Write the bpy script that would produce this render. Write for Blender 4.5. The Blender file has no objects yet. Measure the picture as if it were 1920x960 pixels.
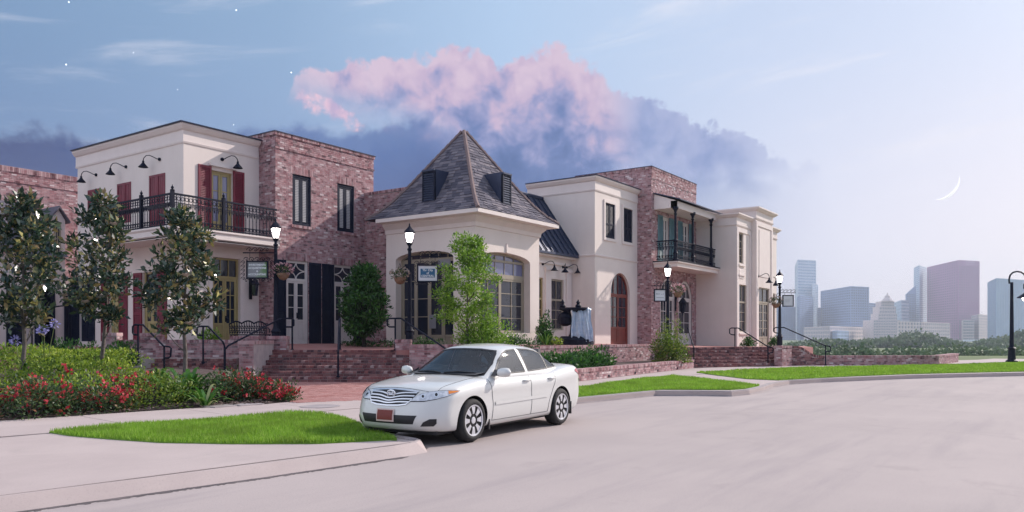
import bpy, bmesh, math, random
import numpy as np
from mathutils import Vector, Matrix
from mathutils.bvhtree import BVHTree

# ---------------------------------------------------------------- camera, sky, sun, exposure
F, HY, H = 1481.0, 631.0, 1.6            # focal length and horizon row of the photograph (1920 px wide), eye height
A = math.radians(35.1)                   # camera heading; +X runs along the facades, +Y into the block
FW = Vector((math.cos(A), math.sin(A), 0)); RT = Vector((math.sin(A), -math.cos(A), 0)); UP = Vector((0, 0, 1))
SC = bpy.context.scene
COL = SC.collection
cam_d = bpy.data.cameras.new('camera'); cam = bpy.data.objects.new('camera', cam_d); COL.objects.link(cam)
cam.location = (0, 0, H); cam.rotation_euler = (math.radians(90), 0, A - math.radians(90))
cam_d.sensor_width = 36; cam_d.lens = 36 * F / 1920; cam_d.shift_y = (HY - 480) / 1920
cam_d.clip_start = 0.1; cam_d.clip_end = 9000
SC.camera = cam
SC.view_settings.view_transform = 'Standard'; SC.view_settings.look = 'None'
SC.view_settings.exposure = 0.13; SC.view_settings.gamma = 1.0
SC.cycles.use_denoising = True
SC.cycles.max_bounces = 6; SC.cycles.volume_bounces = 0; SC.cycles.transparent_max_bounces = 12

SUNV = Vector((1.0, -0.40, 0.67)).normalized()     # towards the sun
SUN_EL = math.asin(SUNV.z); SUN_AZ = math.atan2(SUNV.y, SUNV.x)
sd = bpy.data.lights.new('sun', 'SUN'); sd.energy = 4.2; sd.angle = math.radians(0.6); sd.color = (1.0, 0.90, 0.83)
so = bpy.data.objects.new('sun', sd); COL.objects.link(so); so.rotation_euler = SUNV.to_track_quat('Z', 'Y').to_euler()
so.location = SUNV * 200

def s2l(c):
    c = c / 255.0
    return c / 12.92 if c <= 0.04045 else ((c + 0.055) / 1.055) ** 2.4
def rgb(r, g, b): return (s2l(r), s2l(g), s2l(b), 1.0)

class NT:
    """small helper for building node trees"""
    def __init__(s, tree): s.t = tree; tree.nodes.clear()
    def n(s, typ, **kw):
        nd = s.t.nodes.new(typ)
        for k, v in kw.items(): setattr(nd, k, v)
        return nd
    def l(s, a, b): s.t.links.new(a, b)
    def val(s, sock, v):
        if hasattr(v, 'links'): s.l(v, sock)
        else: sock.default_value = v
    def m(s, op, a, b=0.0, c=0.0, clamp=False):
        nd = s.n('ShaderNodeMath', operation=op, use_clamp=clamp)
        for i, v in enumerate((a, b, c)):
            s.val(nd.inputs[i], v)
        return nd.outputs[0]
    def ss(s, v, a, b):
        nd = s.n('ShaderNodeMapRange', interpolation_type='SMOOTHSTEP')
        s.val(nd.inputs[0], v); s.val(nd.inputs[1], a); s.val(nd.inputs[2], b); nd.inputs[3].default_value = 0; nd.inputs[4].default_value = 1
        return nd.outputs[0]
    def mix(s, f, a, b):
        nd = s.n('ShaderNodeMix', data_type='RGBA')
        s.val(nd.inputs[0], f); s.val(nd.inputs[6], a); s.val(nd.inputs[7], b)
        return nd.outputs[2]
    def ramp(s, v, stops, interp='LINEAR'):
        nd = s.n('ShaderNodeValToRGB'); cr = nd.color_ramp; cr.interpolation = interp
        while len(cr.elements) < len(stops): cr.elements.new(0.5)
        for e, (p, c) in zip(cr.elements, stops): e.position = p; e.color = c
        s.val(nd.inputs[0], v)
        return nd.outputs[0]
    def curve(s, v, pts):
        nd = s.n('ShaderNodeFloatCurve'); cu = nd.mapping.curves[0]
        while len(cu.points) < len(pts): cu.points.new(0.5, 0.5)
        for p, (x, y) in zip(cu.points, pts): p.location = (x, y); p.handle_type = 'VECTOR'
        nd.mapping.update(); s.val(nd.inputs[1], v)
        return nd.outputs[0]
    def noise(s, vec, scale, detail=5, rough=0.55, dist=0.0):
        nd = s.n('ShaderNodeTexNoise'); nd.inputs['Scale'].default_value = scale; nd.inputs['Detail'].default_value = detail
        nd.inputs['Roughness'].default_value = rough; nd.inputs['Distortion'].default_value = dist
        if vec is not None: s.l(vec, nd.inputs['Vector'])
        return nd.outputs[0]

def build_world():
    w = bpy.data.worlds.new('World'); SC.world = w; w.use_nodes = True
    n = NT(w.node_tree)
    tc = n.n('ShaderNodeTexCoord'); sp = n.n('ShaderNodeSeparateXYZ'); n.l(tc.outputs['Generated'], sp.inputs[0])
    X, Y, Z = sp.outputs
    az = n.m('ARCTAN2', Y, X); U = n.m('SUBTRACT', A, az); V = n.m('ARCSINE', Z)
    cs = n.m('COSINE', n.m('SUBTRACT', az, SUN_AZ - math.radians(13.6)))      # the bright side of the hazy sky
    s = n.m('MULTIPLY_ADD', cs, 0.5, 0.5)
    hi = n.ramp(s, [(0.0, (1.05, 1.12, 1.32, 1)), (0.16, (.84, .90, 1.08, 1)), (0.29, rgb(160, 182, 214)), (0.385, rgb(114, 148, 186)), (0.53, rgb(136, 167, 202)), (0.665, rgb(172, 199, 230)), (0.80, rgb(192, 207, 233)), (0.90, rgb(204, 214, 236)), (1.0, rgb(230, 230, 240))])  # both ramps: unseen sky opposite the sun brightened to fill shaded walls
    lo = n.ramp(s, [(0.0, (1.05, 1.06, 1.22, 1)), (0.16, (.84, .86, 1.0, 1)), (0.29, rgb(150, 168, 200)), (0.385, rgb(92, 120, 168)), (0.53, rgb(120, 145, 190)), (0.665, rgb(162, 180, 216)), (0.80, rgb(213, 214, 233)), (0.90, rgb(236, 229, 238)), (1.0, rgb(250, 244, 246))])
    base = n.mix(n.ss(V, 0.08, 0.40), lo, hi)
    base = n.mix(n.ss(V, 0.55, 1.2), base, rgb(196, 208, 232))                       # zenith, out of view, lightened to add fill light
    dt = n.n('ShaderNodeVectorMath', operation='DOT_PRODUCT'); n.l(tc.outputs['Generated'], dt.inputs[0]); dt.inputs[1].default_value = SUNV
    glow = n.m('MULTIPLY_ADD', n.m('POWER', n.m('MAXIMUM', dt.outputs['Value'], 0.0), 30.0), 1.2, 1.0)    # aureole round the sun
    gm = n.n('ShaderNodeVectorMath', operation='SCALE'); n.l(base, gm.inputs[0]); n.l(glow, gm.inputs['Scale']); base = gm.outputs[0]
    sky = n.n('ShaderNodeTexSky', sky_type='NISHITA'); sky.sun_disc = False; sky.sun_elevation = SUN_EL
    sky.sun_rotation = math.radians(90) - SUN_AZ; sky.dust_density = 2.0; sky.ozone_density = 2.0
    skm = n.n('ShaderNodeVectorMath', operation='SCALE'); n.l(sky.outputs[0], skm.inputs[0]); skm.inputs['Scale'].default_value = 0.13
    base = n.mix(0.10, base, skm.outputs[0])
    cv = n.n('ShaderNodeCombineXYZ'); n.l(U, cv.inputs[0]); n.l(V, cv.inputs[1])
    uv = cv.outputs[0]
    big = n.noise(uv, 16, 7, 0.58, 0.35); fine = n.noise(uv, 44, 6, 0.6, 0.2)
    cv2 = n.n('ShaderNodeCombineXYZ'); n.l(n.m('MULTIPLY', n.m('MULTIPLY_ADD', V, -0.35, U), 3.2), cv2.inputs[0]); n.l(n.m('MULTIPLY', n.m('MULTIPLY_ADD', U, -0.13, V), 22), cv2.inputs[1])
    wisp = n.noise(cv2.outputs[0], 1.0, 7, 0.62, 0.5)
    wf = n.m('MULTIPLY', n.ss(wisp, 0.52, 0.78), n.ss(V, 0.05, 0.22))
    base = n.mix(n.m('MULTIPLY', wf, 0.55), base, n.mix(s, rgb(196, 205, 225), rgb(244, 240, 246)))
    # where things lie on the sky, as azimuth (from the camera heading) and elevation
    def uvp(px, py):
        u = math.atan((px - 960) / F); return u, math.atan((HY - py) / F * math.cos(u))
    U0, U1, VM = -0.75, 0.75, 0.5
    Un = n.m('DIVIDE', n.m('SUBTRACT', U, U0), U1 - U0)
    def edge(pts):
        q = []
        for px, py in pts:
            u, v = uvp(px, py); q.append(((u - U0) / (U1 - U0), max(0.0, v / VM)))
        return n.m('MULTIPLY', n.curve(Un, q), VM)
    bump = n.m('ADD', n.m('MULTIPLY', n.m('SUBTRACT', big, 0.5), 0.085), n.m('MULTIPLY', n.m('SUBTRACT', fine, 0.5), 0.035))
    # low dark bank of cloud
    t2 = edge([(-360, 300), (0, 244), (100, 236), (170, 246), (250, 262), (330, 262), (420, 246), (480, 234), (560, 228), (640, 240), (720, 228), (800, 215), (900, 235), (1000, 262), (1100, 285), (1250, 322), (1400, 325), (1520, 330), (1570, 420), (1640, 620), (2280, 628)])
    d2 = n.m('ADD', n.m('SUBTRACT', t2, V), n.m('MULTIPLY', bump, 0.75))
    f2 = n.m('MULTIPLY', n.m('MULTIPLY', n.ss(d2, -0.006, 0.016), n.m('SUBTRACT', 1.0, n.ss(s, 0.68, 0.845))), n.ss(s, 0.24, 0.34))
    c2 = n.ramp(n.m('MULTIPLY', d2, 5.0), [(0.0, rgb(92, 120, 172)), (0.18, rgb(56, 92, 154)), (0.45, rgb(14, 60, 128)), (1.0, rgb(20, 68, 136))])
    c2b = n.mix(n.ss(s, 0.36, 0.56), rgb(0, 40, 106), c2)
    c2b = n.mix(n.m('MULTIPLY', n.ss(fine, 0.45, 0.8), 0.14), c2b, rgb(110, 136, 184))
    base = n.mix(f2, base, c2b)
    # large cumulus with a pink crown
    t1 = edge([(-360, 628), (440, 628), (490, 420), (530, 200), (558, 128), (590, 114), (625, 120), (700, 106), (800, 86), (900, 93), (1000, 84), (1080, 96), (1128, 130), (1150, 172), (1200, 186), (1260, 206), (1300, 240), (1360, 232), (1400, 262), (1480, 284), (1535, 306), (1590, 480), (1640, 628), (2280, 628)])
    b1 = edge([(-360, 100), (520, 140), (600, 170), (680, 196), (760, 212), (820, 250), (900, 300), (1000, 335), (1300, 345), (1450, 332), (1540, 318), (2280, 318)])
    d1 = n.m('ADD', n.m('SUBTRACT', t1, V), bump)
    e1 = n.m('ADD', n.m('SUBTRACT', V, b1), n.m('MULTIPLY', bump, 0.6))
    f1 = n.m('MULTIPLY', n.ss(d1, 0.001, 0.011), n.ss(e1, -0.035, 0.03))
    puffs = n.noise(uv, 26, 6, 0.55, 0.3)
    lump = n.m('ADD', n.m('MULTIPLY', d1, 5.2), n.m('MULTIPLY', n.m('SUBTRACT', 0.50, puffs), 1.5))
    warm = n.ramp(lump, [(0.0, rgb(208, 186, 206)), (0.22, rgb(192, 170, 198)), (0.42, rgb(144, 146, 190)), (0.66, rgb(88, 112, 168)), (1.0, rgb(40, 80, 140))])
    cool = n.ramp(lump, [(0.0, rgb(160, 170, 208)), (0.3, rgb(134, 150, 196)), (0.7, rgb(100, 126, 180)), (1.0, rgb(86, 118, 178))])
    c1 = n.mix(n.ss(U, 0.10, 0.17), warm, cool)
    base = n.mix(n.m('MULTIPLY', f1, n.m('SUBTRACT', 1.0, n.m('MULTIPLY', n.ss(U, 0.24, 0.40), 0.85))), base, c1)
    # small pink puff under it
    pu, pv = uvp(622, 212)
    rr = n.m('ADD', n.m('POWER', n.m('DIVIDE', n.m('SUBTRACT', U, pu), 0.040), 2.0), n.m('POWER', n.m('DIVIDE', n.m('ADD', n.m('SUBTRACT', V, pv), n.m('MULTIPLY', n.m('SUBTRACT', U, pu), 0.4)), 0.018), 2.0))
    f3 = n.ss(n.m('ADD', n.m('SUBTRACT', 1.0, rr), n.m('MULTIPLY', bump, 62)), 0.0, 0.8)
    base = n.mix(f3, base, n.mix(n.ss(puffs, 0.35, 0.65), rgb(176, 158, 196), rgb(230, 192, 208)))
    bg = n.n('ShaderNodeBackground'); n.l(base, bg.inputs[0]); bg.inputs[1].default_value = 1.0
    out = n.n('ShaderNodeOutputWorld'); n.l(bg.outputs[0], out.inputs[0])
build_world()

# ---------------------------------------------------------------- helpers: rays, meshes, things
RND = random.Random(11); NR = np.random.default_rng(5)
def ray(px, py):
    return FW + RT * ((px - 960) / F) + UP * ((HY - py) / F)
def at(px, py, d):                       # the point on a pixel's ray at a given depth
    return Vector((0, 0, H)) + ray(px, py) * d
def G(px, py, z=0.12):                   # the point on level ground z
    d = (H - z) * F / (py - HY); p = at(px, py, d); return Vector((p.x, p.y, z))
def atd(px, d, z):                       # depth and height known
    p = at(px, HY, d); return Vector((p.x, p.y, z))

class Face:
    """a vertical wall plane: P(u, z, n) with n metres out of the wall"""
    def __init__(s, o, ud, nd): s.o = Vector(o); s.u = Vector(ud).normalized(); s.n = Vector(nd).normalized()
    def P(s, u, z, n=0.0): return s.o + s.u * u + s.n * n + UP * z
    def pix(s, px, py, n=0.0):
        r = ray(px, py); o = s.o + s.n * n
        k = (o - Vector((0, 0, H))).dot(s.n) / r.dot(s.n); p = Vector((0, 0, H)) + r * k
        return (p - o).dot(s.u), p.z
    def U(s, px, n=0.0): return s.pix(px, HY, n)[0]
    def Z(s, px, py, n=0.0): return s.pix(px, py, n)[1]
def FY(c): return Face((0, c, 0), (1, 0, 0), (0, -1, 0))
def FX(c): return Face((c, 0, 0), (0, 1, 0), (-1, 0, 0))

WOFF = {}
def link(o, parent=None, M=None):
    COL.objects.link(o)
    off = Vector((0, 0, 0))
    if parent is not None:
        o.parent = parent; off = WOFF.get(parent.name, Vector((0, 0, 0)))
    if M is None: o.location = -off; WOFF[o.name] = Vector((0, 0, 0))
    else:
        o.matrix_basis = Matrix.Translation(-off) @ M; WOFF[o.name] = M.to_translation()
    return o
def thing(name, label, cat, loc=(0, 0, 0), group=None):
    o = bpy.data.objects.new(name, None); o.empty_display_size = 0.3
    o.location = Vector(loc); COL.objects.link(o); WOFF[o.name] = Vector(loc)
    return tag(o, label, cat, group)
def tag(o, label=None, cat=None, group=None, kind=None):
    if label: o['label'] = label
    if cat: o['category'] = cat
    if group: o['group'] = group
    if kind: o['kind'] = kind
    return o
def inst(mesh, name, parent, M):
    return link(bpy.data.objects.new(name, mesh), parent, M)

class MB:
    def __init__(s): s.v = []; s.f = []; s.t = []
    def add(s, vs, fs, t=0.5):
        k = len(s.v); s.v.extend(tuple(p) for p in vs); s.f.extend(tuple(i + k for i in f) for f in fs); s.t.extend([t] * len(fs))
    def hexa(s, c, t=0.5, skip=()):
        fs = [(0, 1, 2, 3), (7, 6, 5, 4), (0, 4, 5, 1), (1, 5, 6, 2), (2, 6, 7, 3), (3, 7, 4, 0)]
        s.add(c, [f for i, f in enumerate(fs) if i not in skip], t)
    def box(s, p0, p1, t=0.5):
        (x0, y0, z0), (x1, y1, z1) = p0, p1
        s.hexa([(x0, y0, z0), (x1, y0, z0), (x1, y0, z1), (x0, y0, z1), (x0, y1, z0), (x1, y1, z0), (x1, y1, z1), (x0, y1, z1)], t)
    def fbox(s, fc, u0, u1, z0, z1, n0, n1, t=0.5):
        s.hexa([fc.P(u0, z0, n1), fc.P(u1, z0, n1), fc.P(u1, z1, n1), fc.P(u0, z1, n1), fc.P(u0, z0, n0), fc.P(u1, z0, n0), fc.P(u1, z1, n0), fc.P(u0, z1, n0)], t)
    def mbox(s, M, sx, sy, sz, t=0.5):
        c = [(-1, -1, -1), (1, -1, -1), (1, -1, 1), (-1, -1, 1), (-1, 1, -1), (1, 1, -1), (1, 1, 1), (-1, 1, 1)]
        s.hexa([M @ Vector((a * sx / 2, b * sy / 2, d * sz / 2)) for a, b, d in c], t)
    def tube(s, pts, r, n=6, t=0.5, cap=True):
        pts = [Vector(p) for p in pts]; rs = r if isinstance(r, (list, tuple)) else [r] * len(pts)
        rings = []; prev = None
        for i, p in enumerate(pts):
            d = (pts[min(i + 1, len(pts) - 1)] - pts[max(i - 1, 0)])
            if d.length < 1e-9: d = Vector((0, 0, 1))
            d.normalize()
            a = d.orthogonal() if prev is None else (prev - d * prev.dot(d))
            if a.length < 1e-6: a = d.orthogonal()
            a.normalize(); prev = a; b = d.cross(a)
            rings.append([p + (a * math.cos(2 * math.pi * k / n) + b * math.sin(2 * math.pi * k / n)) * rs[i] for k in range(n)])
        vs = [v for rg in rings for v in rg]; fs = []
        for i in range(len(rings) - 1):
            for k in range(n):
                k2 = (k + 1) % n; fs.append((i * n + k, i * n + k2, (i + 1) * n + k2, (i + 1) * n + k))
        if cap: fs.append(tuple(range(n - 1, -1, -1))); fs.append(tuple((len(rings) - 1) * n + k for k in range(n)))
        s.add(vs, fs, t)
    def lathe(s, prof, c=(0, 0, 0), n=12, M=None, t=0.5):
        vs = []; fs = []
        for (r, z) in prof:
            for k in range(n):
                a = 2 * math.pi * k / n; p = Vector((r * math.cos(a), r * math.sin(a), z))
                vs.append((M @ p) if M else p + Vector(c))
        for i in range(len(prof) - 1):
            for k in range(n):
                k2 = (k + 1) % n; fs.append((i * n + k, i * n + k2, (i + 1) * n + k2, (i + 1) * n + k))
        fs.append(tuple(range(n - 1, -1, -1))); fs.append(tuple((len(prof) - 1) * n + k for k in range(n)))
        s.add(vs, fs, t)
    def prism(s, poly, z0, z1, t=0.5):
        n = len(poly); vs = [(p[0], p[1], z0) for p in poly] + [(p[0], p[1], z1) for p in poly]
        fs = [tuple(range(n, 2 * n)), tuple(range(n - 1, -1, -1))] + [(i, (i + 1) % n, (i + 1) % n + n, i + n) for i in range(n)]
        s.add(vs, fs, t)
    def ext(s, fc, poly, n0, n1, t=0.5):          # polygon drawn on a wall face (u, z), thickened from n0 to n1
        k = len(poly); vs = [fc.P(u, z, n1) for u, z in poly] + [fc.P(u, z, n0) for u, z in poly]
        s.add(vs, [tuple(range(k)), tuple(range(2 * k - 1, k - 1, -1))] + [(i, (i + 1) % k, (i + 1) % k + k, i + k) for i in range(k)], t)
    def mesh(s, name, mat, smooth=False):
        m = bpy.data.meshes.new(name); m.from_pydata(s.v, [], s.f)
        if mat is not None: m.materials.append(mat)
        a = m.attributes.new('tint', 'FLOAT', 'FACE'); a.data.foreach_set('value', np.array(s.t, dtype=np.float32))
        if smooth: m.polygons.foreach_set('use_smooth', np.ones(len(m.polygons), dtype=bool))
        m.update(); return m
    def build(s, name, mat, parent=None, smooth=False, kind=None):
        o = bpy.data.objects.new(name, s.mesh(name, mat, smooth)); link(o, parent)
        if kind: o['kind'] = kind
        return o

def np_mesh(name, V, Q, T, mat, parent=None, kind=None, smooth=False):
    """many small faces: V (n,3), Q (m,k) indices, T (m,) tints"""
    m = bpy.data.meshes.new(name); k = Q.shape[1]
    m.vertices.add(len(V)); m.vertices.foreach_set('co', V.astype(np.float32).ravel())
    m.loops.add(Q.size); m.loops.foreach_set('vertex_index', Q.astype(np.int32).ravel())
    m.polygons.add(len(Q)); m.polygons.foreach_set('loop_start', np.arange(0, Q.size, k, dtype=np.int32))
    m.update(calc_edges=True); m.materials.append(mat)
    a = m.attributes.new('tint', 'FLOAT', 'FACE'); a.data.foreach_set('value', T.astype(np.float32))
    o = bpy.data.objects.new(name, m); link(o, parent)
    if kind: o['kind'] = kind
    return o

# ---------------------------------------------------------------- materials
MATS = {}
def mat(name, c1, c2=None, rough=0.7, scale=3.0, bump=0.0, bscale=40.0, tint=None, metal=0.0, spec=0.5, coat=0.0, emit=None, estr=0.0, detail=5, sub=0.0, trans=0.0, streak=None, grain=None):
    """principled material; c1/c2 mixed by noise, or a colour ramp over the per-piece tint attribute"""
    m = bpy.data.materials.new(name); m.use_nodes = True; n = NT(m.node_tree); MATS[name] = m
    b = n.n('ShaderNodeBsdfPrincipled'); o = n.n('ShaderNodeOutputMaterial'); n.l(b.outputs[0], o.inputs[0])
    geo = n.n('ShaderNodeNewGeometry'); pos = geo.outputs['Position']
    if tint:
        at_ = n.n('ShaderNodeAttribute', attribute_name='tint'); col = n.ramp(at_.outputs['Fac'], tint)
        if c2: col = n.mix(n.m('MULTIPLY', n.ss(n.noise(pos, scale, detail), 0.35, 0.7), c2[3]), col, c2[:3] + (1,))
    elif c2: col = n.mix(n.ss(n.noise(pos, scale, detail, 0.6), 0.3, 0.72), c1, c2)
    else: col = None; b.inputs['Base Color'].default_value = c1
    if streak:                                            # long soft marks, e.g. tyre dirt along a road
        mp = n.n('ShaderNodeMapping'); n.l(pos, mp.inputs[0]); mp.inputs['Scale'].default_value = streak[0]
        col = n.mix(n.m('MULTIPLY', n.ss(n.noise(mp.outputs[0], 1.0, 6, 0.65), 0.45, 0.75), streak[2]), col if col else c1, streak[1])
    if grain:                                             # fine aggregate speckle and larger worn stains
        col = n.mix(n.m('MULTIPLY', n.ss(n.noise(pos, 55, 3, 0.7), 0.50, 0.72), grain), col if col else c1, tuple(.62 * q for q in c1[:3]) + (1,))
        col = n.mix(n.m('MULTIPLY', n.ss(n.noise(pos, .55, 6, 0.7, 1.2), 0.56, 0.72), grain * .8), col, tuple(.70 * q for q in c1[:3]) + (1,))
    if col is not None: n.l(col, b.inputs['Base Color'])
    b.inputs['Roughness'].default_value = rough; b.inputs['Metallic'].default_value = metal
    b.inputs['Specular IOR Level'].default_value = spec; b.inputs['Coat Weight'].default_value = coat; b.inputs['Coat Roughness'].default_value = 0.04
    if trans: b.inputs['Transmission Weight'].default_value = trans
    if emit: b.inputs['Emission Color'].default_value = emit; b.inputs['Emission Strength'].default_value = estr
    if bump:
        bn = n.n('ShaderNodeBump'); bn.inputs['Strength'].default_value = bump; bn.inputs['Distance'].default_value = 0.02
        n.l(n.noise(pos, bscale, 4, 0.6), bn.inputs['Height']); n.l(bn.outputs[0], b.inputs['Normal'])
    if sub:                                               # thin leaves let light through
        tr = n.n('ShaderNodeBsdfTranslucent'); mx = n.n('ShaderNodeMixShader'); mx.inputs[0].default_value = sub
        if col is not None: n.l(col, tr.inputs[0])
        else: tr.inputs[0].default_value = c1
        n.l(b.outputs[0], mx.inputs[1]); n.l(tr.outputs[0], mx.inputs[2]); n.l(mx.outputs[0], o.inputs[0])
    return m
def L(r, g, b): return (r, g, b, 1.0)
mat('stucco', L(.76, .665, .615), L(.80, .705, .655), .85, .9, .12, 60, streak=((2.2, 2.2, .35), L(.63, .55, .51), .22))
mat('trim', L(.79, .695, .655), L(.75, .655, .62), .6, 2.0)
mat('mortar', L(.46, .38, .38), L(.36, .30, .31), .95, 4, .3, 50)
BR = [(0.0, L(.065, .030, .044)), (.18, L(.15, .060, .070)), (.42, L(.30, .13, .145)), (.62, L(.39, .19, .20)), (.78, L(.45, .25, .26)), (.90, L(.52, .35, .35)), (1.0, L(.70, .60, .60))]
mat('brick', None, (.60, .48, .48, .50), .9, 5.0, .35, 70, tint=BR)
BS = [(0.0, L(.06, .028, .038)), (.3, L(.17, .062, .066)), (.6, L(.27, .105, .10)), (.85, L(.34, .17, .16)), (1.0, L(.46, .34, .33))]
mat('step_brick', None, (.30, .22, .22, .25), .9, 2.2, .35, 70, tint=BS)
mat('paver', None, (.45, .28, .26, .35), .9, 2.0, .2, 60, tint=[(0, L(.30, .115, .10)), (.5, L(.38, .16, .145)), (1, L(.46, .25, .23))])
mat('iron', L(.003, .005, .018), L(.006, .009, .026), .55, 8, spec=.18)
mat('red_paint', L(.20, .010, .034), L(.15, .008, .026), .5, 3)
mat('red_door', L(.20, .028, .018), L(.15, .02, .015), .4, 3)
mat('dark_shutter', L(.004, .008, .026), L(.007, .012, .034), .6, 3, spec=.2)
mat('teal_shutter', L(.12, .24, .27), L(.10, .20, .24), .6, 3)
mat('white_paint', L(.70, .64, .60), L(.64, .58, .56), .5, 3)
mat('ochre_paint', L(.40, .32, .14), L(.34, .27, .12), .5, 3)
mat('beige_paint', L(.36, .31, .235), L(.32, .27, .21), .5, 3)
mat('glass', L(.012, .016, .030), L(.022, .028, .05), .04, .35, spec=.6)
mat('glass_light', L(.16, .17, .30), L(.20, .20, .33), .05, .5, spec=.8)
mat('blind', L(.42, .41, .42), L(.36, .36, .38), .6, 2)
mat('shingle', None, (.10, .10, .14, .3), .9, 2.0, .4, 60, tint=[(0, L(.060, .055, .080)), (.5, L(.125, .112, .140)), (1, L(.22, .19, .21))])
mat('ridge', L(.24, .165, .155), L(.17, .12, .12), .8, 3, .3, 50)
mat('metal_roof', L(.028, .040, .085), L(.04, .054, .105), .5, 1.5, metal=.2)
mat('copper', L(.42, .34, .30), L(.36, .29, .27), .5, 2)
mat('road', L(.43, .365, .35), L(.37, .315, .305), .9, .22, .25, 90, streak=((.14, 1.1, 1), L(.315, .27, .272), .75), grain=.55)
mat('concrete', L(.48, .40, .38), L(.43, .355, .34), .9, .8, .2, 90, streak=((.3, 1.5, 1), L(.37, .31, .30), .4), grain=.34)
mat('kerb', L(.38, .33, .33), L(.30, .265, .27), .9, 2.5, .3, 60)
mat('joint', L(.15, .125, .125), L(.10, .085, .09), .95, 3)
mat('soil', L(.11, .072, .065), L(.065, .042, .040), 1.0, 6, .9, 30)
mat('chip', None, None, .95, tint=[(0, L(.05, .032, .03)), (.5, L(.13, .085, .075)), (1, L(.25, .18, .16))])
mat('terrain', L(.13, .17, .06), L(.10, .135, .05), 1.0, .05)
mat('turf', L(.15, .28, .025), L(.12, .23, .02), 1.0, 5, .5, 60)
mat('blade', None, (.13, .21, .02, .6), .65, 1.6, tint=[(0, L(.15, .30, .022)), (.5, L(.26, .46, .040)), (.9, L(.34, .55, .07)), (1, L(.46, .55, .15))], sub=.45)
mat('bark', L(.17, .145, .13), L(.09, .075, .068), .95, 9, .6, 30)
mat('bark_dark', L(.05, .04, .04), L(.03, .025, .025), .95, 9, .6, 30)
mat('magnolia_leaf', None, None, .24, spec=.8, tint=[(0, L(.012, .034, .026)), (.40, L(.034, .075, .042)), (.60, L(.10, .15, .075)), (.70, L(.26, .18, .085)), (.82, L(.32, .28, .10)), (1, L(.50, .46, .16))], sub=.2)
mat('bright_leaf', None, None, .5, tint=[(0, L(.06, .14, .014)), (.5, L(.20, .38, .03)), (1, L(.40, .56, .09))], sub=.4)
mat('dark_leaf', None, None, .45, tint=[(0, L(.010, .040, .012)), (.5, L(.035, .12, .020)), (.85, L(.08, .22, .035)), (1, L(.15, .33, .06))], sub=.3)
mat('olive_leaf', None, None, .5, tint=[(0, L(.03, .07, .010)), (.4, L(.11, .19, .020)), (.75, L(.21, .30, .035)), (1, L(.36, .36, .07))], sub=.35)
mat('lime_leaf', None, None, .5, tint=[(0, L(.06, .13, .012)), (.4, L(.20, .32, .022)), (.75, L(.34, .46, .04)), (1, L(.48, .54, .09))], sub=.35)
mat('rose_leaf', None, None, .5, tint=[(0, L(.014, .040, .014)), (.5, L(.045, .10, .028)), (.8, L(.10, .15, .04)), (1, L(.26, .12, .06))], sub=.25)
mat('strap_leaf', None, None, .4, tint=[(0, L(.03, .11, .015)), (.6, L(.08, .22, .03)), (.92, L(.18, .34, .06)), (1, L(.40, .42, .18))], sub=.3)
mat('red_petal', None, None, .6, tint=[(0, L(.38, .012, .025)), (.6, L(.60, .025, .05)), (1, L(.75, .12, .14))], sub=.2)
mat('pink_petal', None, None, .6, tint=[(0, L(.50, .22, .28)), (1, L(.75, .50, .52))], sub=.2)
mat('white_petal', None, None, .6, tint=[(0, L(.36, .27, .23)), (1, L(.48, .40, .35))], sub=.1)
mat('blue_petal', None, None, .6, tint=[(0, L(.22, .22, .55)), (1, L(.45, .42, .75))], sub=.2)
mat('stalk', L(.12, .17, .05), L(.16, .2, .07), .7, 5)
mat('coir', L(.22, .13, .08), L(.30, .17, .11), .95, 14, .6, 50)
mat('lamp_glow', L(.9, .85, .8), emit=L(1, .90, .86), estr=11.0)
mat('sign_white', L(.74, .74, .76), L(.70, .70, .72), .5, 2)
mat('sign_blue', L(.018, .12, .24), None, .5)
mat('sign_green', L(.10, .22, .06), L(.30, .33, .30), .5, 1.4)
mat('sign_grey', L(.26, .27, .28), None, .5)
mat('letter', L(.82, .84, .84), None, .5)
mat('letter_dark', L(.25, .25, .28), None, .6)
mat('blue_marking', L(.06, .24, .48), None, .8)
mat('water', L(.62, .72, .85), L(.45, .58, .75), .15, 5, trans=.35, bump=.8, bscale=18)
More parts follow.
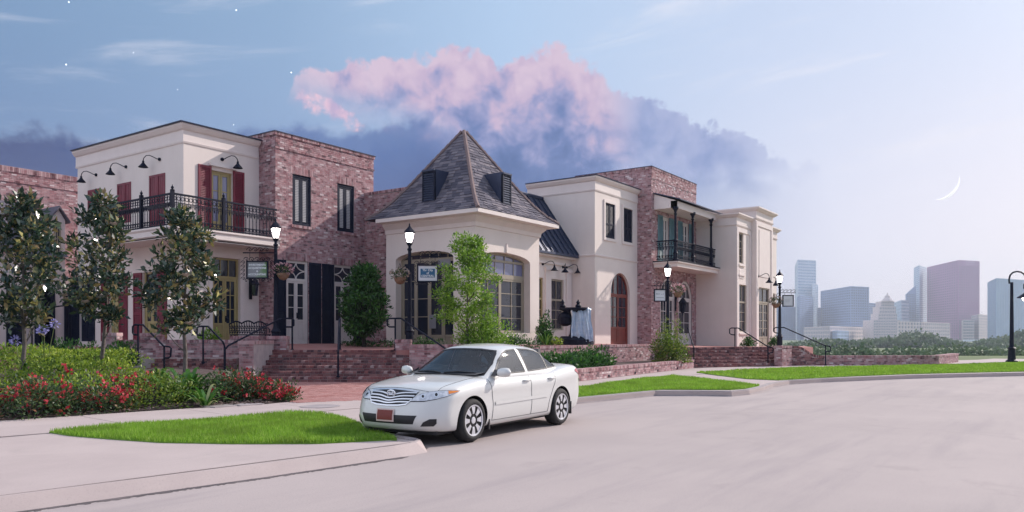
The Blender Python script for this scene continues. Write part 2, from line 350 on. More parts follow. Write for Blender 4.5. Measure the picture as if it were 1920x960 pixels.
# ---------------------------------------------------------------- building kit
def arch_z(u, u0, u1, zs, rise):
    """height of an arch crown line over a span (semi-ellipse)"""
    c = (u0 + u1) / 2; h = (u1 - u0) / 2; q = max(0.0, 1 - ((u - c) / h) ** 2); return zs + rise * math.sqrt(q)
def wall(mb, fc, u0, u1, z0, z1, holes=(), depth=0.25, t=0.5):
    """wall skin with recessed openings; holes: (u0,u1,z0,z1[,rise]) rise = arch on top"""
    us = sorted({u0, u1, *[h[0] for h in holes], *[h[1] for h in holes]}); zs = sorted({z0, z1, *[h[2] for h in holes], *[h[3] + (h[4] if len(h) > 4 else 0) for h in holes]})
    us = [u for u in us if u0 <= u <= u1]; zs = [z for z in zs if z0 <= z <= z1]
    for i in range(len(us) - 1):
        for j in range(len(zs) - 1):
            cu, cz = (us[i] + us[i + 1]) / 2, (zs[j] + zs[j + 1]) / 2
            if any(h[0] < cu < h[1] and h[2] < cz < h[3] + (h[4] if len(h) > 4 else 0) for h in holes): continue
            mb.add([fc.P(us[i], zs[j]), fc.P(us[i + 1], zs[j]), fc.P(us[i + 1], zs[j + 1]), fc.P(us[i], zs[j + 1])], [(0, 1, 2, 3)], t)
    for h in holes:
        a, b, c, d = h[:4]; r = h[4] if len(h) > 4 else 0
        path = [(a, c), (a, d)]
        if r:
            N = 16; arc = [(a + (b - a) * (1 - math.cos(math.pi * k / N)) / 2, 0) for k in range(N + 1)]; arc = [(u, arch_z(u, a, b, d, r)) for u, _ in arc]
            for k in range(N):
                p, q = arc[k], arc[k + 1]; mb.add([fc.P(*p), fc.P(*q), fc.P(q[0], d + r), fc.P(p[0], d + r)], [(0, 1, 2, 3)], t)
            path += arc[1:]
        else: path.append((b, d))
        path += [(b, c), (a, c)]
        for p, q in zip(path, path[1:]):
            if abs(p[0] - q[0]) + abs(p[1] - q[1]) < 1e-6: continue
            mb.add([fc.P(*p), fc.P(*q), fc.P(*q, -depth), fc.P(*p, -depth)], [(0, 1, 2, 3)], t)
BL, BH, BG = 0.215, 0.078, 0.012
def bricks(mb, fc, u0, u1, z0, z1, holes=(), n0=-0.01, n1=0.008, pale=0.10, shift=0.0):
    """real bricks in running bond, clipped at openings"""
    k0 = 0; z = z0
    while z < z1 - 0.02:
        zt = min(z + BH - BG, z1); cz = (z + zt) / 2
        cut = []
        for h in holes:
            r = h[4] if len(h) > 4 else 0
            if h[2] < cz < h[3] + r:
                a, b = h[0], h[1]
                if cz > h[3]:
                    q = math.sqrt(max(0, 1 - ((cz - h[3]) / r) ** 2)); c = (a + b) / 2; w = (b - a) / 2 * q; a, b = c - w, c + w
                cut.append((a, b))
        u = u0 - (BL / 2 if k0 % 2 else 0) - shift
        while u < u1:
            a, b = max(u, u0), min(u + BL - BG, u1); segs = [(a, b)]
            for c in cut:
                segs = [s for p, q in segs for s in ((p, min(q, c[0])), (max(p, c[1]), q)) if s[1] - s[0] > 0.02]
            for p, q in segs:
                if q - p < 0.02: continue
                x = RND.random(); t = RND.uniform(.90, 1.0) if x < pale * .7 else (RND.uniform(.05, .25) if x < pale * .7 + .12 else RND.uniform(.30, .82))
                m = n1 + RND.uniform(-.004, .004)
                mb.hexa([fc.P(p, z, m), fc.P(q, z, m), fc.P(q, zt, m), fc.P(p, zt, m), fc.P(p, z, n0), fc.P(q, z, n0), fc.P(q, zt, n0), fc.P(p, zt, n0)], t, skip=(1,))
            u += BL
        z += BH; k0 += 1
def rowlock(mb, fc, u0, u1, z0, z1, n0, n1, w=0.085):
    """bricks on edge, for caps, sills and flat arches"""
    n = max(1, round((u1 - u0) / w)); w = (u1 - u0) / n
    for i in range(n):
        mb.fbox(fc, u0 + i * w + .006, u0 + (i + 1) * w - .006, z0, z1, n0, n1 + RND.uniform(-.004, .004), RND.uniform(.1, .9))
def glazing(parent, fc, u0, u1, z0, z1, cols, rows, fm, name='window', n=-0.14, leaves=1, fw=0.07, mw=0.03, panel=0.0, rise=0.0, transom=0.0, gl='glass', handle=False, tcols=None, spandrel=None):
    """framed window or door: frame mesh with one child per pane; panel = height of a solid foot, rise = arched head, transom = fanlight height"""
    fb = MB(); M = MATS[fm]; panes = []
    zt = z1                                                # springing line
    fb.fbox(fc, u0, u0 + fw, z0, zt, n - .05, n + .03); fb.fbox(fc, u1 - fw, u1, z0, zt, n - .05, n + .03); fb.fbox(fc, u0 + fw, u1 - fw, z0, z0 + fw, n - .05, n + .03)
    if rise:
        N = 18
        for k in range(N):
            t0, t1 = math.pi * (1 - k / N), math.pi * (1 - (k + 1) / N); c = (u0 + u1) / 2; w = (u1 - u0) / 2
            p = lambda t, q: (c + (w - q) * math.cos(t), zt + max(0.0, rise - q) * math.sin(t))
            fb.ext(fc, [p(t0, 0), p(t1, 0), p(t1, fw), p(t0, fw)], n - .05, n + .03)
        fb.fbox(fc, u0 + fw, u1 - fw, zt - fw / 2, zt + fw / 2, n - .05, n + .028)
        tc = tcols or cols; w = (u1 - u0 - 2 * fw) / tc
        for i in range(tc):
            a, b = u0 + fw + i * w, u0 + fw + (i + 1) * w
            if i: fb.fbox(fc, a - mw / 2, a + mw / 2, zt + fw / 2, arch_z(a, u0 + fw, u1 - fw, zt, rise - fw) , n - .03, n + .02)
            poly = [(a + mw / 2, zt + fw / 2), (b - mw / 2, zt + fw / 2)] + [(q, max(zt + fw / 2 + .005, arch_z(q, u0 + fw, u1 - fw, zt, rise - fw))) for q in (b - mw / 2, (a + b) / 2, a + mw / 2)]
            panes.append(poly)
    else: fb.fbox(fc, u0 + fw, u1 - fw, zt - fw, zt, n - .05, n + .03)
    top = zt - (fw / 2 if rise else fw)
    if transom:
        zb = top - transom; fb.fbox(fc, u0 + fw, u1 - fw, zb - .1, zb, n - .05, n + .035)
        if spandrel == 'circles':
            panes.append([(u0 + fw, zb), (u1 - fw, zb), (u1 - fw, top), (u0 + fw, top)])
            c, zc, hw, hh = (u0 + u1) / 2, (zb + top) / 2, (u1 - u0) / 2 - fw, (top - zb) / 2
            for (cx, cz) in ((c - hw, zb), (c + hw, zb), (c - hw, top), (c + hw, top)):
                pts = []
                for k in range(9):
                    a = math.pi / 2 * k / 8; pts.append(fc.P(cx + math.copysign(hw * .97 * math.cos(a), c - cx), cz + math.copysign(hh * .97 * math.sin(a), zc - cz), n + .012))
                fb.tube(pts, .022, 5)
        else:
            tc = tcols or cols; w = (u1 - u0 - 2 * fw) / tc
            for i in range(tc):
                a, b = u0 + fw + i * w, u0 + fw + (i + 1) * w
                if i: fb.fbox(fc, a - mw / 2, a + mw / 2, zb, top, n - .03, n + .02)
                panes.append([(a + mw / 2, zb), (b - mw / 2, zb), (b - mw / 2, top), (a + mw / 2, top)])
        top = zb - .1
    lw = (u1 - u0 - 2 * fw) / leaves; bot = z0 + fw; st = 0.085 if leaves > 1 or panel else 0.0
    for q in range(leaves):
        a0, a1 = u0 + fw + q * lw, u0 + fw + (q + 1) * lw
        zb = bot + panel
        if st:
            fb.fbox(fc, a0 + .004, a0 + st, bot, top, n - .045, n + .015); fb.fbox(fc, a1 - st, a1 - .004, bot, top, n - .045, n + .015)
            fb.fbox(fc, a0 + st, a1 - st, top - st, top, n - .045, n + .015); fb.fbox(fc, a0 + st, a1 - st, zb - st, zb, n - .045, n + .015)
            if panel:
                fb.fbox(fc, a0 + st, a1 - st, bot, bot + .1, n - .045, n + .015); fb.fbox(fc, a0 + st, a1 - st, bot + .1, zb - st, n - .045, n - .012)
                fb.fbox(fc, a0 + st + .05, a1 - st - .05, bot + .15, zb - st - .05, n - .012, n + .004)
        c0, c1, r0, r1 = a0 + st, a1 - st, zb, top - st
        cw, rh = (c1 - c0) / cols, (r1 - r0) / rows
        for i in range(cols):
            if i: fb.fbox(fc, c0 + i * cw - mw / 2, c0 + i * cw + mw / 2, r0, r1, n - .03, n + .008)
            for j in range(rows):
                if j and not i: fb.fbox(fc, c0, c1, r0 + j * rh - mw / 2, r0 + j * rh + mw / 2, n - .03, n + .006)
                panes.append([(c0 + i * cw + (mw / 2 if i else 0), r0 + j * rh + (mw / 2 if j else 0)), (c0 + (i + 1) * cw - (mw / 2 if i < cols - 1 else 0), r0 + j * rh + (mw / 2 if j else 0)), (c0 + (i + 1) * cw - (mw / 2 if i < cols - 1 else 0), r0 + (j + 1) * rh - (mw / 2 if j < rows - 1 else 0)), (c0 + i * cw + (mw / 2 if i else 0), r0 + (j + 1) * rh - (mw / 2 if j < rows - 1 else 0))])
    fo = fb.build(name, M, parent)
    for p in panes:
        pb = MB(); pb.ext(fc, p, n - .03, n - .018); pb.build('pane', MATS[gl], fo)
    if handle:
        hb = MB(); c = (u0 + u1) / 2; hb.fbox(fc, c + .03, c + .06, bot + panel + .05, bot + panel + .28, n + .015, n + .05); hb.tube([fc.P(c + .045, bot + panel + .17, n + .04), fc.P(c + .045, bot + panel + .17, n + .09), fc.P(c + .15, bot + panel + .17, n + .09)], .014); hb.build('handle', MATS['iron'], fo)
    return fo
def shutter(parent, fc, u0, u1, z0, z1, m, n=0.0, ang=0.0, planks=False):
    """louvred (or planked) shutter leaf lying on the wall"""
    b = MB(); fw = min(.075, (u1 - u0) * .2); zc = (z0 + z1) / 2 - .1 * (z1 - z0)
    b.fbox(fc, u0, u0 + fw, z0, z1, n + .004, n + .05); b.fbox(fc, u1 - fw, u1, z0, z1, n + .004, n + .05)
    for a, c in ((z0, z0 + .11), (zc - .05, zc + .05), (z1 - .09, z1)): b.fbox(fc, u0 + fw, u1 - fw, a, c, n + .004, n + .048)
    b.fbox(fc, u0 + fw, u1 - fw, z0 + .11, z1 - .09, n + .004, n + .012)
    if planks:
        k = max(2, round((u1 - u0 - 2 * fw) / .12)); w = (u1 - u0 - 2 * fw) / k
        for i in range(k): b.fbox(fc, u0 + fw + i * w + .008, u0 + fw + (i + 1) * w - .008, z0 + .11, z1 - .09, n + .012, n + .032)
    else:
        for a, c in ((z0 + .11, zc - .05), (zc + .05, z1 - .09)):
            k = max(2, int((c - a) / .062)); s = (c - a) / k
            for i in range(k):
                z = a + i * s
                b.hexa([fc.P(u0 + fw, z, n + .044), fc.P(u1 - fw, z, n + .044), fc.P(u1 - fw, z + s * .55, n + .03), fc.P(u0 + fw, z + s * .55, n + .03), fc.P(u0 + fw, z + s * .3, n + .014), fc.P(u1 - fw, z + s * .3, n + .014), fc.P(u1 - fw, z + s * .85, n + .013), fc.P(u0 + fw, z + s * .85, n + .013)])
    return b.build('shutter', MATS[m], parent)
def swag_lamp(parent, fc, u, z, du=-.55, n=.0, s=1.0):
    """gooseneck wall lamp: plate, curved arm, bell shade; du = which way along the wall the shade hangs"""
    b = MB(); P = fc.P
    pl = [P(u, z, n), P(u, z, n + .05)]
    b.tube(pl, .09 * s, 10)
    arm = [(0, 0, .05), (.10, .02, .14), (.28, .12, .26), (.5, .20, .36), (.74, .19, .44), (.92, .08, .48), (1.0, -.04, .48)]
    b.tube([P(u + du * a, z + c * s, n + e * s) for a, c, e in arm], .022 * s, 7)
    o = b.build('gooseneck_lamp', MATS['iron'], parent, smooth=True)
    e = P(u + du, z - .04 * s, n + .48 * s); sb = MB()
    sb.lathe([(.03 * s, .0), (.055 * s, -.03 * s), (.06 * s, -.12 * s), (.10 * s, -.18 * s), (.24 * s, -.34 * s), (.25 * s, -.36 * s), (.23 * s, -.36 * s), (.09 * s, -.2 * s)], e, 14)
    sb.build('lamp_shade', MATS['iron'], o, smooth=True)
    return o
def cornice(mb, pts, z0, prof):
    """moulding run along a polyline of plan points (outward side to the right of travel); prof: (out, dz)"""
    pts = [Vector((p[0], p[1], 0)) for p in pts]; off = []
    for i, p in enumerate(pts):
        ds = []
        if i: ds.append((p - pts[i - 1]).normalized())
        if i < len(pts) - 1: ds.append((pts[i + 1] - p).normalized())
        ns = [Vector((d.y, -d.x, 0)) for d in ds]
        nn = sum(ns, Vector()) ; nn = nn / max(1e-6, nn.length); k = 1 / max(.3, nn.dot(ns[0])); off.append(nn * k)
    vs = []; fs = []; m = len(prof)
    for p, o in zip(pts, off):
        for q, dz in prof: vs.append((p.x + o.x * q, p.y + o.y * q, z0 + dz))
    for i in range(len(pts) - 1):
        for j in range(m - 1): fs.append((i * m + j, (i + 1) * m + j, (i + 1) * m + j + 1, i * m + j + 1))
    fs.append(tuple(range(m))); fs.append(tuple((len(pts) - 1) * m + j for j in range(m - 1, -1, -1)))
    mb.add(vs, fs)
CORN = [(-.02, -.62), (.03, -.62), (.05, -.55), (.03, -.54), (.03, -.16), (.10, -.12), (.16, -.04), (.19, 0), (.19, .07), (-.3, .07)]
def scroll(mb, fc, u, z, n, s, r=.012, flip=1):
    """small iron C-scroll"""
    pts = [fc.P(u + flip * s * (.5 - .5 * math.exp(-k * .16) * math.cos(k * .62)), z + s * .5 * math.exp(-k * .16) * math.sin(k * .62), n) for k in range(14)]
    mb.tube(pts, r, 4)
def railing(parent, fc, u0, u1, z0, z1, n, posts=(), step=.155):
    """wrought iron balcony rail: rails, posts, one child per baluster with ring and spear ornament"""
    b = MB(); P = fc.P
    for z, r in ((z0 + .07, .022), (z0 + .24, .017), (z1 - .30, .014), (z1, .032)): b.fbox(fc, u0, u1, z - r, z + r, n - r, n + r)
    ro = b.build('railing', MATS['iron'], parent)
    k = max(2, round((u1 - u0) / step)); w = (u1 - u0) / k
    bm_ = MB(); bm_.tube([P(0, 0, 0) - P(0, 0, 0) + Vector((0, 0, 0)), Vector((0, 0, z1 - z0 - .05))], .0145, 4)
    h = z1 - z0
    for zz in (.45 * h, .24): bm_.lathe([(.01, zz - .03), (.022, zz), (.01, zz + .03)], (0, 0, 0), 6)
    ud = fc.u
    for zz, rr in ((h - .30 + .12, w * .40), (.155, w * .36)):
        pts = [ud * (w / 2 + rr * math.cos(a)) + Vector((0, 0, zz + rr * math.sin(a))) for a in [math.pi * q / 8 for q in range(17)]]
        bm_.tube(pts, .0135, 4)
    pts = [ud * (w / 2)  + Vector((0, 0, h - .32)), ud * (w / 2) + Vector((0, 0, h - .44)), ud * (w / 2) + Vector((0, 0, h - .52))]; bm_.tube(pts, [.012, .03, .004], 4)
    for sg in (-1, 1): bm_.tube([ud * (w / 2) + Vector((0, 0, h - .40)), ud * (w / 2 + sg * .04) + Vector((0, 0, h - .36)), ud * (w / 2 + sg * .055) + Vector((0, 0, h - .42))], .008, 4)
    me = bm_.mesh('baluster', MATS['iron'])
    for i in range(k): inst(me, 'baluster', ro, Matrix.Translation(P(u0 + i * w, z0 + .03, n)))
    for u in posts:
        p = MB(); p.fbox(fc, u - .055, u + .055, z0 - .02, z1 + .10, n - .055, n + .055); p.lathe([(.075, 0), (.075, .03), (.03, .05), (.045, .09), (.05, .12), (.02, .16), (.004, .22)], P(u, z1 + .10, n), 10); p.build('post', MATS['iron'], ro)
    return ro

# ---------------------------------------------------------------- terrace heights
TP = [(17.6, 22.4, 1.12), (19.0, 19.6, 1.12), (21, 25.4, 1.30), (25, 24, 1.30), (24, 18.6, 1.28), (33.4, 18.6, 1.24), (38, 17.8, 1.20), (35, 16.6, 1.15), (37, 15.5, 1.05), (44, 15.2, .98), (48, 14.6, .98), (16.7, 26.4, 1.3), (12, 30, 1.2), (22, 19.0, 1.15), (51, 16, .98)]
def ZT(x, y):
    sw = sz = 0.0
    for a, b, c in TP:
        w = 1 / ((x - a) ** 2 + (y - b) ** 2 + .05) ** 1.5; sw += w; sz += w * c
    return sz / sw

# ---------------------------------------------------------------- stucco house with corner balcony
def stucco_house():
    X0, Y0, X1, Y1 = 16.7, 26.4, 20.3, 34.1; top = 9.30
    t = thing('stucco_house', 'cream two storey stucco house with wraparound iron balcony and red shutters', 'house', (X0, Y0, 0))
    fx, fy = FX(X0), FY(Y0)
    hx = []; hy = []
    def rx(px0, px1, y0, y1):                       # opening on the side wall from pixels
        pm = (px0 + px1) / 2; u1, u0 = fx.U(px0), fx.U(px1); return (u0, u1, fx.Z(pm, y1), fx.Z(pm, y0))
    def ry(px0, px1, y0, y1):
        pm = (px0 + px1) / 2; return (fy.U(px0), fy.U(px1), fy.Z(pm, y1), fy.Z(pm, y0))
    side_up = [rx(165, 188, 355, 408), rx(220, 246, 343, 418), rx(280, 310, 327, 424)]
    side_dn = [rx(268, 296, 510, 640), rx(206, 224, 518, 640), rx(150, 164, 520, 640)]
    fr_up = ry(396, 436, 322, 446); fr_dn = ry(398, 449, 484, 646)
    b = MB(); wall(b, fx, Y0, Y1, 0, top, [(h[0], h[1], h[2], h[3]) for h in side_up + side_dn], .12); wall(b, fy, X0, X1, 0, top, [fr_up, fr_dn], .16)
    b.add([(X0, Y0, top - .3), (X1, Y0, top - .3), (X1, Y1, top - .3), (X0, Y1, top - .3)], [(0, 1, 2, 3)]); b.add([(X0, Y1, 0), (X1 + 6, Y1, 0), (X1 + 6, Y1, top), (X0, Y1, top)], [(0, 1, 2, 3)])
    b.build('wall', MATS['stucco'], t)
    b = MB(); cornice(b, [(X0, Y1 + .1), (X0, Y0), (X1 - .35, Y0)], top, CORN); b.build('cornice', MATS['trim'], t)
    b = MB(); cornice(b, [(X0 - .02, Y1 + .1), (X0 - .02, Y0 - .02), (X1 - .35, Y0 - .02)], top + .075, [(-.3, 0), (.24, 0), (.25, .035), (-.3, .05)]); b.build('coping', MATS['metal_roof'], t)
    for h in side_up:
        c = (h[0] + h[1]) / 2
        for a, e in ((h[0], c), (c, h[1])): shutter(t, fx, a + .004, e - .004, h[2], h[3], 'red_paint', -.03, planks=True)
    for i, h in enumerate(side_dn):
        glazing(t, fx, *h, 1, 3, 'ochre_paint' if i < 2 else 'dark_shutter', 'door', -.1, leaves=2, panel=.7, transom=.5)
        for a, e in ((h[0] - .62, h[0] - .03), (h[1] + .03, h[1] + .62)): shutter(t, fx, a, e, h[2], h[3], 'red_paint' if i < 2 else 'dark_shutter')
    d = glazing(t, fy, *fr_up, 1, 3, 'ochre_paint', 'door', -.12, leaves=2, panel=.55, gl='glass_light', handle=True)
    for a, e in ((fy.U(371), fr_up[0] - .01), (fr_up[1] + .01, fy.U(457))): shutter(t, fy, a, e, fr_up[2], fr_up[3] + .12, 'red_paint')
    b = MB(); b.fbox(fy, fy.U(391), fy.U(441), fr_up[3] + .14, fr_up[3] + .24, .0, .13); b.build('lintel', MATS['trim'], t)
    glazing(t, fy, *fr_dn, 2, 3, 'ochre_paint', 'door', -.12, leaves=2, panel=.75, transom=.62, tcols=3, handle=True)
    b = MB(); u0, u1, z0, z1 = fr_dn
    for a, c, e, g in ((u0 - .16, u0 - .004, z0, z1 + .16), (u1 + .004, u1 + .16, z0, z1 + .16), (u0 - .003, u1 + .003, z1 + .004, z1 + .16)): b.fbox(fy, a, c, e, g, .0, .05)
    b.build('door_surround', MATS['trim'], t)
    for px, py in ((181, 328), (237, 313), (300, 299)):
        u, z = fx.pix(px, py); swag_lamp(t, fx, u, z, .55, s=.72)
    u, z = fy.pix(416, 299); swag_lamp(t, fy, u, z, .45, s=.75)
    # balcony
    zf = 5.42; o = 1.2; ye = fx.U(232) ; b = MB()
    prof = [(0, -.40), (.0, -.34), (.06, -.30), (.06, -.12), (.12, -.06), (.12, 0)]
    pl = [(X0, ye), (X0 - o, ye), (X0 - o, Y0 - o), (20.0, Y0 - o), (20.0, Y0)]
    b.prism([(X0, ye), (X0 - o, ye), (X0 - o, Y0 - o), (19.98, Y0 - o), (19.98, Y0), (X0, Y0)], zf - .38, zf - .02); cornice(b, pl[:4], zf, prof)
    sl = b.build('balcony_slab', MATS['trim'], t)
    gx, gy = FX(X0 - o), FY(Y0 - o)
    ux = gx.U(262)
    railing(t, gx, Y0 - o + .06, ye - .05, zf, zf + 1.12, -.06, (ux, ye - .1))
    railing(t, gy, X0 - o + .06, 19.95, zf, zf + 1.12, -.06, (X0 - o + .06, gy.U(421)))
    # wall lantern beside the brick pier
    u, z = fy.pix(469, 540); b = MB(); b.fbox(fy, u - .06, u + .06, z - .45, z + .45, 0, .05); b.tube([fy.P(u, z + .3, .04), fy.P(u, z + .5, .2), fy.P(u, z + .38, .3)], .02); o_ = b.build('wall_lantern', MATS['iron'], t)
    b = MB(); b.lathe([(.10, -.32), (.15, .1), (.19, .14), (.10, .28), (.03, .36)], fy.P(u, z, .3), 6); b.build('lantern_glass', MATS['glass'], o_)
    b = MB(); b.fbox(fy, fy.U(450), X1 - .34, 5.0, 5.05, .0, .03); b.build('wall_band', MATS['trim'], t)
stucco_house()

def brick_house():
    X0, Y0, X1, D = 20.0, 25.4, 25.35, 6.0; top = 9.62
    t = thing('brick_house', 'red brick two storey house with black framed windows and white doors', 'house', (X0, Y0, 0))
    fx, fy = FX(X0), FY(Y0)
    def ry(px0, px1, y0, y1):
        pm = (px0 + px1) / 2; return (fy.U(px0), fy.U(px1), fy.Z(pm, y1), fy.Z(pm, y0))
    w1, w2 = ry(548, 583, 329, 423), ry(632, 664, 347, 434); w2 = (w2[0], w2[1], w1[2], w1[3])
    d1, d2 = ry(536, 578, 489, 648), ry(626, 660, 499, 648); d2 = (d2[0], d2[0] + d1[1] - d1[0], d1[2], d1[3])
    hs = [w1, w2, d1, d2]
    b = MB(); wall(b, fy, X0, X1, 0, top, hs, .2); wall(b, fx, Y0, Y0 + D, 0, top); b.add([(X0, Y0, top), (X1, Y0, top), (X1, Y0 + D, top), (X0, Y0 + D, top)], [(0, 1, 2, 3)]); b.add([(X1, Y0, 0), (X1, Y0 + D, 0), (X1, Y0 + D, top), (X1, Y0, top)], [(0, 1, 2, 3)])
    b.build('wall', MATS['mortar'], t)
    ar = [(h[0] - .1, h[1] + .1, h[3], h[3] + .30) for h in hs]
    b = MB(); bricks(b, fy, X0, X1, 1.0, top - .62, hs + ar, pale=.13); bricks(b, fx, Y0, 26.4, .9, top - .62, pale=.15, shift=.1); bricks(b, fx, 26.4, Y0 + D, 9.3, top - .62)
    bricks(b, fy, X0 - .03, X1 + .03, top - .62, top - .54, n1=.045); bricks(b, fx, Y0 - .03, Y0 + D, top - .62, top - .54, n1=.045); bricks(b, fy, X0, X1, top - .54, top - .10, n1=.02); bricks(b, fx, Y0, Y0 + D, top - .54, top - .10, n1=.02)
    b.build('brickwork', MATS['brick'], t, kind='stuff')
    b = MB()
    for h in ar: rowlock(b, fy, *h, -.01, .012)
    for h in (w1, w2): rowlock(b, fy, h[0] - .08, h[1] + .08, h[2] - .12, h[2] - .01, -.05, .07)
    rowlock(b, fy, X0 - .05, X1 + .05, top - .10, top + .02, -.3, .06); rowlock(b, fx, Y0, Y0 + D, top - .10, top + .02, -.3, .06); b.build('brick_trim', MATS['brick'], t, kind='stuff')
    b = MB(); cornice(b, [(X0, Y0 + D), (X0, Y0), (X1, Y0), (X1, Y0 + D)], top + .025, [(-.3, 0), (.09, 0), (.09, .03), (-.3, .04)]); b.build('coping', MATS['metal_roof'], t)
    for h in (w1, w2):
        o = glazing(t, fy, *h, 1, 1, 'dark_shutter', 'window', -.06, leaves=2, fw=.10, gl='glass')
        n = 26; s = (h[3] - h[2] - .3) / n
        c = (h[0] + h[1]) / 2
        for a, e in ((h[0] + .19, c - .09), (c + .09, h[1] - .19)):
            bl = MB()
            for i in range(n): bl.fbox(fy, a, e, h[2] + .17 + i * s, h[2] + .17 + i * s + s * .8, -.072, -.06)
            bl.build('blind', MATS['blind'], o)
    for h in (d1, d2): glazing(t, fy, *h, 1, 3, 'white_paint', 'door', -.1, leaves=2, fw=.10, panel=.95, transom=.62, spandrel='circles', handle=True)
    sh = [(fy.U(517) + .02, d1[0] - .02), (d1[1] + .03, fy.U(601)), (fy.U(603.5), d2[0] - .02), (d2[1] + .03, d2[1] + .62)]
    for i, (a, e) in enumerate(sh): shutter(t, fy, a, e, d1[2] + .03, d1[3] - .02, 'dark_shutter', planks=i in (1, 2))
brick_house()

def brick_link():
    t = thing('brick_link', 'low brick link wall in shade between brick house and pyramid roofed pavilion', 'house', (24.8, 25.4, 0))
    fx = FX(24.8); top = 7.9
    b = MB(); wall(b, fx, 20.2, 25.38, 0, top); b.add([(24.8, 20.2, top), (24.8, 25.38, top), (28.8, 25.38, top), (28.8, 20.2, top)], [(0, 1, 2, 3)]); b.build('wall', MATS['mortar'], t)
    b = MB(); bricks(b, fx, 20.2, 25.39, 1.0, top - .1, pale=.08); rowlock(b, fx, 20.2, 25.39, top - .09, top + .03, -.3, .04); b.build('brickwork', MATS['brick'], t, kind='stuff')
brick_link()

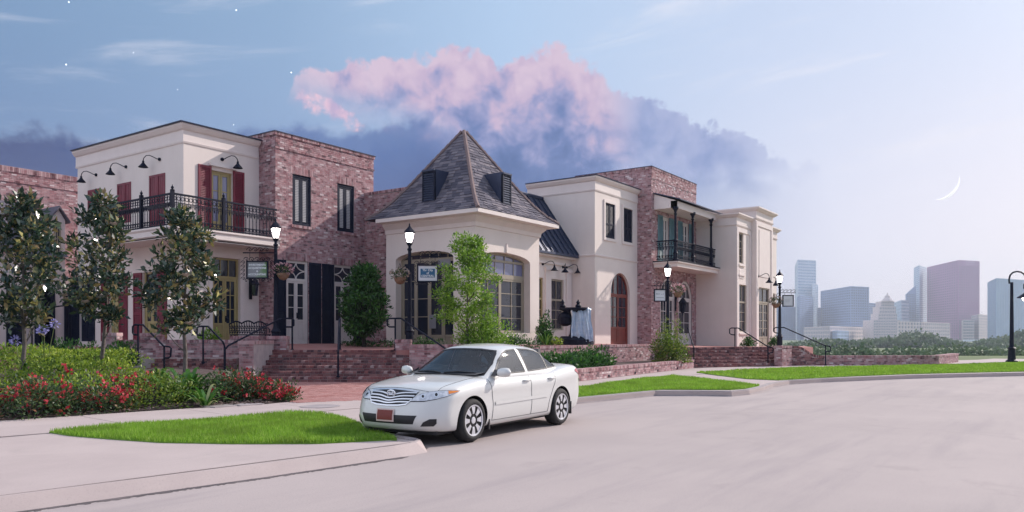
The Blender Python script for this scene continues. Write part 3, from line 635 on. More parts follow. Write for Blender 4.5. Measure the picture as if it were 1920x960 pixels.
def pavilion():
    X0, Y0, X1, Y1 = 24.0, 18.6, 28.5, 23.3; ev = 6.32
    t = thing('pavilion', 'cream stucco pavilion with steep pyramid shingle roof and arched windows', 'house', (X0, Y0, 0))
    fx, fy = FX(X0), FY(Y0)
    zA = fx.Z(742, 489); crA = fx.Z(805, 470)
    hA = (fx.U(850), fx.U(742), 1.2, zA, crA - zA)
    zB = fy.Z(994, 495); crB = fy.Z(948, 474)
    hB = (fy.U(901), fy.U(994), 1.75, zB, crB - zB)
    b = MB(); wall(b, fx, Y0, Y1, 0, ev, [hA], .42); wall(b, fy, X0, X1, 0, ev, [hB], .42)
    for q in ((X1, Y0, X1, Y1), (X0, Y1, X1, Y1)): b.add([(q[0], q[1], 0), (q[2], q[3], 0), (q[2], q[3], ev), (q[0], q[1], ev)], [(0, 1, 2, 3)])
    b.build('wall', MATS['stucco'], t)
    b = MB()
    for h in (hB,): b.fbox(fy, (h[0] + h[1]) / 2 - .05, (h[0] + h[1]) / 2 + .05, h[3] + h[4] + .02, h[3] + h[4] + .38, -.0, .05)
    b.build('keystone', MATS['trim'], t)
    cx, cy = (X0 + X1) / 2, (Y0 + Y1) / 2; ov = .62
    b = MB(); cornice(b, [(X0, Y1), (X0, Y0), (X1, Y0), (X1, Y1)], ev, [(-.05, -.5), (.05, -.46), (.07, -.3), (.22, -.14), (.22, -.06), (ov, -.05), (ov, .10), (-.1, .10)]); b.build('eave', MATS['trim'], t)
    # roof: flared pyramid
    hx, hy = (X1 - X0) / 2 + ov, (Y1 - Y0) / 2 + ov; apex = 10.35
    prof = [(1.0, ev + .10), (.88, ev + .36), (.74, ev + .80), (.58, ev + 1.44), (.0, apex)]
    def rp(side, s, f):                          # point on a roof side: s in [-1,1] along the eave, f fraction from centre (1 eave .. 0 apex)
        for (f0, z0), (f1, z1) in zip(prof, prof[1:]):
            if f0 >= f >= f1: z = z0 + (z1 - z0) * (f0 - f) / (f0 - f1); break
        if side == 'x': return Vector((cx - hx * f, cy + hy * f * s, z))
        if side == 'y': return Vector((cx + hx * f * s, cy - hy * f, z))
        if side == 'X': return Vector((cx + hx * f, cy + hy * f * s, z))
        return Vector((cx + hx * f * s, cy + hy * f, z))
    b = MB()
    for sd_ in 'xyXY':
        for (f0, _), (f1, _) in zip(prof, prof[1:]):
            if f1 == 0: b.add([rp(sd_, -1, f0), rp(sd_, 1, f0), rp(sd_, 0, 0)], [(0, 1, 2)], .3)
            else: b.add([rp(sd_, -1, f0), rp(sd_, 1, f0), rp(sd_, 1, f1), rp(sd_, -1, f1)], [(0, 1, 2, 3)], .3)
    roof = b.build('roof', MATS['shingle'], t)
    # shingles, row by row on the two sides in view
    sh = []
    for sd_, hh in (('x', hy), ('y', hx)):
        fs_ = [1.0]
        while fs_[-1] > .05:
            f = fs_[-1]; p, q = rp(sd_, 0, f), rp(sd_, 0, f - .01); fs_.append(f - .165 * .01 / (p - q).length)
        for k, (f0, f1) in enumerate(zip(fs_, fs_[1:])):
            wl = 2 * hh * f0; c = -wl / 2 - RND.uniform(0, .3)
            while c < wl / 2:
                w = RND.choice((.22, .30, .34, .40)); a, e = max(c, -wl / 2), min(c + w - .012, wl / 2); c += w
                if e - a < .03: continue
                s0, s1 = a / (wl / 2), e / (wl / 2); up = Vector((-.6, 0, .8) if sd_ == 'x' else (0, -.6, .8)); lift = RND.choice((.018, .026, .040))
                f2 = max(0.0, f1 - .004)
                sh.append((f0, [rp(sd_, s0, f0) + up * lift, rp(sd_, s1, f0) + up * lift, rp(sd_, s1, f2) + up * .006, rp(sd_, s0, f2) + up * .006, rp(sd_, s0, f0), rp(sd_, s1, f0)], RND.random()))
    sh.sort(key=lambda q: -q[0]); rest = MB(); fcs = [(0, 1, 2, 3), (4, 5, 1, 0), (0, 3, 4), (1, 5, 2)]
    for i, (_, vs, tt) in enumerate(sh):
        if i < 290: m = MB(); m.add(vs, fcs, tt); m.build('shingle', MATS['shingle'], roof)
        else: rest.add(vs, fcs, tt)
    rest.build('shingle_field', MATS['shingle'], roof, kind='stuff')
    # hip ridges
    for sd_, s in (('x', -1), ('x', 1), ('y', 1)):
        r = MB(); pts = [rp(sd_, s, f) for f in (1.0, .94, .88, .81, .74, .66, .58, .45, .3, .15, .02)]
        for p, q in zip(pts, pts[1:]):
            dv = (q - p); n_ = max(1, round(dv.length / .30))
            for k in range(n_): r.tube([p + dv * (k / n_) + Vector((0, 0, .02)), p + dv * ((k + .97) / n_) + Vector((0, 0, .035))], [.075, .09], 6, RND.random())
        r.build('hip_ridge', MATS['ridge'], roof)
    # louvred dormers
    def dormer(fc, u0, u1, z0, z1, nrm, deep):
        b = MB(); d = b
        d.fbox(fc, u0, u1, z1, z1 + .06, -deep, .06)
        d.add([fc.P(u0, z0, 0), fc.P(u0, z1, 0), fc.P(u0, z1, -deep)], [(0, 1, 2)]); d.add([fc.P(u1, z0, 0), fc.P(u1, z1, 0), fc.P(u1, z1, -deep)], [(0, 1, 2)])
        o = d.build('vent_dormer', MATS['metal_roof'], roof)
        l = MB(); l.fbox(fc, u0, u0 + .06, z0, z1, -.05, .03); l.fbox(fc, u1 - .06, u1, z0, z1, -.05, .03); l.fbox(fc, u0 + .06, u1 - .06, z0, z0 + .06, -.05, .03); l.fbox(fc, u0 + .06, u1 - .06, z1 - .06, z1, -.05, .03)
        l.build('vent_frame', MATS['dark_shutter'], o)
        n = 12; s = (z1 - z0 - .12) / n
        for i in range(n):
            z = z0 + .06 + i * s; q = MB()
            q.hexa([fc.P(u0 + .06, z, .02), fc.P(u1 - .06, z, .02), fc.P(u1 - .06, z + .02, .02), fc.P(u0 + .06, z + .02, .02), fc.P(u0 + .06, z + s * .9, -.05), fc.P(u1 - .06, z + s * .9, -.05), fc.P(u1 - .06, z + s * .9 + .02, -.05), fc.P(u0 + .06, z + s * .9 + .02, -.05)]); q.build('slat', MATS['metal_roof'], o)
    # louvre faces stand where the roof is this far out
    def on_roof(side, px, py):                        # where a pixel's ray meets the straight upper slope
        best = None
        for k in range(400):
            f = .02 + .96 * k / 399; fc = FX(cx - hx * f) if side == 'x' else FY(cy - hy * f); u, z = fc.pix(px, py); e = abs(z - rp(side, 0, f).z)
            if best is None or e < best[0]: best = (e, f, u, z)
        return best[1:]
    fA, uA, zl = on_roof('x', 804, 378); fB, uB, zl2 = on_roof('y', 950, 384); dh = 1.22
    def back(side, f0, z):                              # how far the dormer top runs back to the slope
        f = f0
        while f > 0 and rp(side, 0, f).z < z: f -= .005
        return (f0 - f) * (hx if side == 'x' else hy)
    dormer(FX(cx - hx * fA), uA - .33, uA + .33, zl, zl + dh, None, back('x', fA, zl + dh))
    dormer(FY(cy - hy * fB), uB - .30, uB + .30, zl2, zl2 + dh, None, back('y', fB, zl2 + dh))
    # glazing
    glazing(t, fx, hA[0] + .002, hA[1] - .002, 1.25, hA[3], 1, 4, 'beige_paint', 'window', -.36, leaves=4, rise=hA[4], tcols=6, panel=0.35)
    glazing(t, fy, hB[0] + .002, hB[1] - .002, 1.76, hB[3] - .62, 2, 4, 'beige_paint', 'window', -.34, leaves=2, fw=.09, gl='glass')
    glazing(t, fy, hB[0] + .002, hB[1] - .002, hB[3] - .62, hB[3] , 5, 1, 'beige_paint', 'window', -.34, leaves=1, fw=.09, rise=hB[4], tcols=5, gl='glass_light')
    # papers in the door and house number
    u, z = fx.pix(811, 603, -.33); b = MB(); b.fbox(fx, u - .18, u + .18, z - .28, z + .28, -.34, -.335); b.build('door_notice', MATS['letter_dark'], t)
    u, z = fx.pix(833, 492, -.33); b = MB(); b.fbox(fx, u - .32, u + .32, z - .2, z + .2, -.34, -.335); b.build('window_notice', MATS['letter_dark'], t)
pavilion()

def metal_roof_link():
    Yw, X0, X1 = 19.9, 28.0, 33.4
    t = thing('recessed_shop', 'low cream shop front with dark standing seam metal roof', 'house', (X0, Yw, 0))
    fy = FY(Yw)
    wn = (fy.U(1034), fy.U(1057), 1.9, fy.Z(1046, 524)); wl = (fy.U(1008), fy.U(1019), 1.9, wn[3])
    b = MB(); wall(b, fy, X0, X1, 0, 5.5, [wn, wl], .15); b.build('wall', MATS['stucco'], t)
    b = MB(); b.fbox(fy, X0, X1 - .01, 5.0, 5.12, 0, .10); b.fbox(fy, X0, X1 - .01, 5.34, 5.5, 0, .28)
    for px in (1026, 1065):
        u = fy.U(px); b.fbox(fy, u - .22, u + .22, 1.0, 4.7, 0, .07); b.fbox(fy, u - .27, u + .27, 4.7, 4.85, 0, .12)
    b.build('trim', MATS['trim'], t)
    glazing(t, fy, *wn, 2, 3, 'beige_paint', 'window', -.1, transom=.85, fw=.08); glazing(t, fy, *wl, 1, 3, 'ochre_paint', 'window', -.1, transom=.85)
    y0, z0, y1, z1 = 19.5, 5.52, 21.6, 8.5
    b = MB(); b.add([(X0 - .4, y0, z0), (X1 - .01, y0, z0), (X1 - .01, y1, z1), (X0 - .4, y1, z1)], [(0, 1, 2, 3)]); b.box((X0 - .4, y0 - .03, z0 - .10), (X1 - .01, y0 + .2, z0 - .005)); b.add([(X0 - .4, y1, z1), (X1 - .01, y1, z1), (X1 - .01, y1 + 2, z1 - 1), (X0 - .4, y1 + 2, z1 - 1)], [(0, 1, 2, 3)])
    roof = b.build('roof', MATS['metal_roof'], t)
    n = 12; w = (X1 - X0 + .36) / n
    for i in range(n + 1):
        x = X0 - .36 + i * w
        if x > X1 - .05: x = X1 - .05
        s = MB(); s.hexa([(x - .02, y0 - .02, z0 + .0), (x + .02, y0 - .02, z0 + .0), (x + .02, y0 - .06, z0 + .05), (x - .02, y0 - .06, z0 + .05), (x - .02, y1, z1), (x + .02, y1, z1), (x + .02, y1 - .04, z1 + .05), (x - .02, y1 - .04, z1 + .05)]); s.build('seam', MATS['metal_roof'], roof)
    s = MB(); s.tube([(X0 - .4, y1, z1 + .04), (X1 - .02, y1, z1 + .04)], .09, 6); s.build('ridge_cap', MATS['metal_roof'], roof)
    for px, py in ((1017, 495), (1062, 501)):
        u, z = fy.pix(px, py); swag_lamp(t, fy, u, z, .5, s=.72)
    u, z = fy.pix(1055, 501); swag_lamp(t, fy, u, z, -.35, s=.72)
metal_roof_link()

def white_house():
    X0, Y0, X1, Y1 = 33.4, 18.6, 38.0, 22.5; top = 9.25
    t = thing('cream_house', 'cream stucco corner house with red arched double door and black louvred windows', 'house', (X0, Y0, 0))
    fx, fy = FX(X0), FY(Y0)
    def ry(px0, px1, y0, y1):
        pm = (px0 + px1) / 2; return (fy.U(px0), fy.U(px1), fy.Z(pm, y1), fy.Z(pm, y0))
    w1 = ry(1134, 1152, 382, 447); w2 = ry(1168, 1185, 392, 456); w2 = (w2[0], w2[1], w1[2], w1[3])
    zs = fy.Z(1145, 551); dr = (fy.U(1145), fy.U(1181), 1.15, zs, fy.Z(1163, 512) - zs)
    b = MB(); wall(b, fx, Y0, Y1, 0, top); wall(b, fy, X0, X1, 0, top, [w1, w2, dr], .22); b.add([(X0, Y0, top - .2), (X1, Y0, top - .2), (X1, Y1, top - .2), (X0, Y1, top - .2)], [(0, 1, 2, 3)]); b.build('wall', MATS['stucco'], t)
    b = MB(); cornice(b, [(X0, Y1), (X0, Y0), (X1, Y0)], top, CORN); b.build('cornice', MATS['trim'], t)
    b = MB(); cornice(b, [(X0, Y1), (X0, Y0), (X1, Y0)], top + .075, [(-.3, 0), (.23, 0), (.24, .035), (-.3, .05)]); b.build('coping', MATS['metal_roof'], t)
    zb = fy.Z(1118, 478); b = MB(); cornice(b, [(X0, Y1), (X0, Y0), (X1, Y0)], zb, [(-.02, -.05), (.035, -.05), (.05, .02), (-.02, .05)]); b.build('belt_course', MATS['trim'], t)
    for h in (w1, w2):
        b = MB(); a, c, e, g = h
        for q in ((a - .14, a - .004, e - .14, g + .14), (c + .004, c + .14, e - .14, g + .14), (a - .003, c + .003, g + .004, g + .14), (a - .003, c + .003, e - .14, e - .004)): b.fbox(fy, *q, 0, .055)
        b.build('window_surround', MATS['trim'], t)
        m = (a + c) / 2
        for p, q in ((a + .01, m - .005), (m + .005, c - .01)): shutter(t, fy, p, q, e + .01, g - .01, 'dark_shutter', -.05)
    glazing(t, fy, *dr[:4], 2, 3, 'red_door', 'door', -.16, leaves=2, panel=.85, rise=dr[4], tcols=4, fw=.09, handle=True)
white_house()

def gallery_house():
    X0, Y0, X1, Y1 = 38.0, 17.8, 44.1, 22.4; top = 10.5
    t = thing('gallery_house', 'red brick house with columned upper gallery and pale blue shutters', 'house', (X0, Y0, 0))
    fx, fy = FX(X0), FY(Y0)
    def ry(px0, px1, y0, y1):
        pm = (px0 + px1) / 2; return (fy.U(px0), fy.U(px1), fy.Z(pm, y1), fy.Z(pm, y0))
    up = [(fy.U(1242), fy.U(1254), 5.6, 8.05), (fy.U(1279), fy.U(1291), 5.6, 8.05)]
    zs = fy.Z(1273, 560); a1 = (fy.U(1272), fy.U(1297), 1.15, zs, fy.Z(1284, 527) - zs)
    w_ = a1[1] - a1[0]; a0 = (fy.U(1238), fy.U(1238) + w_, 1.15, zs, a1[4])
    b = MB(); wall(b, fx, Y0, Y1, 0, top); wall(b, fy, X0, X1, 0, top, up + [a0, a1], .2); b.add([(X0, Y0, top), (X1, Y0, top), (X1, Y1, top), (X0, Y1, top)], [(0, 1, 2, 3)]); b.add([(X1, Y0, 0), (X1, Y1, 0), (X1, Y1, top), (X1, Y0, top)], [(0, 1, 2, 3)]); b.build('wall', MATS['mortar'], t)
    vents = []
    for px, py in ((1243, 345), (1264, 353), (1285, 361)):
        u, z = fy.pix(px, py)
        for du, dz in ((0, .14), (0, -.14), (.16, 0), (-.16, 0)): vents.append((u + du - .05, u + du + .05, z + dz - .06, z + dz + .06))
    b = MB(); bricks(b, fx, Y0, Y1, .9, top - .12, pale=.07); bricks(b, fy, X0, X1, .9, 8.4, up + [a0, a1], pale=.10); bricks(b, fy, X0, X1, 8.4, top - .6, vents, pale=.16); bricks(b, fy, X0, X1, top - .6, top - .12, n1=.025, pale=.16)
    rowlock(b, fy, X0 - .02, X1, top - .12, top, -.3, .04); rowlock(b, fx, Y0, Y1, top - .12, top, -.3, .04)
    for h in (a0, a1):
        N = 22; c = (h[0] + h[1]) / 2; w = (h[1] - h[0]) / 2
        for k in range(N):
            t0, t1 = math.pi * (k + .06) / N, math.pi * (k + .94) / N
            p = lambda t_, q: (c + (w + q) * math.cos(t_), h[3] + (h[4] + q) * math.sin(t_))
            b.ext(fy, [p(t0, .01), p(t0, .24), p(t1, .24), p(t1, .01)], -.01, .014, RND.uniform(.1, .9))
    b.build('brickwork', MATS['brick'], t, kind='stuff')
    b = MB(); cornice(b, [(X0, Y1), (X0, Y0), (X1, Y0)], top + .004, [(-.3, 0), (.06, 0), (.06, .03), (-.3, .04)]); b.build('coping', MATS['metal_roof'], t)
    for h in up:
        glazing(t, fy, *h, 1, 3, 'white_paint', 'door', -.08, leaves=2, panel=.6, fw=.08)
        sw = .62; shutter(t, fy, h[0] - sw, h[0] - .02, h[2], h[3] + .03, 'teal_shutter'); shutter(t, fy, h[1] + .02, h[1] + sw, h[2], h[3] + .03, 'teal_shutter')
    for h in (a0, a1): glazing(t, fy, *h[:4], 2, 3, 'white_paint', 'door', -.08, leaves=2 if h is a0 else 1, panel=.5, rise=h[4], fw=.13, tcols=3)
    # gallery
    yc = 16.5; xl, xr = 38.3, 44.08; zf = 5.5; gy = FY(yc)
    b = MB(); b.box((xl + .02, yc + .02, zf - .26), (xr, Y0 - .02, zf)); cornice(b, [(xl, Y0 - .02), (xl, yc), (xr, yc)], zf, [(0.02, -.28), (.03, -.28), (.05, -.12), (.14, -.06), (.14, .0), (.02, .005)]); b.build('balcony_slab', MATS['trim'], t)
    b = MB(); cornice(b, [(xl, Y0 - .02), (xl, yc), (xr, yc)], zf + .008, [(0.0, 0), (.17, 0), (.17, .05), (0.0, .06)]); b.build('balcony_edge', MATS['iron'], t)
    ze = 8.28; zr = 9.12
    b = MB(); b.box((xl, yc + .04, ze), (xr, yc + .34, ze + .36)); b.hexa([(xl, yc + .04, ze), (xl + .16, yc + .04, ze), (xl + .16, yc + .04, ze + .36), (xl, yc + .04, ze + .36), (xl, Y0 - .01, ze), (xl + .16, Y0 - .01, ze), (xl + .16, Y0 - .01, zr - .03), (xl, Y0 - .01, zr - .03)])
    b.box((xl + .17, yc + .35, ze + .02), (xr, Y0 - .01, ze + .06)); b.build('gallery_beam', MATS['trim'], t)
    b = MB(); b.hexa([(xl - .1, yc - .22, ze + .38), (xr + 1.0, yc - .22, ze + .38), (xr + 1.0, yc - .22, ze + .43), (xl - .1, yc - .22, ze + .43), (xl - .1, Y0 - .015, zr), (xr, Y0 - .015, zr), (xr, Y0 - .015, zr + .05), (xl - .1, Y0 - .015, zr + .05)]); b.build('gallery_roof', MATS['metal_roof'], t)
    cols = [xl + .1, gy.U(1303), gy.U(1337)]
    prof = [(.16, 0), (.16, .06), (.11, .10), (.11, .34), (.14, .36), (.10, .42), (.075, .5), (.075, .95), (.12, 1.0), (.12, 1.06), (.065, 1.12), (.06, 2.35), (.10, 2.42), (.06, 2.47), (.09, 2.6), (.15, 2.68), (.15, 2.78)]
    for u in cols:
        b = MB(); b.lathe(prof, (u, yc + .12, zf + .05), 10); b.build('column', MATS['iron'], t, smooth=False)
    for a, e in zip(cols, cols[1:]): railing(t, gy, a + .1, e - .1, zf + .08, zf + 1.1, -.12, step=.17)
    railing(t, FX(xl), yc + .2, Y0 - .1, zf + .08, zf + 1.1, -.12, step=.17)
    u = gy.U(1337); railing(t, gy, u + .1, xr - .06, zf + .08, zf + 1.1, -.12, step=.17)
    # wall lantern between the ground floor doors
    u, z = fy.pix(1266, 573); b = MB(); b.fbox(fy, u - .06, u + .06, z - .3, z + .5, 0, .05); b.tube([fy.P(u, z + .3, .04), fy.P(u, z + .75, .2), fy.P(u, z + .7, .42), fy.P(u, z + .42, .45)], .025); o_ = b.build('wall_lantern', MATS['iron'], t)
    b = MB(); b.lathe([(.04, -.55), (.05, -.42), (.14, -.35), (.19, .1), (.24, .14), (.12, .32), (.04, .42)], fy.P(u, z, .45), 6); b.build('lantern_body', MATS['iron'], o_)
gallery_house()

def end_house():
    X0, Y0, X1 = 44.1, 15.4, 46.6; top = 8.55
    t = thing('end_house', 'pale cream stucco house with stepped panelled front and tall narrow windows', 'house', (X0, Y0, 0))
    fx, fy, fp, fq = FX(X0), FY(Y0), FY(15.1), FY(15.6)
    X2 = fp.U(1448); X3 = fq.U(1456)
    def r(fc, px0, px1, y0, y1, n=0):
        pm = (px0 + px1) / 2; return (fc.U(px0, n), fc.U(px1, n), fc.Z(pm, y1, n), fc.Z(pm, y0, n))
    wu, wd = r(fy, 1385.5, 1394, 437, 494), r(fy, 1386, 1400, 534, 622)
    dr = r(fp, 1423, 1443, 540, 655)
    b = MB(); wall(b, fx, Y0, 22.0, 0, top); wall(b, fy, X0, X1, 0, top, [wu, wd], .16); b.add([(X0, Y0, top - .2), (X1, Y0, top - .2), (X1, 22, top - .2), (X0, 22, top - .2)], [(0, 1, 2, 3)])
    wall(b, FX(X1), 15.1, 22, 0, 9.2); wall(b, fp, X1, X2, 0, 9.2, [dr], .16); b.add([(X1, 15.1, 9.0), (X2, 15.1, 9.0), (X2, 22, 9.0), (X1, 22, 9.0)], [(0, 1, 2, 3)]); b.add([(X2, 15.1, 0), (X2, 22, 0), (X2, 22, 9.2), (X2, 15.1, 9.2)], [(0, 1, 2, 3)])
    wq = (X2 + .35, X3 - .3, 1.9, 4.4); wall(b, fq, X2 + .002, X3, 0, top, [wq], .16); b.add([(X2, 15.6, top), (X3, 15.6, top), (X3, 22, top), (X2, 22, top)], [(0, 1, 2, 3)])
    b.build('wall', MATS['stucco'], t)
    b = MB(); cornice(b, [(X0, 18), (X0, Y0), (X1, Y0)], top, [(q * 1.3, z) for q, z in CORN]); cornice(b, [(X1, 22), (X1, 15.1), (X2, 15.1), (X2, 17)], 9.2, [(q * 1.5, z) for q, z in CORN]); cornice(b, [(X2 + .01, 15.6), (X3, 15.6), (X3, 20)], top, [(q * 1.3, z) for q, z in CORN]); b.build('cornice', MATS['trim'], t)
    b = MB()                                                       # raised pilasters and panels
    for fc, a, e, zt in ((fy, X0, X1, top - .7), (fp, X1, X2, 8.45)):
        for u0, u1 in ((a + .02, a + .30), (e - .30, e - .02)): b.fbox(fc, u0, u1, .9, zt, 0, .05)
        b.fbox(fc, a + .301, e - .301, zt - .25, zt, 0, .05)
    for a, e, c, g in ((wu[0] - .15, wu[1] + .15, wu[2] - .16, wu[2] - .05), (wu[0] - .15, wu[1] + .15, 5.1, 5.2), (wd[0] - .15, wd[1] + .15, wd[2] - .16, wd[2] - .05)): b.fbox(fy, a, e, c, g, .0, .09)
    b.fbox(fy, wu[0], wu[1], wd[3] + .35, wu[2] - .35, 0, .03)
    b.fbox(fp, X1 + .6, X2 - .6, 5.2, 8.0, 0, .03)
    b.build('panel_trim', MATS['trim'], t)
    glazing(t, fy, *wu, 2, 4, 'beige_paint', 'window', -.1, fw=.06); glazing(t, fy, *wd, 2, 3, 'beige_paint', 'window', -.1, fw=.06, transom=.9)
    glazing(t, fp, *dr, 2, 4, 'beige_paint', 'door', -.1, leaves=2, panel=.7, transom=.75, tcols=2, fw=.08, handle=True); glazing(t, fq, *wq, 1, 4, 'beige_paint', 'window', -.1)
    u, z = fp.pix(1421, 518, 0); swag_lamp(t, fp, u, z, .8, s=.9); swag_lamp(t, fq, X2 + .5, z, .45, s=.9)
end_house()

def back_houses():
    Yb = 38.5; fy = FY(Yb)
    t = thing('rear_brick_house', 'long brick building with corbelled parapet behind the dormer cottage', 'house', (15, Yb, 0))
    top = fy.Z(145, 332); x0, x1 = 12.0, 20.5
    b = MB(); wall(b, fy, x0, x1, 0, top); b.add([(x0, Yb, top), (x1, Yb, top), (x1, Yb + 5, top), (x0, Yb + 5, top)], [(0, 1, 2, 3)]); b.build('wall', MATS['mortar'], t)
    b = MB(); bricks(b, fy, x0, x1, 4.4, top - .7, pale=.12); bricks(b, fy, x0, x1, top - .7, top - .62, n1=.05); bricks(b, fy, x0, x1, top - .62, top - .25, n1=.025); rowlock(b, fy, x0, x1, top - .25, top - .02, -.2, .05); b.build('brickwork', MATS['brick'], t, kind='stuff')
    Yc = 35.6; fc = FY(Yc)
    t = thing('cottage', 'single storey cream cottage with small gabled dormer and slate roof', 'house', (12, Yc, 0))
    ze = fc.Z(60, 478)
    b = MB(); wall(b, fc, 10.5, 16.9, 0, ze); b.build('wall', MATS['stucco'], t)
    b = MB(); b.add([(10.5, Yc - .3, ze), (16.9, Yc - .3, ze), (16.9, Yc + 2.9, ze + 2.6), (10.5, Yc + 2.9, ze + 2.6)], [(0, 1, 2, 3)]); b.build('roof', MATS['shingle'], t)
    d0, d1 = fc.U(96), fc.U(122); z1 = fc.Z(110, 412); zp = fc.Z(109, 392)
    b = MB(); cz = (d0 + d1) / 2
    b.ext(fc, [(d0, ze - .1), (d1, ze - .1), (d1, z1), (cz, zp), (d0, z1)], -2.4, .0); o = b.build('dormer', MATS['trim'], t)
    b = MB()
    for a, e in ((d0 - .15, cz), (d1 + .15, cz)):
        zz = z1 - .12; b.hexa([fc.P(a, zz, .15), fc.P(e, zp + .04, .15), fc.P(e, zp + .14, .15), fc.P(a, zz + .1, .15), fc.P(a, zz, -2.4), fc.P(e, zp + .04, -2.4), fc.P(e, zp + .14, -2.4), fc.P(a, zz + .1, -2.4)])
    b.build('dormer_roof', MATS['shingle'], t)
    glazing(t, fc, fc.U(101), fc.U(113), ze + .05, z1 - .1, 2, 2, 'beige_paint', 'window', .04, fw=.06)
    for px in (70, 120):
        u = fc.U(px); shutter(t, fc, u, u + .7, 1.2, 3.6, 'dark_shutter'); shutter(t, fc, u - 1.2, u - .5, 1.2, 3.6, 'dark_shutter')
back_houses()
# ---------------------------------------------------------------- ground, road, pavements
from mathutils.geometry import tessellate_polygon
def sheet(name, poly, z, m, thick=0.0, kind='structure', zf=None):
    b = MB(); pts = [Vector((p[0], p[1], zf(p[0], p[1]) if zf else z)) for p in poly]
    tris = tessellate_polygon([[Vector((p.x, p.y, 0)) for p in pts]])
    b.add(pts, [tuple(t) for t in tris])
    if thick:
        n = len(pts); b.add(pts + [p - UP * thick for p in pts], [(i, (i + 1) % n, (i + 1) % n + n, i + n) for i in range(n)])
    o = b.build(name, MATS[m]); o['kind'] = kind
    return o
def smooth(a, b, x): x = min(1, max(0, (x - a) / (b - a))); return x * x * (3 - 2 * x)
def terrain_z(d): return -.06 - 6.5 * smooth(66, 150, d)
b = MB(); ds = [-60, -20, 0, 20, 40, 60, 66, 72, 78, 84, 92, 100, 110, 120, 130, 140, 150, 200, 300, 500, 900, 2000, 5000]; ls = [-5000, -1500, -500, -200, -80, -30, 0, 30, 80, 200, 500, 1500, 5000]
vs = [FW * d + RT * l + UP * terrain_z(d) for d in ds for l in ls]; n = len(ls)
b.add(vs, [(i * n + j, i * n + j + 1, (i + 1) * n + j + 1, (i + 1) * n + j) for i in range(len(ds) - 1) for j in range(n - 1)])
b.build('ground', MATS['terrain'], kind='structure')
sheet('road', [(-40, -40), (62, -40), (62, 3), (40, 14), (-40, 14)], 0.0, 'road')
edge = [Vector((-9, 9.60)), Vector((3.2, 8.01)), Vector((5.75, 7.61)), Vector((7.75, 7.38)), Vector((8.2, 7.38)), Vector((8.5, 7.58)), Vector((8.64, 8.05)), Vector((8.98, 9.0)), Vector((9.5, 9.6)), Vector((12.5, 9.65)), Vector((16.2, 9.5)), Vector((19.6, 9.05))]
edge += [G(x, y).xy for x, y in ((1300, 734), (1372, 735), (1405, 732), (1432, 726), (1450, 719.5), (1480, 714.5), (1540, 711), (1600, 708.5), (1700, 704.5), (1800, 702), (1920, 699.5), (2100, 695))]
pave = [tuple(p) for p in edge] + [(62, -2), (62, 4), (53.5, 5.5), (48.5, 6.5), (46.5, 11.5), (53, 14), (53, 45), (-30, 45), (-30, 10)]
sheet('pavement', pave, .12, 'concrete', .2)
# kerb stones
ks = thing('kerb', 'pale concrete kerb running along the road edge', 'kerb', (8, 7, 0)); ks['kind'] = 'structure'
acc = []
NSL = 0
for ei, (p, q) in enumerate(zip(edge, edge[1:])):
    L_ = (q - p).length; k = max(1, round(L_ / 2.6))
    if ei < 5: NSL += k
    for i in range(k): acc.append((p.lerp(q, i / k), p.lerp(q, (i + 1) / k)))
def inner(i, s):
    d0 = acc[max(0, i - 1)][1] - acc[max(0, i - 1)][0] if i else acc[0][1] - acc[0][0]; d1 = acc[min(i, len(acc) - 1)][1] - acc[min(i, len(acc) - 1)][0]
    d = d0.normalized() + d1.normalized(); d.normalize(); return Vector((-d.y, d.x)) * s
for i, (p, q) in enumerate(acc):
    o0, o1 = inner(i, .16), inner(i + 1, .16); e = (q - p).normalized() * .006; x0, x1 = inner(i, -.012), inner(i + 1, -.012); t0, t1 = inner(i, .03), inner(i + 1, .03)
    p, q = p + e, q - e; zt = .142
    if i < NSL: p, q = acc[i]; x0, x1, t0, t1, o0, o1, zt = inner(i, -.17), inner(i + 1, -.17 if i < NSL - 1 else -.08), inner(i, .0), inner(i + 1, .0), inner(i, .05), inner(i + 1, .05), .131      # rolled down to the road along the apron
    m = MB(); v3 = lambda v, z: (v.x, v.y, z)
    m.hexa([v3(p + x0, -.01), v3(q + x1, -.01), v3(q + t1, zt), v3(p + t0, zt), v3(p + o0, -.01), v3(q + o1, -.01), v3(q + o1, zt), v3(p + o0, zt)]); m.build('kerb_stone', MATS['concrete' if i < NSL else 'kerb'], ks)
# dirt line and painted kerb shadow where the gutter meets the road
m = MB()
for p, q in acc[1:12]:
    for k in range(30):
        a = p.lerp(q, RND.random()); d = (q - p).normalized(); nrm = Vector((d.y, -d.x)); c = a + nrm * ((.19 if q.x < 8.1 else .05) + RND.uniform(-.02, .05) * RND.random()); w, h = RND.uniform(.03, .16), RND.uniform(.012, .035)
        m.add([(c.x - d.x * w, c.y - d.y * w, .004), (c.x + nrm.x * h, c.y + nrm.y * h, .005), (c.x + d.x * w, c.y + d.y * w, .004), (c.x - nrm.x * h, c.y - nrm.y * h, .006)], [(0, 1, 2, 3)])
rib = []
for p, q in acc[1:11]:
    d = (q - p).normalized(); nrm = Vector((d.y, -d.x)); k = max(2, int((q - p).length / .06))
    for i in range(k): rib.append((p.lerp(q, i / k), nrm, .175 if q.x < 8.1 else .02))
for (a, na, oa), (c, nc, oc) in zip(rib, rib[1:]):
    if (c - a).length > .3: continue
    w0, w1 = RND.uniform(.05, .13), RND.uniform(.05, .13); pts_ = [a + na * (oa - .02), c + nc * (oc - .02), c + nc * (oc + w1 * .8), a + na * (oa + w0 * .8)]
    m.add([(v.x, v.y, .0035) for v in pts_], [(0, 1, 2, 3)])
m.build('gutter_dirt_shade', MATS['joint'], kind='stuff')
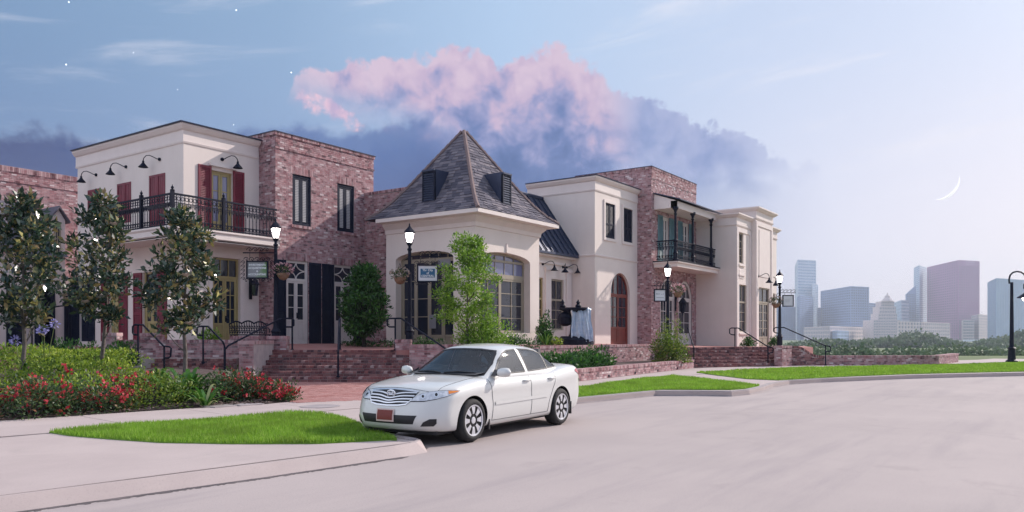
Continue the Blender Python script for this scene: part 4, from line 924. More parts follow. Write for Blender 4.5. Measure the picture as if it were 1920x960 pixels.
# sidewalk slabs
def yn(x): return float(np.interp(x, [-8, 5.8, 9.8, 12, 16, 19.6, 24.2, 27.7, 30.7, 38], [13.3, 12.8, 12.1, 11.9, 11.6, 11.4, 11.75, 11.8, 11.6, 9.7]))
def yf(x): return float(np.interp(x, [-8, 6.1, 9.2, 11.6, 13.2, 18, 22.3, 27.7, 35.3, 39], [16.1, 15.25, 14.75, 13.9, 13.4, 13.1, 13.0, 13.4, 14.2, 12.2]))
sw = thing('sidewalk', 'concrete sidewalk slabs between planting bed and lawn', 'sidewalk', (6, 14, .12)); sw['kind'] = 'structure'
x = -6.0; m = MB()
m.add([(x, yn(x), .1235) for x in np.arange(-6, 38, 1.0)] + [(x, yf(x), .1235) for x in np.arange(37, -7, -1.0)], [tuple(range(88))]); m.build('joint_bed', MATS['joint'], sw)
while x < 37:
    x2 = x + 1.86 + .1 * RND.random(); g = .009; m = MB(); s = -.30 if x < 12 else 0
    m.hexa([(x + g + s, yn(x) + .002, .1236), (x2 - g + s, yn(x2) + .002, .1236), (x2 - g, yf(x2) - .002, .1236), (x + g, yf(x) - .002, .1236), (x + g + s, yn(x) + .002, .131), (x2 - g + s, yn(x2) + .002, .131), (x2 - g, yf(x2) - .002, .131), (x + g, yf(x) - .002, .131)])
    m.build('paving_slab', MATS['concrete'], sw); x = x2
ap = thing('apron', 'wide concrete corner apron along the kerb', 'apron', (4, 10, .12)); ap['kind'] = 'structure'
def yk(x): return float(np.interp(x, [-9, 3.2, 5.75, 7.75, 8.2], [9.68, 8.09, 7.69, 7.46, 7.46]))
m = MB(); m.add([(-8, yk(-8) - .02, .1228), (8.2, yk(8.2) - .02, .1228), (8.2, 12.3, .1228), (5.8, 12.76, .1228), (-8, 13.25, .1228)], [(0, 1, 2, 3, 4)]); m.build('joint_bed', MATS['joint'], ap)
for a, e in ((-8, -1.6), (-1.6, 3.1), (3.1, 8.15)):
    m = MB(); m.hexa([(a + .008, yk(a), .1229), (e - .008, yk(e), .1229), (e - .008, yn(e) - .012, .1229), (a + .008, yn(a) - .012, .1229), (a + .008, yk(a), .130), (e - .008, yk(e), .130), (e - .008, yn(e) - .012, .130), (a + .008, yn(a) - .012, .130)]); m.build('paving_slab', MATS['concrete'], ap)
# manhole lid and meter lids set in the sidewalk
c = G(600, 763); m = MB(); m.lathe([(.42, .1325), (.42, .139), (.36, .140), (.35, .1365), (.02, .1365)], (c.x, c.y, 0), 24); o = m.build('manhole_cover', MATS['kerb'], None); tag(o, 'round concrete manhole lid in the sidewalk beside the roses', 'manhole')
for i, (px, py) in enumerate(((415, 763), (462, 760))):
    c = G(px, py); m = MB(); m.box((c.x - .3, c.y - .22, .1325), (c.x + .3, c.y + .22, .150)); o = m.build('meter_lid', MATS['kerb'], None); tag(o, ('flat grey meter lid beside the strap leaf lily', 'flat grey meter lid in front of the rose bush')[i], 'meter lid')
# brick paving before the steps
LAT0, LAT1, D0, D1 = -8.6, -3.95, 25.5, 27.3
pv = [G(445, 733).xy, G(552, 756).xy, G(700, 751).xy, (14.6, 13.15), (18.5, 13.15), (20.6, 15.2), (FW * 25.5 + RT * -2.6).xy, (FW * 25.5 + RT * -9.3).xy]
def inside(poly, P):
    P = np.asarray(P); r = np.zeros(len(P), bool); n = len(poly)
    for i in range(n):
        x0, y0 = poly[i]; x1, y1 = poly[(i + 1) % n]
        c = ((y0 > P[:, 1]) != (y1 > P[:, 1])) & (P[:, 0] < (x1 - x0) * (P[:, 1] - y0) / (y1 - y0 + 1e-12) + x0); r ^= c
    return r
sheet('brick_paving', [tuple(p) for p in pv], .124, 'mortar', .01)
m = MB(); 
for r_ in range(90):
    for k in range(60):
        l = -11 + k * .21 + (.105 if r_ % 2 else 0); d = 17 + r_ * .1; p = FW * d + RT * l
        if inside([tuple(q) for q in pv], [(p.x, p.y)])[0]:
            M_ = Matrix.Translation((p.x, p.y, .130 + RND.uniform(-.002, .002))) @ Matrix.Rotation(A - math.pi / 2, 4, 'Z'); m.mbox(M_, .198, .090, .01, RND.random())
o = m.build('pavers', MATS['paver'], bpy.data.objects['brick_paving'], kind='stuff')

# lawns
def blades(name, poly, z, dens, h, w, label, seed=0):
    poly = [tuple(p) for p in poly]; xs = [p[0] for p in poly]; ys = [p[1] for p in poly]; r = np.random.default_rng(seed)
    area = abs(sum(poly[i][0] * poly[(i + 1) % len(poly)][1] - poly[(i + 1) % len(poly)][0] * poly[i][1] for i in range(len(poly)))) / 2
    bb = (max(xs) - min(xs)) * (max(ys) - min(ys)); N = int(dens * bb)
    P = np.stack([r.uniform(min(xs), max(xs), N), r.uniform(min(ys), max(ys), N)], 1); P = P[inside(poly, P)]; N = len(P)
    a = r.uniform(0, 2 * np.pi, N); hh = h * r.uniform(.45, 1.15, N) * (.75 + .5 * (np.sin(P[:, 0] * 2.1) * np.sin(P[:, 1] * 1.7) * .5 + .5)); ww = w * r.uniform(.6, 1.3, N); lean = r.uniform(0, .6, N) * hh; b_ = r.uniform(0, 2 * np.pi, N)
    V = np.zeros((N, 3, 3)); V[:, 0, 0] = P[:, 0] - np.cos(a) * ww; V[:, 0, 1] = P[:, 1] - np.sin(a) * ww; V[:, 1, 0] = P[:, 0] + np.cos(a) * ww; V[:, 1, 1] = P[:, 1] + np.sin(a) * ww
    V[:, :2, 2] = z; V[:, 2, 0] = P[:, 0] + np.cos(b_) * lean; V[:, 2, 1] = P[:, 1] + np.sin(b_) * lean; V[:, 2, 2] = z + hh
    o = np_mesh(name, V.reshape(-1, 3), np.arange(3 * N).reshape(-1, 3), r.random(N), MATS['blade'], None, 'stuff'); tag(o, label, 'grass')
g1 = [G(x, y).xy for x, y in ((92, 813), (200, 803), (330, 794), (450, 784), (545, 777.5), (600, 778.5), (645, 786))] + [Vector((9.28, 9.6)), Vector((8.80, 9.0)), Vector((8.44, 8.1)), Vector((8.25, 7.80))] + [G(x, y).xy for x, y in ((715, 828), (600, 834), (440, 834.5), (300, 832), (200, 825), (130, 819))]
g2 = [Vector((14.0, 9.95)), Vector((14.3, 11.5))] + [G(x, y).xy for x, y in ((1100, 726), (1180, 714), (1262, 705.5), (1340, 714), (1424, 724), (1404, 729), (1370, 731.5), (1240, 731))] + [Vector((19.5, 9.35)), Vector((16.2, 9.8))]
g3 = [G(x, y).xy for x, y in ((1306, 699.5), (1400, 694), (1480, 690.5), (1700, 686), (1800, 684), (1900, 680), (2000, 679), (2100, 678), (2100, 693), (1920, 697), (1800, 699.5), (1700, 702), (1600, 706), (1520, 710), (1460, 713.5), (1400, 711))]
for i, (g, dn, h, w, lb) in enumerate(((g1, 3300, .075, .007, 'short bright green grass on the pointed kerb island'), (g2, 1300, .07, .011, 'short bright green grass beside the rear of the white car'), (g3, 330, .07, .022, 'wide green lawn in front of the long low brick wall'))):
    sheet('lawn', [tuple(p) for p in g], .145, 'turf', .03); blades('grass', g, .145, dn, h, w, lb, i)

# planting bed
def bed_z(x, y): return .14 + .45 * smooth(15.2, 21.5, y) 
bed = [(-2, 15.9), (2, 15.6), (6.1, 15.35), (9.2, 14.85), (11.0, 14.35), G(545, 753).xy, G(552, 748).xy, G(470, 725).xy, (FW * 24.6 + RT * -9.4).xy, (FW * 25.2 + RT * -10.5).xy, (FW * 24.2 + RT * -16).xy, (-4, 26)]
b = MB(); q = []
poly = [tuple(p) for p in bed]
xs = np.arange(-4, 17.01, .5); ys = np.arange(14, 27.01, .5)
idx = {}
for x in xs:
    for y in ys: idx[(x, y)] = len(q); q.append((x, y, bed_z(x, y) + RND.uniform(-.02, .03)))
fs = [(idx[(x, y)], idx[(x + .5, y)], idx[(x + .5, y + .5)], idx[(x, y + .5)]) for x in xs[:-1] for y in ys[:-1] if inside(poly, [(x, y), (x + .5, y), (x + .5, y + .5), (x, y + .5)]).all()]
b.add(q, fs); b.build('planting_bed', MATS['soil'], kind='structure')
sheet('mulch', poly, .138, 'soil')
N = 9000; P = np.stack([NR.uniform(-3, 15, N), NR.uniform(14, 18.5, N)], 1); P = P[inside(poly, P)]; N = len(P)
a = NR.uniform(0, 6.28, N); l = NR.uniform(.02, .07, N); w = NR.uniform(.008, .02, N); z0 = np.array([bed_z(*p) for p in P]) + .012
V = np.zeros((N, 4, 3))
for k, (s, t_) in enumerate(((-1, -1), (1, -1), (1, 1), (-1, 1))):
    V[:, k, 0] = P[:, 0] + s * np.cos(a) * l - t_ * np.sin(a) * w; V[:, k, 1] = P[:, 1] + s * np.sin(a) * l + t_ * np.cos(a) * w; V[:, k, 2] = z0 + NR.uniform(-.01, .03, N)
o = np_mesh('mulch_chips', V.reshape(-1, 3), np.arange(4 * N).reshape(-1, 4), NR.random(N), MATS['chip'], None, 'stuff'); tag(o, 'brown bark mulch between the rose bushes and the sidewalk', 'mulch')

# ---------------------------------------------------------------- terrace, steps and garden walls
def cam_pt(lat, d): p = FW * d + RT * lat; return (p.x, p.y)
ter = [cam_pt(-14.6, 27.3), cam_pt(LAT0, D1), cam_pt(LAT1, D1), cam_pt(LAT1, 27.0), cam_pt(-1.0, 27.0), (24.0, 16.6), (35.6, 16.6), (36.05, 15.72), (42.85, 12.02), (46.5, 11.8), (53, 14), (53, 30), (30, 40), (12, 40), (6, 34)]
def dens(poly, s=1.2):
    o = []
    for i, p in enumerate(poly):
        q = poly[(i + 1) % len(poly)]; n = max(1, int(math.dist(p, q) / s)); o += [(p[0] + (q[0] - p[0]) * k / n, p[1] + (q[1] - p[1]) * k / n) for k in range(n)]
    return o
dp = dens(ter)
o = sheet('terrace', dp, 0, 'paver', 1.0, zf=ZT)
# one finer floor sheet so the slope follows the house doors
b = MB(); q = []; idx = {}; st = .4
gx = np.arange(14, 36, st); gy = np.arange(15, 27, st)
for i, x in enumerate(gx):
    for j, y in enumerate(gy): idx[i, j] = len(q); q.append((x, y, ZT(x, y) + .012))
ok = inside(ter, [(p[0], p[1]) for p in q])
fs = [(idx[i, j], idx[i + 1, j], idx[i + 1, j + 1], idx[i, j + 1]) for i in range(len(gx) - 1) for j in range(len(gy) - 1) if ok[idx[i, j]] and ok[idx[i + 1, j]] and ok[idx[i + 1, j + 1]] and ok[idx[i, j + 1]]]
b.add(q, fs); b.build('terrace_floor', MATS['paver'], o)

def wall_face(p0, p1):
    p0, p1 = Vector((p0[0], p0[1], 0)), Vector((p1[0], p1[1], 0)); u = (p1 - p0).normalized(); return Face(p0, u, Vector((u.y, -u.x, 0))), (p1 - p0).length
def garden_wall(label, p0, p1, z0, z1, th=.34, cap=True, end0=True, end1=False, group=None, pieces=False, name='brick_wall', pale=.12):
    fc, L_ = wall_face(p0, p1)
    t = thing(name, label, 'wall', (p0[0], p0[1], z0), group)
    b = MB(); b.fbox(fc, 0, L_, z0 - .1, z1 - .02, -th, -.004); b.build('core', MATS['mortar'], t)
    zc = z1 - .11 if cap else z1
    def emit(bb):
        if pieces:
            v, f, tt = bb.v, bb.f, bb.t; k = 0
            for i in range(0, len(f), 5):
                m = MB(); vs = v[k:k + 8]; m.add(vs, [tuple(x - k for x in ff) for ff in f[i:i + 5]], tt[i]); m.build('brick', MATS['brick'], t); k += 8
        else: bb.build('brickwork', MATS['brick'], t, kind='stuff')
    b = MB(); bricks(b, fc, 0, L_, z0, zc, pale=pale, shift=RND.uniform(0, .1))
    fe = Face(fc.P(0, 0, -th), fc.n, -fc.u)
    if end0: bricks(b, fe, 0, th, z0, zc, pale=pale)
    if end1: f1 = Face(fc.P(L_, 0, 0), -fc.n, fc.u); bricks(b, f1, 0, th, z0, zc, pale=pale)
    emit(b)
    if cap: b = MB(); rowlock(b, fc, -.02, L_ + .02, zc, z1, -th - .02, .03, .10); b.build('cap', MATS['brick'], t, kind='stuff')
    return t
def steps(label, p0, p1, z0, z1, n, tread, pieces, hw=.125):
    fc, L_ = wall_face(p0, p1); t = thing('brick_steps', label, 'steps', (p0[0], p0[1], z0)); h = (z1 - z0) / n
    b = MB(); st = MB(); hd = MB()
    for i in range(n):
        za, zb, nn = z0 + i * h, z0 + (i + 1) * h, -i * tread
        b.fbox(fc, 0, L_, za - .02, zb - .025, nn - tread - .3, nn - .006)
        bricks(st, fc, 0, L_, za + .004, zb - .082, n0=nn - .012, n1=nn + .004, pale=.05, shift=RND.uniform(0, .2))
        k = round(L_ / hw); w = L_ / k; sm = MB()
        for q in range(k):
            m = MB() if pieces else hd
            m.fbox(fc, q * w + .007, (q + 1) * w - .007, zb - .078 + RND.uniform(-.003, .003), zb + RND.uniform(-.004, .004), nn - tread - .02, nn + .022 + RND.uniform(-.004, .004), RND.random() ** 1.1)
            if pieces: m.build('brick', MATS['step_brick'], t)
    b.build('core', MATS['mortar'], t); st.build('riser_bricks', MATS['step_brick'], t, kind='stuff')
    if not pieces: hd.build('tread_bricks', MATS['step_brick'], t, kind='stuff')
    return t
steps('broad flight of red brick steps with a central iron handrail', cam_pt(LAT0, D0), cam_pt(LAT1 + .5, D0), .13, 1.135, 6, .36, True)
garden_wall('sunlit brick cheek wall climbing beside the broad brick steps', cam_pt(-8.74, 28.3), cam_pt(-8.74, 25.3), .12, 1.46, .46, pieces=False, end1=True, end0=False)
garden_wall('stub of brick pier on top of the cheek wall', cam_pt(-8.62, 27.45), cam_pt(-7.85, 27.45), 1.12, 1.62, .4, end1=True)
garden_wall('short brick pier beside the top of the broad steps', cam_pt(-4.0, 27.1), cam_pt(-3.5, 27.1), .12, 1.5, .45, end1=True)
garden_wall('brick retaining wall under the hedge behind the white car', cam_pt(-3.49, 26.9), cam_pt(-.9, 26.9), .12, 1.33, .3, end1=True)
garden_wall('shaded brick wall behind the small handrailed stair', cam_pt(-13.4, 27.0), cam_pt(-9.22, 27.0), .12, 1.49, .3)
garden_wall('small brick gate pier at the end of the shaded wall', cam_pt(-13.9, 26.8), cam_pt(-13.42, 26.8), .12, 1.73, .4, end1=True)
garden_wall('squat brick pier rising from the shaded wall', cam_pt(-12.7, 26.99), cam_pt(-12.0, 26.99), 1.49, 1.72, .3, end1=True)
garden_wall('low capped brick block beside the bench planter', cam_pt(-9.7, 27.2), cam_pt(-8.8, 27.2), 1.2, 1.62, .3)
steps('narrow brick steps below the shaded wall', cam_pt(-12.0, 25.4), cam_pt(-9.25, 25.4), .12, .86, 5, .28, False)
b = MB(); fc, L_ = wall_face(cam_pt(-12.8, 26.6), cam_pt(-9.25, 26.6)); b.fbox(fc, 0, L_, .1, .875, -.39, .0); o = b.build('landing', MATS['concrete'], kind='structure')
garden_wall('long brick retaining wall below the red arched door', (24.0, 16.5), (35.7, 16.5), .3, 1.24, .3)
t = garden_wall('low brick planter wall beside the sidewalk', (20.9, 13.02), (35.3, 14.36), .13, .52, .30, end1=True)
fc, L_ = wall_face((20.9, 13.02), (35.3, 14.36))
for u in (1.6, 4.2, 6.8, 9.4, 12): m = MB(); m.tube([fc.P(u, .2, -.05), fc.P(u, .2, .03)], .05, 8); m.build('drain', MATS['iron'], t)
sheet('planter_soil', [(20.9, 13.3), (35.2, 14.65), (35.6, 16.4), (24, 16.4), (21.3, 16.2)], .46, 'soil')
steps('wide brick stair before the cream house with tall windows', (35.4, 14.33), (42.0, 10.75), .13, 1.06, 6, .30, False, .13)
# sweeping wing wall and long low wall
p0, p1 = Vector((42.0, 10.75, 0)), G(1760, 684.5); p1.z = 0
fw_, L_ = wall_face(G(1489, 685).xy, p1.xy)
garden_wall('long low brick wall along the lawn', G(1545, 685).xy, p1.xy, .12, .62, .34, end1=True)
q0 = G(1760, 684.5).xy; garden_wall('short return of low brick wall at the lawn end', q0 + Vector((.05, .02)), G(1797, 678.5).xy, .12, .62, .34, end1=True)
t = thing('wing_wall', 'brick wing wall sweeping down beside the wide brick stair', 'wall', tuple(G(1489, 685)))
fc, L_ = wall_face(G(1484, 685.5).xy, G(1545, 685).xy); prof = [(0, 1.12), (.18, 1.12), (.32, 1.05), (.46, .90), (.58, .76), (.72, .66), (.86, .63), (1, .62)]
zw = lambda u: float(np.interp(u / L_, [a for a, _ in prof], [c for _, c in prof]))
b = MB(); b.ext(fc, [(0, .05), (L_, .05)] + [(L_ * a, c - .12) for a, c in prof[::-1]], -.34, -.004); b.build('core', MATS['mortar'], t)
b = MB(); z = .12; k = 0
while z < 1.0:
    u = -(BL / 2 if k % 2 else 0)
    while u < L_:
        a, e = max(u, 0), min(u + BL - BG, L_)
        if e - a > .03 and z + BH < zw(e) - .08: b.fbox(fc, a, e, z, z + BH - BG, -.01, .008, RND.random())
        u += BL
    z += BH; k += 1
for i in range(40):
    a, e = L_ * i / 40, L_ * (i + .92) / 40; za, ze_ = zw(a), zw(e); b.hexa([fc.P(a, za - .12, .03), fc.P(e, ze_ - .12, .03), fc.P(e, ze_, .03), fc.P(a, za, .03), fc.P(a, za - .12, -.36), fc.P(e, ze_ - .12, -.36), fc.P(e, ze_, -.36), fc.P(a, za, -.36)], RND.random())
b.build('brickwork', MATS['step_brick'], t, kind='stuff')
garden_wall('short brick pier beside the corner lamp post', G(1466, 687).xy, G(1484, 686).xy, .12, 1.14, .4)
sheet('path', [G(x, y, .0).xy for x, y in ((1600, 686), (1655, 681.5), (1760, 677), (1880, 674), (1960, 676), (1960, 681), (1900, 681), (1760, 685))], .02, 'concrete', .06)
sheet('painted_bay', [G(-40, 655, .5).xy, G(24, 655, .5).xy, G(18, 645, .5).xy, G(-40, 643, .5).xy], .5, 'blue_marking', .4)

# ---------------------------------------------------------------- handrails
def handrail(label, pts, d, posts, r=.031):
    """pts: (px, py[, depth]); posts: (px, py_top, depth, z_foot)"""
    P3 = [at(p[0], p[1], p[2] if len(p) > 2 else d) for p in pts]
    t = thing('handrail', label, 'handrail', (P3[0].x, P3[0].y, posts[0][3]))
    b = MB(); b.tube(P3, r, 7); b.build('rail', MATS['iron'], t)
    for px, py, dd, zf in posts:
        p = at(px, py, dd); b = MB(); b.tube([(p.x, p.y, zf - .03), (p.x, p.y, p.z)], r, 7); b.lathe([(.06, 0), (.06, .03), (.03, .05)], (p.x, p.y, zf - .005), 8); b.build('post', MATS['iron'], t)
handrail('black handrail above the sunlit cheek wall of the broad steps', [(536, 613, 27.7), (547, 613, 27.7), (551, 610, 27.7), (551, 600, 27.7), (547, 597, 27.7), (527, 597, 27.6), (428, 648, 25.1), (422, 655, 25.0)], 27, [(548, 599, 27.7, 1.13), (422, 655, 25.0, .13)])
handrail('black handrail running down the middle of the broad steps', [(638, 600, 27.7), (637, 597, 27.6), (636, 602, 27.2), (634, 660, 25.5)], 27, [(637.5, 598, 27.6, 1.13), (634, 660, 25.5, .30)])
handrail('black handrail beside the brick pier of the broad steps', [(741, 613, 27.2), (730, 613, 27.2), (726, 610, 27.2), (726, 600, 27.2), (730, 597, 27.2), (752, 597, 27.1), (845, 660, 25.2)], 27, [(741, 598, 27.15, 1.13), (845, 660, 25.2, .12)])
handrail('black handrail beside the squat brick pier', [(258, 628), (251, 627), (249, 624), (249, 612), (253, 609), (268, 609), (307, 649), (318, 650), (321, 653), (320, 668), (316, 671), (308, 671)], 24.9, [(259, 610, 24.9, .9), (308, 650, 24.9, .4)])
handrail('black handrail before the bench planter', [(379, 629), (371, 628), (369, 625), (370, 614), (374, 612), (390, 612), (418, 641), (421, 648)], 25.2, [(381, 613, 25.2, .75), (421, 648, 25.2, .15)])
handrail('black handrail in the middle of the wide brick stair', [(1377, 628, 42), (1371, 627, 42), (1368, 625, 42), (1368, 617, 42), (1371, 615, 42), (1384, 615, 42), (1440, 650, 39.4), (1447, 651, 39.4), (1450, 654, 39.4), (1449, 661, 39.4), (1441, 662, 39.4)], 41, [(1378, 616, 42, .95), (1440, 650, 39.4, .12)])
handrail('black handrail beside the corner lamp post', [(1462, 625, 42), (1454, 624, 42), (1451, 622, 42), (1451, 616, 42), (1455, 614, 42), (1470, 614, 42), (1547, 648, 40.2), (1555, 649, 40.2), (1558, 652, 40.2), (1557, 658, 40.2), (1548, 659, 40.2)], 41, [(1462, 615, 42, .9), (1548, 649, 40.2, .12)])
handrail('short black handrail between round bush and wide stair', [(1289, 614, 39), (1291, 620, 39), (1301, 652, 37.4), (1301, 660, 37.4)], 38, [(1301, 653, 37.4, .3)])
handrail('long pale topped rail in front of the cottage wall', [(0, 586), (60, 580), (130, 572), (250, 590)], 33, [(60, 580, 33, .9), (130, 572, 33, .9), (250, 590, 33, .9)])
# ---------------------------------------------------------------- plants
def leaf_mesh(name, C, D, size, m, parent, T, rng, wid=.46, kind=None, fold=.25):
    """folded leaves: base C, direction D (unit), length size"""
    N = len(C); D = D / np.linalg.norm(D, axis=1, keepdims=True)
    R_ = rng.normal(size=(N, 3)); S = np.cross(D, R_); S /= np.linalg.norm(S, axis=1, keepdims=True) + 1e-9; Nn = np.cross(S, D)
    s = size[:, None]; V = np.zeros((N, 4, 3))
    V[:, 0] = C; V[:, 1] = C + D * s * .5 + S * s * wid * .5 + Nn * s * fold * .3; V[:, 2] = C + D * s - Nn * s * .12; V[:, 3] = C + D * s * .5 - S * s * wid * .5 + Nn * s * fold * .3
    return np_mesh(name, V.reshape(-1, 3), np.arange(4 * N).reshape(-1, 4), T, MATS[m], parent, kind)
def sph(rng, n):
    v = rng.normal(size=(n, 3)); return v / np.linalg.norm(v, axis=1, keepdims=True)
def tree(name, label, base, height, trunk_h, rx, m, n_clump, per, size, shape, seed, bark='bark', group=None, tr=.06, blooms=0, clump_r=.28, lean=0.0):
    rng = np.random.default_rng(seed); rr = random.Random(seed); base = Vector(base)
    t = thing(name, label, 'tree', base, group)
    b = MB(); top = base + Vector((rr.uniform(-.1, .1) + lean, rr.uniform(-.1, .1), height * .93)); N = 9
    tp = [base.lerp(top, k / N) + Vector((rr.uniform(-1, 1), rr.uniform(-1, 1), 0)) * .035 * (0 < k < N) for k in range(N + 1)]
    tp[0].z -= .1
    b.tube(tp, [tr * (1.15 if k == 0 else 1 - .85 * k / N) for k in range(N + 1)], 8)
    C = []; 
    for i in range(n_clump):
        f = (i + rr.random()) / n_clump; z = trunk_h + (height - trunk_h) * f; r = rx * shape(f) * (0.28 + .72 * math.sqrt(rr.random())) * rr.uniform(.72, 1.22); a = rr.uniform(0, 6.283)
        p = base + Vector((math.cos(a) * r + lean * f, math.sin(a) * r, z)); C.append(p)
        if i % 3 == 0:
            k = max(1, min(N - 1, int(N * max(.12, (z - r * .7) / (height * .93))))); s = tp[k]; mid = s.lerp(p, .5) + Vector((0, 0, -.05)); b.tube([s, mid, p], [tr * .30, tr * .2, tr * .07], 5)
    b.build('trunk', MATS[bark], t, smooth=True)
    P = []; D = []; T = []
    for p in C:
        n = int(per * rr.uniform(.6, 1.3)); d = sph(rng, n); o = d * (clump_r * rng.uniform(.15, 1, (n, 1))) * np.array([1, 1, .8]); P.append(np.array(p) + o)
        dd = d * .8 + np.array([0, 0, .35]) + rng.normal(size=(n, 3)) * .5; D.append(dd); T.append(np.clip(rng.beta(1.6, 2.4, n) + rr.uniform(-.18, .24), 0, 1))
    P = np.concatenate(P); leaf_mesh('crown', P, np.concatenate(D), size * rng.uniform(.6, 1.25, len(P)), m, t, np.concatenate(T), rng)
    for k in range(blooms):
        p = C[rr.randrange(len(C))]; o = (p - base); o.z = 0; p = p + (o.normalized() if o.length > .01 else Vector((1, 0, 0))) * clump_r - FW * .2; fb = MB()
        for q in range(9):
            a = q * .7 * 2; d = Vector((math.cos(a), math.sin(a), .5 + .3 * (q % 3))).normalized() * .13; s = Vector((-math.sin(a), math.cos(a), 0)) * .06; fb.add([p, p + d * .6 + s, p + d, p + d * .6 - s], [(0, 1, 2, 3)], rr.random())
        fb.build('blossom', MATS['white_petal'], t)
    return t
mag = lambda f: (.50 + 1.6 * f if f < .3 else 1.0 - .80 * ((f - .3) / .7) ** 1.7) * (1 + .22 * math.sin(f * 21 + 2))
def zof(px, py, d): return at(px, py, d).z
d = 18.5; p = atd(46, d, 0); p.z = bed_z(p.x, p.y); tree('magnolia_tree', 'young magnolia with dense dark leaves beside the blue lilies', p, zof(46, 374, d) - p.z, zof(46, 610, d) - p.z, .86, 'magnolia_leaf', 66, 46, .18, mag, 21, blooms=3, lean=.0, group='young magnolias in the bed')
d = 20.5; p = atd(190, d, 0); p.z = bed_z(p.x, p.y); tree('magnolia_tree', 'slim magnolia with pale blossoms in front of the cottage dormer', p, zof(205, 372, d) - p.z, zof(190, 598, d) - p.z, .80, 'magnolia_leaf', 62, 46, .18, mag, 22, blooms=5, lean=.1, group='young magnolias in the bed')
d = 19.5; p = atd(346, d, 0); p.z = bed_z(p.x, p.y); tree('magnolia_tree', 'magnolia with yellow tipped leaves below the corner balcony', p, zof(350, 402, d) - p.z, zof(346, 618, d) - p.z, .80, 'magnolia_leaf', 62, 46, .18, mag, 23, blooms=4, group='young magnolias in the bed')
d = 27.9; p = atd(878, d, 1.2); tree('birch_tree', 'slender bright green tree in front of the pavilion corner', p, zof(872, 447, d) - 1.2, zof(878, 600, d) - 1.2, 1.14, 'bright_leaf', 88, 96, .115, lambda f: (.85 + .6 * f if f < .28 else 1.0 - .55 * ((f - .28) / .72) ** 1.6) * (.85 + .25 * math.sin(f * 24 + 1)), 24, tr=.045, clump_r=.30)
d = 30.0; p = atd(682, d, 1.25); tree('holly_tree', 'dark green rounded tree before the brick house doors', p, zof(682, 505, d) - 1.2, zof(682, 628, d) - 1.2, .88, 'dark_leaf', 150, 56, .15, lambda f: (.5 + 2.2 * f if f < .22 else 1.0 - .75 * ((f - .22) / .78) ** 2.0), 25, 'bark_dark', tr=.08, clump_r=.30)
def bush(name, label, base, rx, ry, h, m, n, size, seed, group=None, rot=0.0, flowers=0, fm='red_petal', fsize=.05, stems=True, cat='shrub'):
    rng = np.random.default_rng(seed); base = Vector(base); t = thing(name, label, cat, base, group)
    k = max(6, n // 45); cc = sph(rng, k) * rng.uniform(.35, .9, (k, 1)); cc[:, 2] = np.abs(cc[:, 2])
    c = cc[rng.integers(0, k, n)]; d = sph(rng, n); q = c + d * rng.uniform(.1, .33, (n, 1)); q[:, 2] = np.maximum(q[:, 2], .02)
    P = np.stack([q[:, 0] * rx * math.cos(rot) - q[:, 1] * ry * math.sin(rot), q[:, 0] * rx * math.sin(rot) + q[:, 1] * ry * math.cos(rot), q[:, 2] * h * .86], 1) + np.array(base)
    tt = np.clip(rng.beta(2, 2.3, n) + (c[:, 0] * 3.1 % .3) - .12, 0, 1)
    leaf_mesh('foliage', P, d + np.array([0, 0, .5]), size * rng.uniform(.6, 1.3, n), m, t, tt, rng)
    if stems:
        b = MB()
        for i in range(min(k, 14)):
            e = Vector((cc[i, 0] * rx * .8, cc[i, 1] * ry * .8, cc[i, 2] * h * .75)); b.tube([base + Vector((e.x * .15, e.y * .15, -.05)), base + e * .55 + Vector((0, 0, .05)), base + e], [.014, .01, .005], 4)
        b.build('stem', MATS['bark_dark'], t)
    if flowers:
        o = np.array(cc[rng.integers(0, k, flowers)]); dd = sph(rng, flowers); dd[:, 2] = np.abs(dd[:, 2]); fq = o * .95 + dd * .32
        FP = np.stack([fq[:, 0] * rx, fq[:, 1] * ry, fq[:, 2] * h * .9], 1) + np.array(base)
        n2 = 7; CP = np.repeat(FP, n2, 0) + rng.normal(size=(flowers * n2, 3)) * fsize * .35
        leaf_mesh('blossoms', CP, sph(rng, len(CP)) + np.array([0, 0, .4]), fsize * rng.uniform(.7, 1.3, len(CP)), fm, t, rng.random(len(CP)), rng, wid=.9, kind='stuff')
    return t
def gp(px, py, z=None):
    p = G(px, py, .16); zz = bed_z(p.x, p.y); p = G(px, py, zz); p.z = bed_z(p.x, p.y); return p
# rose bushes along the front of the bed
roses = [(20, 778, .62, .75, 60, 'red rose bush at the sidewalk corner of the bed'), (110, 773, .55, .72, 38, 'red rose bush before the first magnolia trunk'), (200, 770, .60, .75, 50, 'leafy rose bush with scattered red flowers'), (60, 752, .7, .85, 30, 'tall rose bush with few faded red flowers'), (150, 748, .7, .85, 22, 'pale leafed rose bush behind the red ones'), (235, 750, .6, .85, 60, 'rose bush with a thick bunch of red flowers')]
for i, (px, py, r, h, fl, lb) in enumerate(roses): p = gp(px, py); bush('rose_bush', lb, p, r * 1.25, r, h, 'rose_leaf', 1100, .075, 40 + i, 'rose bushes along the bed', flowers=fl, fsize=.06)
roses = [(440, 746, .70, .78, 34, 'red rose bush beside the strap leaf lily'), (480, 748, .62, .66, 60, 'rose bush thick with red flowers facing the sidewalk'), (525, 750, .50, .50, 58, 'low red rose bush at the tip of the bed'), (462, 728, .7, .75, 26, 'grey green rose bush before the cheek wall'), (415, 716, .6, .8, 10, 'sparse grey green bush below the handrail end')]
for i, (px, py, r, h, fl, lb) in enumerate(roses): p = gp(px, py); bush('rose_bush', lb, p, r * 1.2, r, h, 'rose_leaf', 1100, .075, 60 + i, 'rose bushes along the bed', flowers=fl, fsize=.062)
